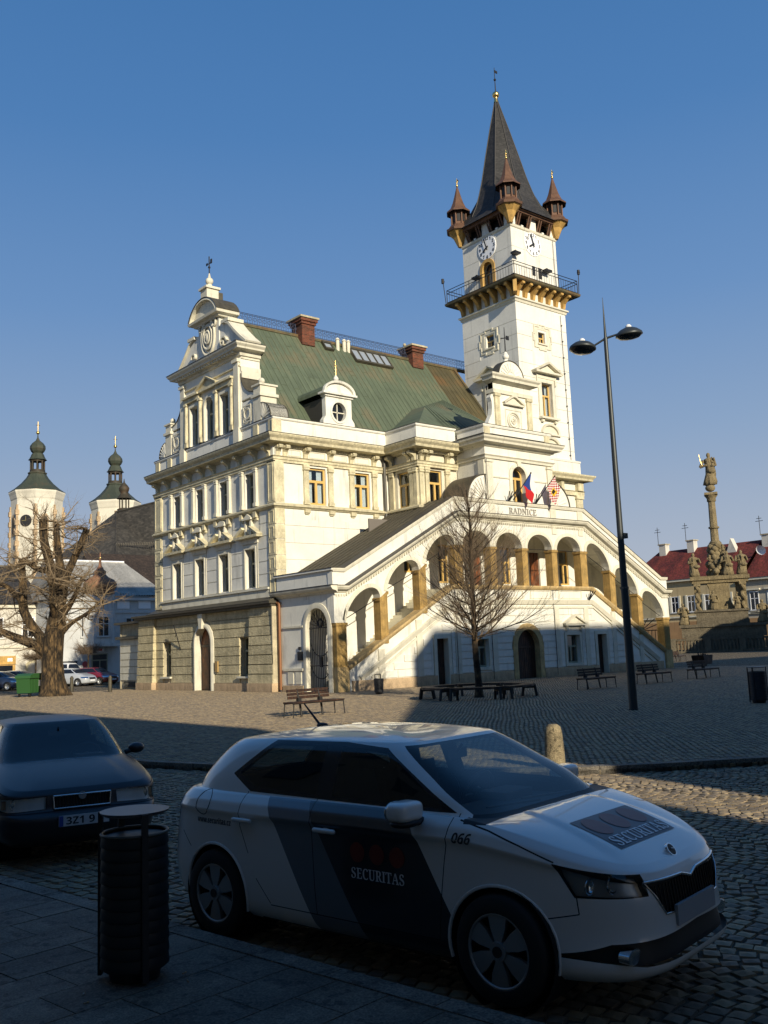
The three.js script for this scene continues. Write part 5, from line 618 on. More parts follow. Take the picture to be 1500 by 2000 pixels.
// benches: slatted seat, shorter slatted back on two central stanchions, thin legs at the ends
const benchProto = thing('bench', 'brown slatted bench standing in the sun, nearest to the left stair pier', 'bench', [17.3, 0, -24.75], .06, 'slatted benches in a row on the square');
{
  const b = benchProto; for (let i = 0; i < 4; i++) obj('seat_slat', b, bx(-1.02, 1.02, .42, .46, -.26 + i * .135, -.145 + i * .135), M.benchWood); for (let i = 0; i < 3; i++) obj('back_slat', b, bx(-.82, .82, .53 + i * .105, .615 + i * .105, -.3 - i * .025, -.265 - i * .025), M.benchWood);
  for (const x of [-1, 1]) for (const z of [-.22, .24]) obj('leg', b, rod(V(x * .98, .42, z), V(x * 1.02, 0, z * 1.05), .02, .018, 6), M.benchIron); for (const x of [-.42, .42]) obj('stanchion', b, [rod(V(x, 0, -.12), V(x, .44, -.2), .035, .035, 6), rod(V(x, .42, -.22), V(x, .84, -.35), .03, .025, 6), bx(x - .06, x + .06, .46, .56, -.3, -.18)], M.benchIron); obj('seat_frame', b, [bx(-1, 1, .39, .42, -.25, -.22), bx(-1, 1, .39, .42, .2, .23)], M.benchIron);
}
copyOf(benchProto, 'dark slatted bench standing just left of the lamp pole', [31.9, 0, -25.3], .05); copyOf(benchProto, 'dark slatted bench partly behind the lamp pole', [36.2, 0, -25.5], .04); copyOf(benchProto, 'dark slatted bench right of the lamp pole, in front of a planter', [40.4, 0, -25.7], .03); copyOf(benchProto, 'small far bench between the stair foot and the statue column', [69, 0, -46], .3);
{ // ring of backless benches round the young tree
  const C = [25.9, -26.2]; const sl = mat([.07, .05, .04], { map: fit(tWood, 1.5), roughness: .65 });
  for (let i = 0; i < 6; i++) { const a = i * PI / 3 + .3; const t = thing('ring_bench', ['curved backless bench of the tree ring, right end', 'curved backless bench of the tree ring, front right by the trunk', 'curved backless bench of the tree ring, front left of the trunk', 'curved backless bench of the tree ring, left end', 'curved backless bench of the tree ring, back left behind the trunk', 'curved backless bench of the tree ring, back right behind the trunk'][i], 'bench', [C[0] + 1.95 * Math.cos(a), 0, C[1] + 1.95 * Math.sin(a)], -a, 'benches round the young tree');
    for (let k = 0; k < 4; k++) { const r = -.24 + k * .125; obj('seat_slat', t, [-1, 0, 1].map(s => bx(-.055, .055, .38, .46, -.34, .34).translate(r, 0, 0).translate(1.95, 0, 0).rotateY(s * .3).translate(-1.95, 0, 0)), sl); }
    for (const s of [-.42, .42]) obj('leg_frame', t, [rod(V(-.2, .42, 0), V(-.27, 0, 0), .055, .055, 6), rod(V(.2, .42, 0), V(.27, 0, 0), .055, .055, 6), bx(-.24, .24, .3, .38, -.04, .04)].map(g => g.translate(1.95, 0, 0).rotateY(s).translate(-1.95, 0, 0)), M.benchIron); }
}
function litterBin(label, [x, y, z], turn, k = 1) {
  const t = thing('litter_bin', label, 'litter bin', [x, y, z], turn); const r = .215 * k, n = 11;
  obj('base', t, cyl(r * .72, r * .8, .1, 0, 0, 0, 24), M.binMetal); obj('drum', t, cyl(r * .93, r * .93, .8, 0, .07, 0, 28), M.binMetal);
  for (let i = 0; i < n; i++) { const y0 = .08 + i * .073; obj('slat_ring', t, lathe([[r * .92, y0], [r * 1.005, y0 + .003], [r * .97, y0 + .068], [r * .92, y0 + .071]], 28), M.binMetal); }
  obj('rim', t, new THREE.TorusGeometry(r * .97, .011, 6, 30).rotateX(PI / 2).translate(0, .885, 0), M.pipeGrey); for (const a of [-.55, .55 + PI / 2 + .6, 3.6]) obj('post', t, [bx(-.02, .02, .02, 1.02, -.012, .012).translate(0, 0, r * 1.03).rotateY(a)], M.binMetal);
  obj('lid', t, [cyl(r * .99, r * 1.02, .014, 0, 1.01, 0, 30), cyl(r * .9, r * .9, .01, 0, 1.0, 0, 24)], mat([.12, .13, .14], { roughness: .4, metalness: .5 })); return t;
}
litterBin('black slatted litter bin with a round lid on the pavement in front', [2.6, .06, -5.68], .4).scale.setScalar(.95); litterBin('black litter bin at the right edge of the square', [25.9, 0, -14.75], 1.2, 1.15);
{ const t = thing('litter_bin', 'narrow black bin with a loop handle before the stair wall', 'litter bin', [26.7, 0, -33.2]); obj('drum', t, [cyl(.2, .22, .6, 0, .08, 0, 16), cyl(.15, .17, .08, 0, 0, 0, 16)], M.binMetal); obj('handle', t, [rod(V(-.2, .62, 0), V(-.2, .86, 0), .022), rod(V(.12, .62, 0), V(.12, .86, 0), .022), rod(V(-.21, .86, 0), V(.13, .86, 0), .022)], M.binMetal); }
{ const t = thing('stone_bollard', 'squat rounded sandstone bollard catching the sun by the kerb', 'bollard', [11.7, -.02, -10.2]); const g = lathe([[.0, .70], [.07, .695], [.115, .66], [.135, .58], [.15, .35], [.165, 0]], 26), p = g.attributes.position; for (let i = 0; i < p.count; i++) { const x = p.getX(i), y = p.getY(i), z = p.getZ(i), f = 1 + .06 * (fbm(Math.atan2(z, x) * 3 + 9, y * 14, 99, 3) - .5); p.setXYZ(i, x * f, y, z * f); } g.computeVertexNormals(); obj('stone', t, g, mat([.52, .43, .27], { map: fit(tGranite, 2), bumpMap: fit(tVermi, 2.2), bumpScale: .008, roughness: .95 })); obj('foot', t, cyl(.2, .19, .03, 0, 0, 0, 16), M.kerb); }
{ const t = thing('iron_post', 'dark post at the left edge of the pavement', 'post', [2.42, .05, -7.88]); obj('shaft', t, [cyl(.035, .035, .62, 0, 0, 0, 10), sph(.042, 0, .63, 0, 8)], mat([.045, .02, .02], { roughness: .5 })); obj('foot', t, cyl(.055, .05, .03, 0, 0, 0, 10), M.binMetal); }
{ const cm = mat([.5, .48, .44]); const l = ['white cigarette end on the slabs left of the bin', 'brown cigarette end on the slabs left of the bin', 'cigarette end near the foot of the bin', 'second cigarette end beside the bin foot']; [[2.25, -5.6, .9], [2.2, -5.45, .2], [2.78, -5.35, 1.3], [2.83, -5.5, .4]].forEach(([x, z, a], i) => { const g = thing('cigarette_end', l[i], 'cigarette end', [x, .068, z], a, 'litter on the pavement'); obj('paper', g, rod(V(-.011, 0, 0), V(.011, 0, 0), .004, .004, 6), i ? mat([.3, .2, .12]) : cm); obj('filter', g, rod(V(.011, 0, 0), V(.022, 0, 0), .0041, .0041, 6), mat([.4, .25, .1])); }); }
{ // green wheeled container
  const gm = mat([.03, .10, .026], { roughness: .5 }); const t = thing('waste_container', 'green wheeled waste container beside the old tree', 'container', [19.9, 0, -58.0], .65);
  obj('tub', t, prism(new THREE.Matrix4(), [[-.6, .22], [.6, .22], [.72, 1.12], [-.72, 1.12]], -.45, .45), gm); obj('lid', t, [prism(new THREE.Matrix4(), [[-.74, 1.12], [.74, 1.12], [.72, 1.24], [.4, 1.36], [-.4, 1.36], [-.72, 1.24]], -.52, .52)], gm); obj('rim', t, bx(-.76, .76, 1.08, 1.14, -.54, .54), gm); for (const x of [-.5, .5]) for (const z of [-.36, .36]) obj('wheel', t, new THREE.CylinderGeometry(.1, .1, .06, 14).rotateX(PI / 2).translate(x, .1, z), M.black); for (let i = 0; i < 4; i++) obj('rib', t, bx(-.5 + i * .3, -.42 + i * .3, .26, 1.06, .45, .475), gm); obj('sticker', t, bx(.2, .42, .6, .95, .476, .482), M.clockWhite);
}
{ const t = thing('planter', 'square dark planter behind the rightmost bench', 'planter', [61.3, 0, -39]); obj('box', t, prism(new THREE.Matrix4(), [[-.42, 0], [.42, 0], [.6, .62], [-.6, .62]], -.5, .5), M.benchWood); obj('soil', t, bx(-.56, .56, .6, .64, -.47, .47), M.mortar); obj('twigs', t, Array.from({ length: 50 }, () => { const a = rr(0, 6.28), r = rr(0, .6); return rod(V(r * .7 * Math.cos(a), .62, r * .6 * Math.sin(a)), V(r * Math.cos(a), .62 + rr(.05, .25), r * .8 * Math.sin(a)), .012, .006, 3); }), M.benchWood); }

// ---------------------------------------------------------------- bare trees
M.bark = mat([.30, .235, .15], { map: fit(tBark, .8), bumpMap: fit(tBarkB, .8), bumpScale: .05, roughness: .95 }); M.barkDark = mat([.20, .155, .105], { map: fit(tBark, 1.5), bumpMap: fit(tBarkB, 1.5), bumpScale: .02, roughness: .95 }); M.twig = mat([.19, .135, .085], { roughness: .9 }); M.twigPale = mat([.20, .145, .085], { roughness: .9 });
function tube(pts, rad, n = 7) { const t = [], P = []; let up = V(.3, .1, .9); for (let i = 0; i < pts.length; i++) { const d = pts[Math.min(i + 1, pts.length - 1)].clone().sub(pts[Math.max(0, i - 1)]).normalize(); const s = d.clone().cross(up).normalize(), q = s.clone().cross(d).normalize(); up = q.clone().cross(s).length() > .1 ? up : V(1, 0, 0); P.push(Array.from({ length: n }, (_, k) => { const a = k * 2 * PI / n; return pts[i].clone().addScaledVector(s, rad[i] * Math.cos(a)).addScaledVector(q, rad[i] * Math.sin(a)); })); } for (let i = 0; i + 1 < pts.length; i++) for (let k = 0; k < n; k++) t.push(...quad(P[i][k], P[i + 1][k], P[i + 1][(k + 1) % n], P[i][(k + 1) % n])); return soup(t); }
function branch(out, p, d, len, r, lv, o) {   // a bending twig with side shoots
  const n = 4, pts = [p.clone()], rad = [r], dir = d.clone().normalize(), q = p.clone();
  for (let i = 1; i <= n; i++) { dir.add(V(rr(-1, 1), rr(-1, 1), rr(-1, 1)).multiplyScalar(o.wob)).add(V(0, o.up, 0)).normalize(); q.addScaledVector(dir, len / n); pts.push(q.clone()); rad.push(r * (1 - .62 * i / n)); if (lv > 0) { const k = o.kids + (rnd() < .5 ? 1 : 0); for (let j = 0; j < k; j++) { const s = V(rr(-1, 1), rr(-.5, .8), rr(-1, 1)).normalize(), nd = dir.clone().multiplyScalar(o.fwd).add(s).normalize(); branch(out, q.clone().addScaledVector(dir, -rr(0, len / n)), nd, len * rr(.42, .68), r * (1 - .6 * i / n) * .55, lv - 1, o); } } }
  out[lv].push(tube(pts, rad, lv > 1 ? 6 : lv ? 4 : 3));
}
{ // young tree with upswept twigs inside the ring of benches
  const t = thing('young_tree', 'slim bare young tree inside the ring of benches', 'tree', [25.9, 0, -26.2]); const pts = [], rad = []; for (let i = 0; i <= 16; i++) { const y = 8.0 * i / 16; pts.push(V(.05 * Math.sin(i * .7), y, .05 * Math.cos(i * .9))); rad.push(i < 1 ? .19 : .135 * Math.pow(1 - i / 17, .8) + .006); } obj('trunk', t, tube(pts, rad, 10), M.barkDark);
  const o = { wob: .13, up: .1, kids: 2, fwd: 1.7 }, out = [[], [], [], []];
  for (let i = 0; i < 66; i++) { const y = 2.1 + 5.4 * Math.pow(i / 66, 1.15), a = i * 2.4 + rr(-.3, .3), L = (2.75 - .31 * (y - 2)) * rr(.75, 1.1) * (y < 2.7 ? .95 : 1); const el = .25 + .1 * (y - 2) + rr(-.08, .12); branch(out, V(0, y, 0), V(Math.cos(a), el, Math.sin(a)), Math.max(.5, L), .034 - .0036 * (y - 2), L > .9 ? 2 : 1, o); }
  obj('limbs', t, out[2], M.barkDark); obj('branches', t, out[1], M.twig); stuff(obj('twigs', t, out[0], M.twig));
}
{ // old pollarded tree at the left
  const t = thing('old_tree', 'old pollarded tree with a thick trunk and cut limbs at the left', 'tree', [20.9, 0, -56.6]); const rt = V(.77, 0, .636), X = (a, y, b = 0) => V(rt.x * a + .636 * b, y, rt.z * a - .77 * b), o = { wob: .24, up: -.01, kids: 1, fwd: .9 }, out = [[], [], [], []];
  obj('trunk', t, tube([X(0, -.1), X(-.05, .35), X(-.12, 1.0), X(-.18, 2.0), X(-.1, 3.4), X(.12, 4.8), X(.2, 5.6)], [1.05, .82, .68, .62, .6, .5, .42], 14), M.bark);
  const limbs = [[[X(.15, 5.2), X(-.1, 6.4), X(-.3, 7.5), X(-.75, 9.2), X(-.85, 10.6)], [.42, .33, .29, .26, .24]], [[X(.2, 5.4), X(.35, 6.8), X(.15, 8.2), X(.0, 9.6), X(.0, 10.3)], [.4, .28, .24, .2, .17]], [[X(.25, 5.5), X(.6, 7.0), X(1.3, 8.6), X(1.85, 9.9)], [.36, .24, .21, .19]], [[X(-.2, 2.6), X(-1.0, 3.6), X(-1.9, 5.0), X(-2.0, 6.6), X(-2.1, 8.2)], [.45, .3, .28, .24, .18]], [[X(-.3, 2.4), X(-1.4, 3.1), X(-2.6, 3.6), X(-4.0, 4.3)], [.4, .3, .24, .16]], [[X(.25, 4.6), X(1.0, 5.6), X(1.6, 7.0)], [.26, .16, .1]], [[X(.1, 3.4), X(.9, 4.2), X(1.9, 4.8), X(2.8, 5.6)], [.22, .14, .1, .06]], [[X(-2.0, 5.6), X(-3.0, 6.6), X(-4.2, 7.0)], [.2, .14, .08]], [[X(-.3, 7.4), X(-1.2, 7.6), X(-1.8, 8.1)], [.2, .15, .12]], [[X(-.1, 3.2, .2), X(-.6, 4.4, 1.4), X(-.3, 6, 2.2)], [.28, .2, .12]], [[X(.1, 4.4), X(.2, 5.5, -1.3), X(.6, 6.8, -2)], [.25, .16, .1]]];
  limbs.forEach(([p, r], i) => { const c = new THREE.CatmullRomCurve3(p), n = 12, P = c.getPoints(n), R = P.map((_, k) => { const f = k / n * (r.length - 1), j = Math.min(r.length - 2, Math.floor(f)); return r[j] + (r[j + 1] - r[j]) * (f - j); }); obj('limb', t, [tube(P, R, 9), new THREE.CircleGeometry(R[n], 9).lookAt(P[n].clone().sub(P[n - 1])).translate(...P[n].toArray())], M.bark); for (let k = 2; k <= n; k++) { const m = k > n - 2 ? 3 : 1; for (let j = 0; j < m; j++) { const s = V(rr(-1, 1), rr(-.25, .6), rr(-1, 1)).normalize(); branch(out, P[k], s, rr(1.0, 2.3), .05, 2, o); } } });
  obj('branches', t, out[2], M.twigPale); stuff(obj('twigs', t, [...out[1], ...out[0]], M.twigPale));
}
for (const [x, z, s, l, gk] of [[30.0, -86, 1, 'small umbrella-shaped bare tree in a pot before the white house', 0], [32.6, -80.5, 1.15, 'small umbrella-shaped bare tree before the blue-grey house', 0]]) { const t = thing('pot_tree', l, 'tree', [x, 0, z]); obj('trunk', t, tube([V(0, 0, 0), V(0, 1, 0), V(.02, 2.3 * s, 0)], [.09, .07, .07], 7), M.barkDark); const out = [[], [], []], o = { wob: .15, up: -.02, kids: 2, fwd: 1.1 }; for (let i = 0; i < 26; i++) { const a = i * 2.4; branch(out, V(0, 2.25 * s, 0), V(Math.cos(a), .25 + .5 * rnd(), Math.sin(a)), rr(.8, 1.25) * s, .04, 2, o); } obj('branches', t, out[2], M.barkDark); stuff(obj('twigs', t, [...out[1], ...out[0]], M.twig)); }
{ const t = thing('far_tree', 'bare treetop rising behind the right-hand stair roof', 'tree', [86, 0, -70]); obj('trunk', t, tube([V(0, 0, 0), V(.1, 5, 0), V(0, 10, 0)], [.3, .25, .15], 7), M.barkDark); const out = [[], [], []], o = { wob: .16, up: .06, kids: 2, fwd: 1.3 }; for (let i = 0; i < 44; i++) { const a = i * 2.4, y = 6 + 7 * i / 44; branch(out, V(0, Math.min(10, y), 0), V(Math.cos(a), .7 + .02 * i, Math.sin(a)), rr(2.5, 4.2), .08, 2, o); } obj('branches', t, out[2], M.twig); stuff(obj('twigs', t, [...out[1], ...out[0]], M.twig)); }
// ---------------------------------------------------------------- cars
// A car skin is lofted from outlines at several heights, then cut exactly into panels, glass, lamps and gaps by planes.
M.carGlass = new THREE.MeshPhysicalMaterial({ color: lin(.42, .47, .46), roughness: .02, transmission: 1, thickness: 0, ior: 1.5 }); M.screenGlass = new THREE.MeshPhysicalMaterial({ color: lin(.72, .78, .78), roughness: .02, transmission: 1, thickness: 0, ior: 1.5 });
M.lampGlass = new THREE.MeshPhysicalMaterial({ color: lin(.92, .95, .96), roughness: .03, transmission: 1, thickness: 0, ior: 1.45 }); M.chrome = mat([.62, .63, .64], { roughness: .15, metalness: 1 }); M.plastic = mat([.014, .014, .015], { roughness: .55 }); M.tyre = mat([.014, .014, .014], { roughness: .85 }); M.gap = mat([.004, .004, .004], { roughness: .9 }); M.cabin = mat([.05, .05, .054], { roughness: .9 }); M.glossBlack = mat([.01, .01, .011], { roughness: .2 }); M.seat = mat([.035, .035, .038], { roughness: .95 }); M.alloy = mat([.36, .37, .38], { roughness: .35, metalness: .7 });
const paint = (c, r = .3) => new THREE.MeshPhysicalMaterial({ color: lin(...c), roughness: r, clearcoat: 1, clearcoatRoughness: .04 });
function carSkin(P, cols, sub) {
  const cx = P.cx, hit = (L, ph) => { const c = Math.cos(ph), s = Math.sin(ph); let lo = 0, hi = 4; const f = r => { const x = cx + r * c, z = r * s, fr = x > L.xm; return Math.pow(Math.abs((x - L.xm) / (fr ? L.xf - L.xm : L.xm - L.xr)), fr ? L.pf : L.pr) + Math.pow(Math.abs(z / L.hw), fr ? L.pf : L.pr) - 1; }; for (let i = 0; i < 40; i++) { const m = (lo + hi) / 2; f(m) > 0 ? hi = m : lo = m; } return [cx + lo * c, lo * s]; };
  // columns at even spacing round the widest outline
  const ref = P.lower[2], dense = []; for (let i = 0; i <= 1500; i++) { const ph = PI - PI * i / 1500; dense.push([ph, ...hit(ref, ph)]); } const acc = [0]; for (let i = 1; i <= 1500; i++) acc.push(acc[i - 1] + Math.hypot(dense[i][1] - dense[i - 1][1], dense[i][2] - dense[i - 1][2])); const ph = []; for (let k = 0, j = 0; k <= cols; k++) { const t = acc[1500] * k / cols; while (j < 1500 && acc[j] < t) j++; ph.push(dense[j][0]); } ph[0] = PI; ph[cols] = 0;
  const rowsOf = Ls => { const base = Ls.map(L => ph.map(a => { const [x, z] = hit(L, a); return V(x, L.y(x, z), z); })), out = []; const N = base.length; for (let i = 0; i + 1 < N; i++) { const n = Ls[i].n ?? sub; for (let s = 0; s < n; s++) { const t = s / n; out.push(ph.map((_, k) => { const p0 = base[Math.max(0, i - 1)][k], p1 = base[i][k], p2 = base[i + 1][k], p3 = base[Math.min(N - 1, i + 2)][k]; const cr = (a, b, c, d) => .5 * (2 * b + (c - a) * t + (2 * a - 5 * b + 4 * c - d) * t * t + (3 * b - a - 3 * c + d) * t * t * t); const e = Ls[i].lin ? (a, b, c, d) => b + (c - b) * t : cr; return V(e(p0.x, p1.x, p2.x, p3.x), e(p0.y, p1.y, p2.y, p3.y), e(p0.z, p1.z, p2.z, p3.z)); })); } } out.push(base[N - 1]); return out; };
  const low = rowsOf(P.lower), gr = rowsOf(P.green), rim = low[low.length - 1], g0 = gr[0], deck = []; const nd = Math.max(4, sub * 3); for (let s = 1; s < nd; s++) { const t = s / nd, h = 1 - Math.pow(1 - t, P.deckPow ?? 1.4), zc = P.crease ?? 0; deck.push(ph.map((_, k) => { const a = rim[k], b = g0[k], w = Math.hypot(a.x - b.x, a.z - b.z); return V(a.x + (b.x - a.x) * t, a.y + (b.y - a.y) * h + .012 * w * Math.sin(PI * t) + (zc ? .011 * cl01((zc - .1 * t + .04 - Math.abs(a.z + (b.z - a.z) * t)) / .05) * Math.min(1, 5 * t * (1.15 - t)) * cl01((w - .2) / .4) : 0), a.z + (b.z - a.z) * t); })); }
  const top = gr[gr.length - 1], roof = []; const nr = Math.max(4, sub * 2); for (let s = 1; s <= nr; s++) { const r = 1 - s / nr; roof.push(ph.map((_, k) => V(cx + (top[k].x - cx) * r, top[k].y + (P.roofY - top[k].y) * (1 - r * r), top[k].z * r))); }
  const all = [...low, ...deck, ...gr, ...roof], R = all.length, C = cols + 1, nrm = all.map(r => r.map(() => V(0, 0, 0))), tris = [];
  for (let i = 0; i + 1 < R; i++) for (let k = 0; k < cols; k++) for (const q of [[[i, k], [i, k + 1], [i + 1, k + 1]], [[i, k], [i + 1, k + 1], [i + 1, k]]]) { const [a, b, c] = q.map(([r, s]) => all[r][s]), n = b.clone().sub(a).cross(c.clone().sub(a)); if (n.lengthSq() < 1e-14) continue; q.forEach(([r, s]) => nrm[r][s].add(n)); tris.push(q); }
  for (let i = 0; i < R; i++) { nrm[i][0].z = 0; nrm[i][cols].z = 0; for (let k = 0; k < C; k++) { if (nrm[i][k].lengthSq() < 1e-16) nrm[i][k].set(0, 1, 0); nrm[i][k].normalize(); } }
  return tris.map(q => q.map(([r, s]) => ({ p: all[r][s], n: nrm[r][s] })));
}
// planes [a, b, c, d] keep a x + b y + c z + d >= 0
const cutBy = (tris, planes) => { const inn = [], out = []; for (const t of tris) { let poly = t; for (const [a, b, c, d] of planes) { const f = v => a * v.p.x + b * v.p.y + c * v.p.z + d, I = [], O = []; for (let i = 0; i < poly.length; i++) { const u = poly[i], v = poly[(i + 1) % poly.length], fu = f(u), fv = f(v); (fu >= 0 ? I : O).push(u); if ((fu >= 0) !== (fv >= 0)) { const k = fu / (fu - fv), m = { p: u.p.clone().lerp(v.p, k), n: u.n.clone().lerp(v.n, k).normalize() }; I.push(m); O.push(m); } } if (O.length > 2) for (let i = 1; i < O.length - 1; i++) out.push([O[0], O[i], O[i + 1]]); poly = I; if (poly.length < 3) break; } if (poly.length > 2) for (let i = 1; i < poly.length - 1; i++) inn.push([poly[0], poly[i], poly[i + 1]]); } return [inn, out]; };
const polyPlanes = (pts, ax, extra = []) => { let A = 0; pts.forEach((p, i) => { const q = pts[(i + 1) % pts.length]; A += p[0] * q[1] - q[0] * p[1]; }); const s = A > 0 ? 1 : -1; return [...pts.map((p, i) => { const q = pts[(i + 1) % pts.length], dx = q[0] - p[0], dy = q[1] - p[1], a = -dy * s, b = dx * s, d = -(a * p[0] + b * p[1]); return ax === 'xy' ? [a, b, 0, d] : ax === 'zy' ? [0, b, a, d] : [a, 0, b, d]; }), ...extra]; };
const stripPts = (a, b, h) => { const dx = b[0] - a[0], dy = b[1] - a[1], l = Math.hypot(dx, dy), n = [-dy / l * h, dx / l * h]; return [[a[0] + n[0], a[1] + n[1]], [b[0] + n[0], b[1] + n[1]], [b[0] - n[0], b[1] - n[1]], [a[0] - n[0], a[1] - n[1]]]; };
const skinGeo = (tris, mirror, off = 0) => { const p = [], n = []; for (const t of tris) for (const v of (mirror ? [t[0], t[2], t[1]] : t)) { p.push(v.p.x + v.n.x * off, v.p.y + v.n.y * off, (v.p.z + v.n.z * off) * (mirror ? -1 : 1)); n.push(v.n.x, v.n.y, v.n.z * (mirror ? -1 : 1)); } const g = new THREE.BufferGeometry(); g.setAttribute('position', new THREE.Float32BufferAttribute(p, 3)); g.setAttribute('normal', new THREE.Float32BufferAttribute(n, 3)); return g; };
const circlePts = (x, y, r, n = 40) => Array.from({ length: n }, (_, i) => [x + r * Math.cos(2 * PI * i / n), y + r * Math.sin(2 * PI * i / n)]);
function wheel(parent, x, z, r, o = {}) {
  const s = Math.sign(z), w = obj('wheel', parent, [lathe([[r * .66, -.09], [r * .7, -.1], [r * .93, -.095], [r * .995, -.06], [r, 0], [r * .995, .06], [r * .93, .095], [r * .7, .1], [r * .66, .09]], o.n ?? 40).rotateX(PI / 2).translate(x, r, z)], M.tyre);
  obj('rim', w, [lathe([[r * .66, .09], [r * .7, .095], [r * .66, .082], [r * .62, .05], [r * .6, -.05], [0, -.05]], o.n ?? 40).rotateX(PI / 2).scale(1, 1, s).translate(x, r, z)], o.n ? M.alloy : M.plastic); if (o.n) return w;
  const k = o.spokes ?? 6; for (let i = 0; i < k; i++) { const sh = prism(new THREE.Matrix4(), [[-.022, .05], [-.05, r * .4], [-.062, r * .64], [.062, r * .64], [.05, r * .4], [.022, .05]], .058, .085).rotateZ(i * 2 * PI / k).scale(1, 1, s).translate(x, r, z); obj('spoke', w, sh, M.alloy); }
  obj('rim_ring', w, new THREE.TorusGeometry(r * .655, .012, 6, 44).translate(x, r, z + s * .082), M.alloy); obj('hub', w, [new THREE.CylinderGeometry(.052, .06, .035, 20).rotateX(PI / 2).translate(x, r, z + s * .08)], M.alloy); obj('hub_cap', w, new THREE.CylinderGeometry(.03, .03, .01, 18).rotateX(PI / 2).translate(x, r, z + s * .1), M.plastic); return w;
}
const softBox = (a, b, c) => { const g = new THREE.SphereGeometry(1, 28, 20), p = g.attributes.position; for (let i = 0; i < p.count; i++) { const f = v => Math.sign(v) * Math.pow(Math.abs(v), .55); p.setXYZ(i, f(p.getX(i)) * a, f(p.getY(i)) * b, f(p.getZ(i)) * c); } g.computeVertexNormals(); return g; };
const cl01 = v => Math.max(0, Math.min(1, v));
function cabin(t, P, o = {}) {
  const f = P.floorX ?? [-1.5, 1.3]; obj('underbody', t, [bx(f[0] - .2, f[1] + .2, .17, .3, -.66, .66)], M.plastic); obj('interior_floor', t, [bx(f[0], P.dash + .5, .3, .42, -.7, .7), bx(P.dash + .1, P.dash + .16, .3, .92, -.7, .7)], M.cabin);
  obj('dashboard', t, [bx(P.dash - .18, P.dash + .3, .72, .9, -.68, .68), bx(P.dash - .12, P.dash + .42, .9, .935, -.68, .68), bx(P.dash - .14, P.dash + .08, .93, .99, -.52, -.18)], M.cabin);
  for (const z of [-.36, .36]) { const x = P.seatX; obj('seat', t, [new THREE.BoxGeometry(.5, .16, .48).translate(x, .5, z), new THREE.BoxGeometry(.14, .62, .46).rotateZ(.25).translate(x - .3, .83, z), new THREE.BoxGeometry(.1, .18, .26).rotateZ(.2).translate(x - .42, 1.2, z), bx(x - .43, x - .4, 1.08, 1.16, z - .07, z - .05), bx(x - .43, x - .4, 1.08, 1.16, z + .05, z + .07)], M.seat); }
  obj('rear_seat', t, [bx(P.seatX - 1.2, P.seatX - .75, .42, .55, -.62, .62), new THREE.BoxGeometry(.14, .55, 1.2).rotateZ(.25).translate(P.seatX - 1.25, .82, 0)], M.seat);
  const sw = obj('steering_wheel', t, [new THREE.TorusGeometry(.18, .016, 8, 30), bx(-.17, .17, -.02, .02, -.01, .01), bx(-.02, .02, -.17, 0, -.01, .01), new THREE.CylinderGeometry(.06, .06, .03, 16).rotateX(PI / 2)].map(g => g.rotateY(PI / 2).rotateZ(-.4).translate(P.dash - .3, .93, -.36)), M.plastic);
  obj('rear_view_mirror', t, [new THREE.BoxGeometry(.03, .065, .22).translate(P.mirX, P.mirY, 0), rod(V(P.mirX, P.mirY, 0), V(P.mirX + .06, P.mirY + .07, 0), .012)], M.plastic);
}
const textOn = (str, font, size, map) => { const g = new THREE.ShapeGeometry(font.generateShapes(str, size), 4).toNonIndexed(); g.computeBoundingBox(); const w = g.boundingBox.max.x, p = g.attributes.position; for (let i = 0; i < p.count; i++) { const v = map(p.getX(i), p.getY(i), w); p.setXYZ(i, v.x, v.y, v.z); } g.computeVertexNormals(); return g; };
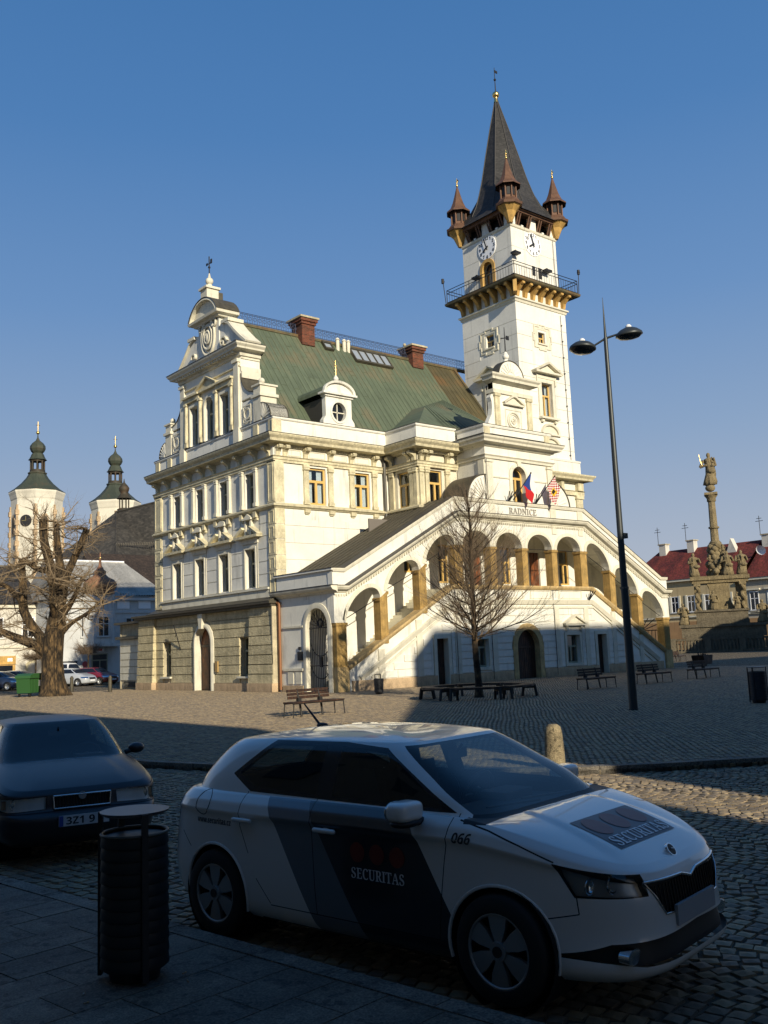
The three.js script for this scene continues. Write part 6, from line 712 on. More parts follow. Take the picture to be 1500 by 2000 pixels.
function stripedHatchback() {
  const fr = x => cl01((x - .85) / 1.05), dr = (a, b) => x => a - b * Math.pow(fr(x), 1.5), LW = (y, xr, xf, hw, pr, pf, e = {}) => ({ y, xr, xf, hw, pr, pf, xm: 0, ...e });
  const P = { crease: .46, cx: -.4, roofY: 1.462, dash: .5, seatX: -.05, mirX: .3, mirY: 1.27, lower: [
    LW(() => .185, -1.88, 1.90, .79, 5, 4.6), LW(() => .25, -2.0, 1.985, .838, 6, 4.4), LW(() => .42, -2.04, 1.965, .853, 6.5, 4), LW(() => .60, -2.04, 1.955, .853, 6.5, 4), LW(dr(.845, .175), -2.0, 1.935, .850, 6.5, 4, { n: 2, lin: 1 }), LW(dr(.885, .195), -1.98, 1.925, .869, 6.5, 4, { lin: 1 }), LW(dr(.945, .225), -1.95, 1.905, .847, 6.5, 4), LW(dr(1.0, .262), -1.90, 1.855, .80, 6.5, 4)],
    green: [LW((x, z) => 1.015 - .03 * cl01((x - .5) / .5), -1.86, 1.06, .772, 5, 7.4, { xm: -.4 }), LW(() => 1.12, -1.79, .86, .735, 5, 7.6, { xm: -.4 }), LW(x => 1.25 - .01 * cl01((-x - .9) / .6), -1.67, .59, .676, 5, 7.6, { xm: -.4 }), LW(x => 1.34 - .02 * cl01((-x - .9) / .6), -1.58, .41, .622, 5, 7.6, { xm: -.4 }), LW(x => 1.392 - .03 * cl01((-x - .8) / .7), -1.50, .30, .565, 5, 7.4, { xm: -.4 })] };
  let T = carSkin(P, 130, 5); const piece = {}, side = [[0, 0, 1, -.38]], take = (name, planes) => { const [i, o] = cutBy(T, planes); (piece[name] ??= []).push(...i); T = o; };
  const probe = new THREE.Mesh(merge(skinGeo(T), true), new THREE.MeshBasicMaterial({ side: THREE.DoubleSide })); probe.updateMatrixWorld(); const rc = new THREE.Raycaster(), cast = (o, d) => { rc.set(o, d); const h = rc.intersectObject(probe)[0]; return h ? h.point : null; };
  const onSide = (x, y, lift = .004) => { const h = cast(V(x, y, 2), V(0, 0, -1)); return V(x, y, (h ? h.z : .85) + lift); }, onTop = (x, z, lift = .004) => { const h = cast(V(x, 3, Math.abs(z)), V(0, -1, 0)); return V(x, (h ? h.y : .9) + lift, z); }, onFront = (y, z, lift = .006) => { const h = cast(V(4, y, Math.abs(z)), V(-1, 0, 0)); return V((h ? h.x : 1.9) + lift, y, z); };
  take('void', polyPlanes(circlePts(1.16, .305, .345), 'xy', side)); take('void', polyPlanes(circlePts(-1.31, .305, .345), 'xy', side)); take('void', [[0, 0, 1, -.5], ...polyPlanes([[1.16 - .33, 0], [1.16 + .33, 0], [1.16 + .345, .3], [1.16 - .345, .3]], 'xy')]); take('void', [[0, 0, 1, -.5], ...polyPlanes([[-1.31 - .33, 0], [-1.31 + .33, 0], [-1.31 + .345, .3], [-1.31 - .345, .3]], 'xy')]);
  take('windscreen', polyPlanes([[.92, 1.005], [1.3, 1.0], [1.3, 1.372], [.28, 1.372]], 'xy', [[0, 1, 0, -1.0]])); take('screen_base', polyPlanes([[.93, .955], [1.1, .955], [1.1, 1.006], [.92, 1.006]], 'xy', [[0, 1, 0, -.97], [-1, 0, 0, 1.07]]));
  take('rear_screen', polyPlanes([[-1.64, 1.06], [-2.2, 1.06], [-2.2, 1.335], [-1.40, 1.335]], 'xy', [[0, 0, -1, .54]]));
  take('front_window', polyPlanes([[.745, 1.035], [-.19, 1.045], [-.205, 1.362], [.215, 1.335]], 'xy', [[0, 0, 1, -.45]])); take('rear_window', polyPlanes([[-.335, 1.047], [-.96, 1.065], [-1.17, 1.15], [-.88, 1.355], [-.35, 1.368]], 'xy', [[0, 0, 1, -.4]]));
  take('pillar_trim', polyPlanes([[.83, 1.012], [-1.0, 1.03], [-1.24, 1.14], [-.9, 1.38], [-.2, 1.386], [.185, 1.36]], 'xy', [[0, 0, 1, -.45]]));
  take('headlight', polyPlanes([[1.49, .80], [1.60, .625], [1.98, .615], [1.93, .715]], 'xy', [[0, 0, 1, -.465]])); take('grille', polyPlanes([[0, .49], [.35, .505], [.475, .685], [.1, .672], [0, .645]], 'zy', [[1, 0, 0, -1.5]])); take('lower_grille', polyPlanes([[0, .27], [.55, .272], [.80, .32], [.66, .39], [0, .41]], 'zy', [[1, 0, 0, -1.45]])); take('tail_lamp', polyPlanes([[-1.80, .99], [-1.86, .74], [-2.3, .74], [-2.3, .99]], 'xy', [[0, 0, 1, -.45]]));
  const gap = (pts, h = .0032, ex = side) => { for (let i = 0; i + 1 < pts.length; i++) take('gap', polyPlanes(stripPts(pts[i], pts[i + 1], h), 'xy', ex)); };
  gap([[.85, 1.012], [.80, .75], [.775, .57]]); gap([[-.315, 1.03], [-.30, .8], [-.27, .30]]); gap([[-1.02, 1.03], [-1.03, .8], [-.94, .62]]); gap([[-.86, .46], [-.72, .31]]); gap([[-.72, .30], [.745, .30]]); gap([[.775, .57], [.745, .30]]); gap([[.9, .99], [1.1, .945], [1.3, .88], [1.5, .805]], .004, [[0, 0, 1, -.55]]); gap([[1.42, .50], [1.62, .54], [1.61, .63]]); gap([[-1.62, .60], [-1.75, .70]]);
  const door = (n, pts) => take(n, polyPlanes(pts, 'xy', side)); door('front_door', [[.85, 1.012], [-.31, 1.03], [-.27, .30], [.745, .30], [.775, .57]]); door('rear_door', [[-.315, 1.03], [-1.02, 1.03], [-1.03, .8], [-.88, .5], [-.72, .30], [-.275, .30]]);
  take('bonnet', [[1, 0, 0, -.86], ...polyPlanes([[.87, 1.2], [.88, 0.998], [1.1, .95], [1.3, .885], [1.5, .81], [2.1, .70], [2.1, 1.2]], 'xy').slice(1, -1)].filter(Boolean)); take('roof', [[0, 1, 0, -1.393]]); take('front_bumper', polyPlanes([[1.43, .1], [1.43, .5], [1.62, .62], [2.2, .72], [2.2, .1]], 'xy'));
  piece.body = T;
  const t = thing('hatchback_car', 'white hatchback with grey and black side stripes parked at the kerb', 'car', [4.631, -.06, -5.283], Math.atan2(-.98427, .17671));
  const white = paint([.70, .68, .65]), grey = paint([.13, .145, .165]), dark = paint([.012, .013, .018], .35), A = [-.79, 1.04, -.35, .32], B = [-.37, 1.02, .09, .31], C2 = [.50, 1.02, .92, .31], hp = ([x0, y0, x1, y1], s) => { const dx = x1 - x0, dy = y1 - y0, a = -dy * s, b = dx * s; return [a, b, 0, -(a * x0 + b * y0)]; };
  const both = (name, m, list = piece[name]) => list?.length && obj(name, t, [skinGeo(list), skinGeo(list, true)], m, true);
  const striped = (name, list) => { const lo = [[0, -1, 0, 1.012]]; const [g1, r1] = cutBy(list, [hp(A, 1), hp(B, -1), ...lo, [0, 0, 1, -.4]]), [g2, r2] = cutBy(r1, [hp(B, 1), hp(C2, -1), ...lo, [0, 0, 1, -.4]]); return [r2, g1, g2]; };
  const mirrorParts = (name, label) => { const [w, g, d] = striped(name, piece[name]); for (const s of [0, 1]) { const o = obj(name.replace(/^(front|rear)_/, ''), t, w.length ? skinGeo(w, s) : skinGeo(g.length ? g : d, s), w.length ? white : g.length ? grey : dark, true); if (g.length && w.length) obj('grey_stripe', o, skinGeo(g, s), grey, true); if (d.length && (w.length || g.length)) obj('black_stripe', o, skinGeo(d, s), dark, true); const x = name === 'front_door' ? -.16 : -.98; for (const q of [0]) { const h = onSide(x, .835, .0); obj('handle', o, [new THREE.CapsuleGeometry(.017, .17, 4, 10).rotateZ(PI / 2).translate(x, .845, (h.z + .028) * (s ? -1 : 1)), new THREE.SphereGeometry(.03, 10, 8).scale(1.6, .8, .4).translate(x, .845, h.z * (s ? -1 : 1))], name === 'front_door' ? white : white); } } };
  mirrorParts('front_door'); mirrorParts('rear_door');
  { const [w, g, d] = striped('body', piece.body); const o = both('body', white, w); if (g.length) obj('grey_stripe', o, [skinGeo(g), skinGeo(g, true)], grey, true); if (d.length) obj('black_stripe', o, [skinGeo(d), skinGeo(d, true)], dark, true); }
  const bonnet = both('bonnet', white), roof = both('roof', white), bumper = both('front_bumper', white); both('windscreen', M.screenGlass); both('screen_base', M.plastic); both('rear_screen', M.carGlass); both('pillar_trim', M.glossBlack); both('gap', M.gap); both('tail_lamp', mat([.05, .006, .008], { roughness: .12 }));
  for (const s of [0, 1]) { obj('side_window', t, skinGeo(piece.front_window, s), M.carGlass, true); obj('side_window', t, skinGeo(piece.rear_window, s), M.carGlass, true); }
  obj('interior_lining', t, [0, 1].map(s => [piece.body, piece.roof, piece.pillar_trim, piece.front_door, piece.rear_door].map(l => skinGeo(cutBy(l, [[0, 1, 0, -.45], [-1, 0, 0, .8]])[0], s, -.022))), M.cabin, true);
  obj('fuel_flap', t, tube(Array.from({ length: 25 }, (_, i) => { const a = i * PI / 12; return onSide(-1.46 + .085 * Math.cos(a), .93 + .085 * Math.sin(a), .001); }), Array.from({ length: 25 }, () => .003), 4), M.gap);
  // grille: black recess, fins, bright frame
  const gr = both('grille', M.plastic, piece.grille.map(q => q.map(v => ({ p: v.p.clone().addScaledVector(v.n, -.03), n: v.n })))); for (let i = -12; i <= 12; i++) { const z = i * .035, y0 = .505 + .0 * Math.abs(z), y1 = .655; obj('grille_fin', gr, rod(onFront(y0, z, -.012), onFront(y1, z, -.012), .006, .006, 4), M.glossBlack); }
  const rim = [[0, .645], [.1, .672], [.475, .685], [.35, .505], [0, .49]], edge = []; for (const s of [1, -1]) for (let i = 0; i + 1 < rim.length; i++) for (let k = 0; k < 6; k++) { const L = u => onFront(rim[i][1] + (rim[i + 1][1] - rim[i][1]) * u, s * (rim[i][0] + (rim[i + 1][0] - rim[i][0]) * u), .002); edge.push(rod(L(k / 6), L((k + 1) / 6), i < 2 ? .009 : .006, i < 2 ? .009 : .006, 6)); } obj('grille_frame', gr, edge, M.chrome);
  const lg = both('lower_grille', M.plastic, piece.lower_grille.map(q => q.map(v => ({ p: v.p.clone().addScaledVector(v.n, -.035), n: v.n })))); for (const s of [1, -1]) { const c = onFront(.33, .60, -.02); const f = obj('fog_lamp', lg, [new THREE.CylinderGeometry(.05, .05, .06, 20).rotateZ(PI / 2).scale(1, .8, 1.5).translate(c.x, .33, s * .60)], M.chrome); obj('fog_glass', f, new THREE.SphereGeometry(.05, 18, 10).scale(.3, .8, 1.5).translate(c.x + .03, .33, s * .60), M.lampGlass); }
  for (const s of [0, 1]) { // headlight: clear cover over a dark bowl with projector and bright strip
    const h = obj('headlight', t, skinGeo(piece.headlight, s, 0), M.lampGlass, true), k = s ? -1 : 1; obj('lamp_bowl', h, skinGeo(piece.headlight, s, -.06), M.lampBowl ??= mat([.30, .31, .33], { roughness: .32, metalness: .6 }), true);
    for (const [x, z, r] of [[1.745, .60, .052], [1.66, .70, .045]]) { obj('reflector', h, [new THREE.SphereGeometry(r, 20, 12, 0, 2 * PI, 0, PI / 2).rotateZ(PI / 2).scale(.6, 1, 1).translate(x + .02, .685, k * z)], M.chrome); }  }
  for (const s of [1, -1]) { const m = obj('door_mirror', t, [softBox(.08, .06, .115).translate(.60, 1.04, s * .95)], white); obj('mirror_base', m, [new THREE.SphereGeometry(1, 18, 10).scale(.08, .032, .12).translate(.60, .975, s * .945), rod(V(.62, .96, s * .8), V(.60, .985, s * .92), .03, .025, 8)], M.plastic); obj('mirror_glass', m, new THREE.CylinderGeometry(.06, .06, .008, 20).rotateZ(PI / 2).scale(1, 1, 1.6).translate(.525, 1.035, s * .955), M.chrome); }
  for (const x of [1.16, -1.31]) for (const s of [1, -1]) { wheel(t, x, s * .765, .305); obj('wheel_well', t, [lathe([[.345, -.3], [.35, .085]], 30).rotateX(PI / 2).scale(1, 1, s).translate(x, .305, s * .74), new THREE.CircleGeometry(.35, 24).translate(x, .305, s * .45)], M.gap); const a = Array.from({ length: 25 }, (_, i) => { const q = -.25 + (PI + .5) * i / 24, y = .305 + .347 * Math.sin(q), X = x + .347 * Math.cos(q); const h = cast(V(X, Math.max(.24, y), 2), V(0, 0, -1)); return V(X, y, s * ((h && h.z > .6 ? h.z : .83) - .0)); }); obj('arch_lip', t, tube(a, a.map(() => .011), 6), white); }
  cabin(t, P); for (const s of [.76, -.76]) obj('sill', t, bx(-.85, .72, .19, .25, s - .04, s + .04), M.plastic);
  obj('aerial', t, [rod(V(-1.02, 1.43, 0), V(-1.2, 1.60, 0), .011, .006, 8), new THREE.SphereGeometry(.03, 12, 8).scale(2, .7, 1).translate(-1.0, 1.435, 0)], M.plastic); for (const z of [.1, .5]) obj('wiper', t, [rod(V(.96, 1.0, z - .5), V(.90, 1.02, z + .02), .009, .007, 5)], M.plastic);
  { const c = onTop(1.82, 0, 0), b = obj('badge', t, [new THREE.CylinderGeometry(.043, .043, .014, 28).rotateZ(-.95).translate(c.x + .02, c.y - .0, 0)], M.chrome); obj('badge_centre', b, [new THREE.CylinderGeometry(.034, .034, .017, 28).rotateZ(-.95).translate(c.x + .02, c.y, 0)], M.plastic); obj('badge_wing', b, [0, 1, 2].map(i => bx(-.002, .002, -.006, .004, -.018 + i * .012, -.01 + i * .012).rotateZ(-.95).translate(c.x + .029, c.y + .007 + i * .002, 0)), M.chrome); }
  obj('number_plate_holder', bumper, [bx(0, .02, .425, .535, -.26, .26).translate(onFront(.48, 0).x - .012, 0, 0)], mat([.30, .31, .33], { roughness: .5 }));
  // lettering: door emblem with three discs, fleet number, web address, bonnet emblem
  const red = mat([.16, .018, .012], { roughness: .4 }), wt = mat([.62, .63, .65], { roughness: .4 }), ink = mat([.02, .02, .022], { roughness: .4 }), logo = obj('door_emblem', t, [0, 1, 2].map(i => { const g = new THREE.CircleGeometry(.062, 26).toNonIndexed(), p = g.attributes.position; for (let k = 0; k < p.count; k++) { const v = onSide(.11 + i * .165 + p.getX(k), .735 + p.getY(k), .004); p.setXYZ(k, v.x, v.y, v.z); } return g; }), red, true);
  obj('door_lettering', t, textOn('SECURITAS', M.fontSerif, .066, (x, y, w) => onSide(.055 + x * .44 / w, .575 + y, .004)), wt, true); obj('fleet_number', t, textOn('066', M.fontBold, .06, (x, y, w) => onSide(.865 + x * .13 / w + y * .2, .865 + y, .004)), ink, true); obj('web_lettering', t, textOn('www.securitas.cz', M.fontBold, .042, (x, y, w) => onSide(-1.53 + x * .40 / w + y * .15, .79 + y, .004)), ink, true);
  { const base = mat([.018, .024, .045], { roughness: .35 }), g = new THREE.PlaneGeometry(1, 1, 14, 14).toNonIndexed(), p = g.attributes.position; for (let i = 0; i < p.count; i++) { const v = onTop(1.545 - p.getY(i) * .33, -p.getX(i) * .72, .0035); p.setXYZ(i, v.x, v.y, v.z); } g.computeVertexNormals(); const e = obj('bonnet_emblem', bonnet, g, base, true); obj('emblem_disc', e, [-1, 0, 1].map(k => { const c = new THREE.CircleGeometry(.095, 26).toNonIndexed(), q = c.attributes.position; for (let i = 0; i < q.count; i++) { const v = onTop(1.49 - q.getY(i), k * .225 - q.getX(i), .006); q.setXYZ(i, v.x, v.y, v.z); } c.computeVertexNormals(); return c; }), red, true); obj('emblem_lettering', e, textOn('SECURITAS', M.fontSerif, .09, (x, y, w) => onTop(1.695 - y, .335 - x * .67 / w, .0075)), wt, true); }
  return t;
}
stripedHatchback();
function darkHatchback() {
  const fr = x => cl01((x - .9) / 1.3), dr = (a, b, e = 1.4) => x => a - b * Math.pow(fr(x), e), LW = (y, xr, xf, hw, pr, pf, e = {}) => ({ y, xr, xf, hw, pr, pf, xm: 0, ...e });
  const P = { cx: -.45, roofY: 1.43, dash: .62, seatX: .05, mirX: .42, mirY: 1.25, deckPow: 1.15, crease: .5, lower: [LW(() => .2, -2.05, 2.05, .77, 6, 7), LW(() => .28, -2.2, 2.16, .84, 7, 7.5), LW(() => .44, -2.26, 2.19, .862, 7, 8), LW(() => .52, -2.24, 2.17, .864, 7, 8.5), LW(() => .575, -2.22, 2.10, .864, 7, 9, { lin: 1 }), LW(dr(.79, .095), -2.2, 2.085, .86, 7, 9.5), LW(dr(.88, .155), -2.16, 2.06, .835, 7, 9), LW(dr(.935, .195), -2.12, 2.03, .79, 7, 8.5)], green: [LW((x) => .965 + .015 * cl01((x - .6) / .5), -1.75, 1.12, .755, 5, 6, { xm: -.45 }), LW(() => 1.1, -1.55, .86, .71, 5, 6.5, { xm: -.45 }), LW(() => 1.24, -1.3, .58, .65, 5, 6.5, { xm: -.45 }), LW(() => 1.35, -1.1, .36, .585, 5, 6.5, { xm: -.45 }), LW(() => 1.385, -1.0, .28, .55, 5, 6.5, { xm: -.45 })] };
  let T = carSkin(P, 100, 4); const piece = {}, side = [[0, 0, 1, -.4]], take = (n, pl) => { const [i, o] = cutBy(T, pl); (piece[n] ??= []).push(...i); T = o; };
  for (const x of [1.28, -1.23]) take('void', polyPlanes(circlePts(x, .31, .35), 'xy', side));
  take('windscreen', polyPlanes([[.90, .985], [1.5, .985], [1.5, 1.375], [.255, 1.375]], 'xy')); take('side_window', polyPlanes([[.74, 1.0], [-.25, 1.0], [-.25, 1.35], [.27, 1.34]], 'xy', [[0, 0, 1, -.4]])); take('rear_window', polyPlanes([[-.33, 1.0], [-1.2, 1.02], [-.9, 1.34], [-.33, 1.35]], 'xy', [[0, 0, 1, -.4]])); take('headlight', polyPlanes([[.37, .585], [.84, .57], [.85, .70], [.36, .715]], 'zy', [[1, 0, 0, -1.72]])); take('grille', polyPlanes([[0, .575], [.285, .58], [.305, .70], [0, .71]], 'zy', [[1, 0, 0, -1.8]])); take('lower_grille', polyPlanes([[0, .22], [.5, .22], [.5, .34], [0, .34]], 'zy', [[1, 0, 0, -1.8]]));
  take('gap', polyPlanes(stripPts([1.0, .93], [2.0, .735], .004), 'xy', [[0, 0, 1, -.55]])); take('gap', polyPlanes([[0, .548], [.9, .548], [.9, .556], [0, .556]], 'zy', [[1, 0, 0, -1.6]])); take('bonnet', polyPlanes([[.95, 1.2], [.95, .945], [2.0, .74], [2.3, .70], [2.3, 1.2]], 'xy')); take('roof', [[0, 1, 0, -1.386]]); take('front_bumper', polyPlanes([[1.6, .1], [1.6, .55], [2.4, .55], [2.4, .1]], 'xy')); piece.body = T;
  const t = thing('dark_car', 'dark hatchback with a chrome framed grille parked behind, at the left edge', 'car', [4.30, -.06, -11.72], Math.atan2(-.98, -.2)); t.scale.setScalar(.95);
  const pt = new THREE.MeshPhysicalMaterial({ color: lin(.010, .009, .013), roughness: .38, clearcoat: .25, clearcoatRoughness: .25 }), both = (n, m, l = piece[n]) => l?.length && obj(n, t, [skinGeo(l), skinGeo(l, true)], m, true); both('body', pt); both('bonnet', pt); both('roof', pt); const bump = both('front_bumper', pt); both('windscreen', M.screenGlass); both('gap', M.gap); const lg = both('lower_grille', M.plastic); for (const s of [0, 1]) { obj('side_window', t, skinGeo(piece.side_window, s), M.carGlass, true); obj('side_window', t, skinGeo(piece.rear_window, s), M.carGlass, true); const k = s ? -1 : 1, h = obj('headlight', t, skinGeo(piece.headlight, s), M.lampGlass, true); obj('lamp_bowl', h, skinGeo(piece.headlight, s, -.05), mat([.6, .62, .63], { roughness: .4, metalness: .3 }), true); for (const z of [.5, .66]) obj('reflector', h, [new THREE.SphereGeometry(.055, 18, 10).scale(.4, 1, 1.2).translate(1.99, .64, k * z), new THREE.TorusGeometry(.06, .006, 5, 22).rotateY(PI / 2).translate(2.0, .64, k * z)], M.chrome); obj('indicator', h, new THREE.BoxGeometry(.04, .09, .06).translate(1.9, .635, k * .765), mat([.3, .2, .12], { roughness: .2 })); const m = obj('door_mirror', t, new THREE.SphereGeometry(1, 18, 12).scale(.07, .065, .1).translate(.72, 1.02, k * .9), pt); obj('mirror_arm', m, rod(V(.74, .98, k * .76), V(.72, 1.0, k * .86), .03), M.plastic); }
  const g = both('grille', M.plastic, piece.grille.map(q => q.map(v => ({ p: v.p.clone().addScaledVector(v.n, -.02), n: v.n })))); const fx = (y, z) => 2.055 + .1 * (.66 - y) - .02 * z * z, fr2 = [[-.3, .705], [-.29, .575], [.29, .575], [.3, .705], [-.3, .705]]; obj('grille_frame', g, fr2.slice(0, -1).flatMap((a, i) => Array.from({ length: 6 }, (_, k) => { const b = fr2[i + 1], L = u => { const z = a[0] + (b[0] - a[0]) * u, y = a[1] + (b[1] - a[1]) * u; return V(fx(y, z) + .05, y, z); }; return rod(L(k / 6), L((k + 1) / 6), .011, .011, 6); })), M.chrome); for (let i = -9; i <= 9; i++) obj('grille_fin', g, rod(V(fx(.59, i * .03) + .035, .585, i * .03), V(fx(.70, i * .03) + .035, .695, i * .03), .005, .005, 4), M.glossBlack); obj('badge', g, [new THREE.CylinderGeometry(.04, .04, .016, 22).rotateZ(-PI / 2).translate(2.1, .69, 0)], M.alloy);
  const pl = obj('number_plate', bump, bx(2.2, 2.215, .40, .51, -.26, .26), mat([.55, .56, .58], { roughness: .4 })); obj('plate_band', pl, bx(2.216, 2.218, .402, .508, .215, .258), mat([.03, .07, .3], { roughness: .4 })); obj('plate_lettering', pl, textOn('3Z1 9 7', M.fontBold, .075, (x, y, w) => V(2.2175, .418 + y, .19 - x * .40 / w)), M.plastic, true);
  for (const x of [1.28, -1.23]) for (const s of [1, -1]) { wheel(t, x, s * .72, .31, { n: 24 }); obj('wheel_well', t, [lathe([[.35, -.3], [.355, .085]], 24).rotateX(PI / 2).scale(1, 1, s).translate(x, .31, s * .74), new THREE.CircleGeometry(.36, 20).translate(x, .31, s * .45)], M.gap); }
  cabin(t, { ...P, floorX: [-1.8, 1.5] }); for (const z of [.1, .5]) obj('wiper', t, rod(V(1.05, .985, z - .5), V(.98, .995, z + .05), .009, .007, 5), M.plastic); return t;
}
darkHatchback();
function farCar(label, pos, turn, color, tall = 0) {
  const fr = x => cl01((x - .85) / 1.05), LW = (y, xr, xf, hw, pr, pf, xm = 0) => ({ y: typeof y === 'number' ? () => y : y, xr, xf, hw, pr, pf, xm }), k = tall;
  const P = { cx: -.4, roofY: 1.45 + k * .45, lower: [LW(.2, -1.9, 1.85, .78, 6, 5), LW(.3, -2.0, 1.98, .85, 6, 5), LW(.6, -2.0, 2.0, .865, 6, 5), LW(x => .95 - .22 * fr(x) + k * .1, -1.92, 1.88, .8, 6, 5)], green: [LW(.99 + k * .1, -1.85, 1.05 + k * .3, .77, 5, 6, -.4), LW(1.2 + k * .25, -1.7, .65 + k * .5, .69, 5, 6, -.4), LW(1.38 + k * .45, -1.5, .25 + k * .6, .58, 5, 6, -.4)] };
  let T = carSkin(P, 54, 3); const piece = {}, take = (n, pl) => { const [i, o] = cutBy(T, pl); (piece[n] ??= []).push(...i); T = o; }; for (const x of [1.2, -1.3]) take('void', polyPlanes(circlePts(x, .31, .35, 20), 'xy', [[0, 0, 1, -.4]])); const y0 = 1.03 + k * .1, y1 = 1.34 + k * .42; take('windscreen', polyPlanes([[.86 + k * .3, y0], [1.8, y0], [1.8, y1], [.3 + k * .6, y1]], 'xy')); take('side_window', polyPlanes([[.78 + k * .3, y0], [-1.2, y0], [-.95, y1], [.24 + k * .55, y1]], 'xy', [[0, 0, 1, -.42]])); take('headlight', polyPlanes([[.42, .6], [.8, .62], [.8, .74], [.45, .72]], 'zy', [[1, 0, 0, -1.4]])); take('grille', polyPlanes([[0, .52], [.36, .52], [.36, .68], [0, .68]], 'zy', [[1, 0, 0, -1.5]]));
  const t = thing('parked_car', label, 'car', pos, turn, 'cars parked before the far houses'); const pt = paint(color); obj('body', t, [skinGeo(T), skinGeo(T, true)], pt, true); obj('windscreen', t, [skinGeo(piece.windscreen), skinGeo(piece.windscreen, true)], M.glassDark, true); for (const s of [0, 1]) { obj('side_window', t, skinGeo(piece.side_window, s), M.glassDark, true); obj('headlight', t, skinGeo(piece.headlight, s), M.chrome, true); } obj('grille', t, [skinGeo(piece.grille), skinGeo(piece.grille, true)], M.plastic, true); obj('number_plate', t, bx(2.0, 2.015, .38, .48, -.26, .26), M.clockWhite); for (const x of [1.2, -1.3]) for (const s of [1, -1]) { const w = wheel(t, x, s * .76, .31, { n: 16 }); } obj('underbody', t, bx(-1.8, 1.8, .18, .5, -.6, .6), M.plastic); return t;
}
farCar('dark blue car at the left edge beyond the old tree', [23.6, 0, -75.0], -1.0, [.012, .02, .05]); farCar('red car parked right of the old tree trunk', [31.6, 0, -76.5], -1.15, [.16, .008, .012]); farCar('silver car just beside the old tree trunk', [29.6, 0, -76.2], -1.1, [.42, .44, .46]); farCar('white van behind the silver car', [30.4, 0, -80], -1.2, [.62, .62, .62], 1); farCar('dark car half hidden by the green container', [25.6, 0, -76.8], -1.0, [.03, .03, .035]); farCar('blue-black car between bollard and hall annex', [35.0, 0, -72.5], -1.0, [.01, .015, .04]);
// ---------------------------------------------------------------- buildings round the square
M.paleWall = mat([.66, .63, .57], { map: fit(tPlaster, .2), roughness: .92 }); M.blueWall = mat([.60, .61, .62], { map: fit(tPlaster, .2), roughness: .92 }); M.creamWall = mat([.60, .47, .27], { map: fit(tPlaster, .2), roughness: .92 }); M.greyWall = mat([.50, .45, .36], { map: fit(tPlaster, .2), roughness: .92 }); M.tinRoof = mat([.5, .5, .5], { map: fit(tStone, .15), roughness: .6, metalness: .2 }); M.tile ??= mat([.62, .6, .58], { map: fit(tTile, .3), roughness: .85 }); M.redTile = mat([.36, .20, .18], { map: fit(tTile, .22), roughness: .9 }); M.brownRoof = mat([.13, .085, .06], { map: fit(tSlate, .25), roughness: .85 }); M.verdigris = mat([.115, .118, .098], { map: fit(tCopper, .25), roughness: .7 }); M.oldCopper = mat([.115, .10, .085], { map: fit(tCopperBrown, .3), roughness: .7 });
function simpleWin(t, Mx, a0, a1, y0, y1, fm = M.clockWhite, o = {}) { const w = obj('window', t, [fbx(Mx, a0 - .1, a0, y0 - .1, y1 + .1, -.02, .07), fbx(Mx, a1, a1 + .1, y0 - .1, y1 + .1, -.02, .07), fbx(Mx, a0, a1, y1, y1 + .1, -.02, .07), fbx(Mx, a0 - .15, a1 + .15, y0 - .14, y0, -.02, .14), ...(o.bars === 0 ? [] : [fbx(Mx, (a0 + a1) / 2 - .04, (a0 + a1) / 2 + .04, y0, y1, -.02, .03), fbx(Mx, a0, a1, y0 + (y1 - y0) * .62, y0 + (y1 - y0) * .62 + .08, -.02, .03)])], fm); obj('pane', w, fbx(Mx, a0, a1, y0, y1, -.02, .012), M.glassDark); return w; }
{ // white house at the left
  const t = thing('white_house', 'white house with a dark roof and a shopfront behind the old tree', 'house', [0, 0, -89]), F = FB(0); obj('wall', t, [fbx(F, 8, 31.7, 0, 7.4, -9, 0)], M.paleWall); const r = obj('roof', t, soup([...quad(V(7.5, 7.4, .5), V(32.1, 7.4, .5), V(30.6, 11.3, -4.6), V(7.5, 11.3, -4.6)), V(32.1, 7.4, .5), V(32.1, 7.4, -9.5), V(30.6, 11.3, -4.6), ...quad(V(7.5, 11.3, -4.6), V(30.6, 11.3, -4.6), V(32.1, 7.4, -9.5), V(7.5, 7.4, -9.5))]), M.slate); obj('ridge', r, rod(V(7.5, 11.33, -4.6), V(30.6, 11.33, -4.6), .1, .1, 5), M.kerb); obj('cornice', t, [fbx(F, 7.8, 31.9, 7.05, 7.3, 0, .3), fbx(F, 7.8, 31.9, 3.4, 3.55, 0, .14)], M.trimPale);
  const shop = obj('shopfront', t, [fbx(F, 25.4, 29.2, 1.95, 2.7, 0, .12), fbx(F, 25.4, 29.2, .3, 1.9, -.02, .04)], M.ochre); obj('pane', shop, [fbx(F, 25.6, 28.95, .45, 1.85, .04, .06)], M.glassDark); obj('shop_sign', shop, fbx(F, 28.45, 28.9, 2.2, 2.5, .12, .15), M.clockWhite); const d = obj('arched_opening', t, prism(F, archPts(30.1, 31.4, .3, 1.7, .55, 10), 0, .05), M.trim); obj('pane', d, prism(F, archPts(30.35, 31.15, .35, 1.6, .4, 8), .05, .07), M.paleWall); for (const a of [21, 24, 27, 29.8]) simpleWin(t, F, a, a + 1, 4.4, 6.1);
}
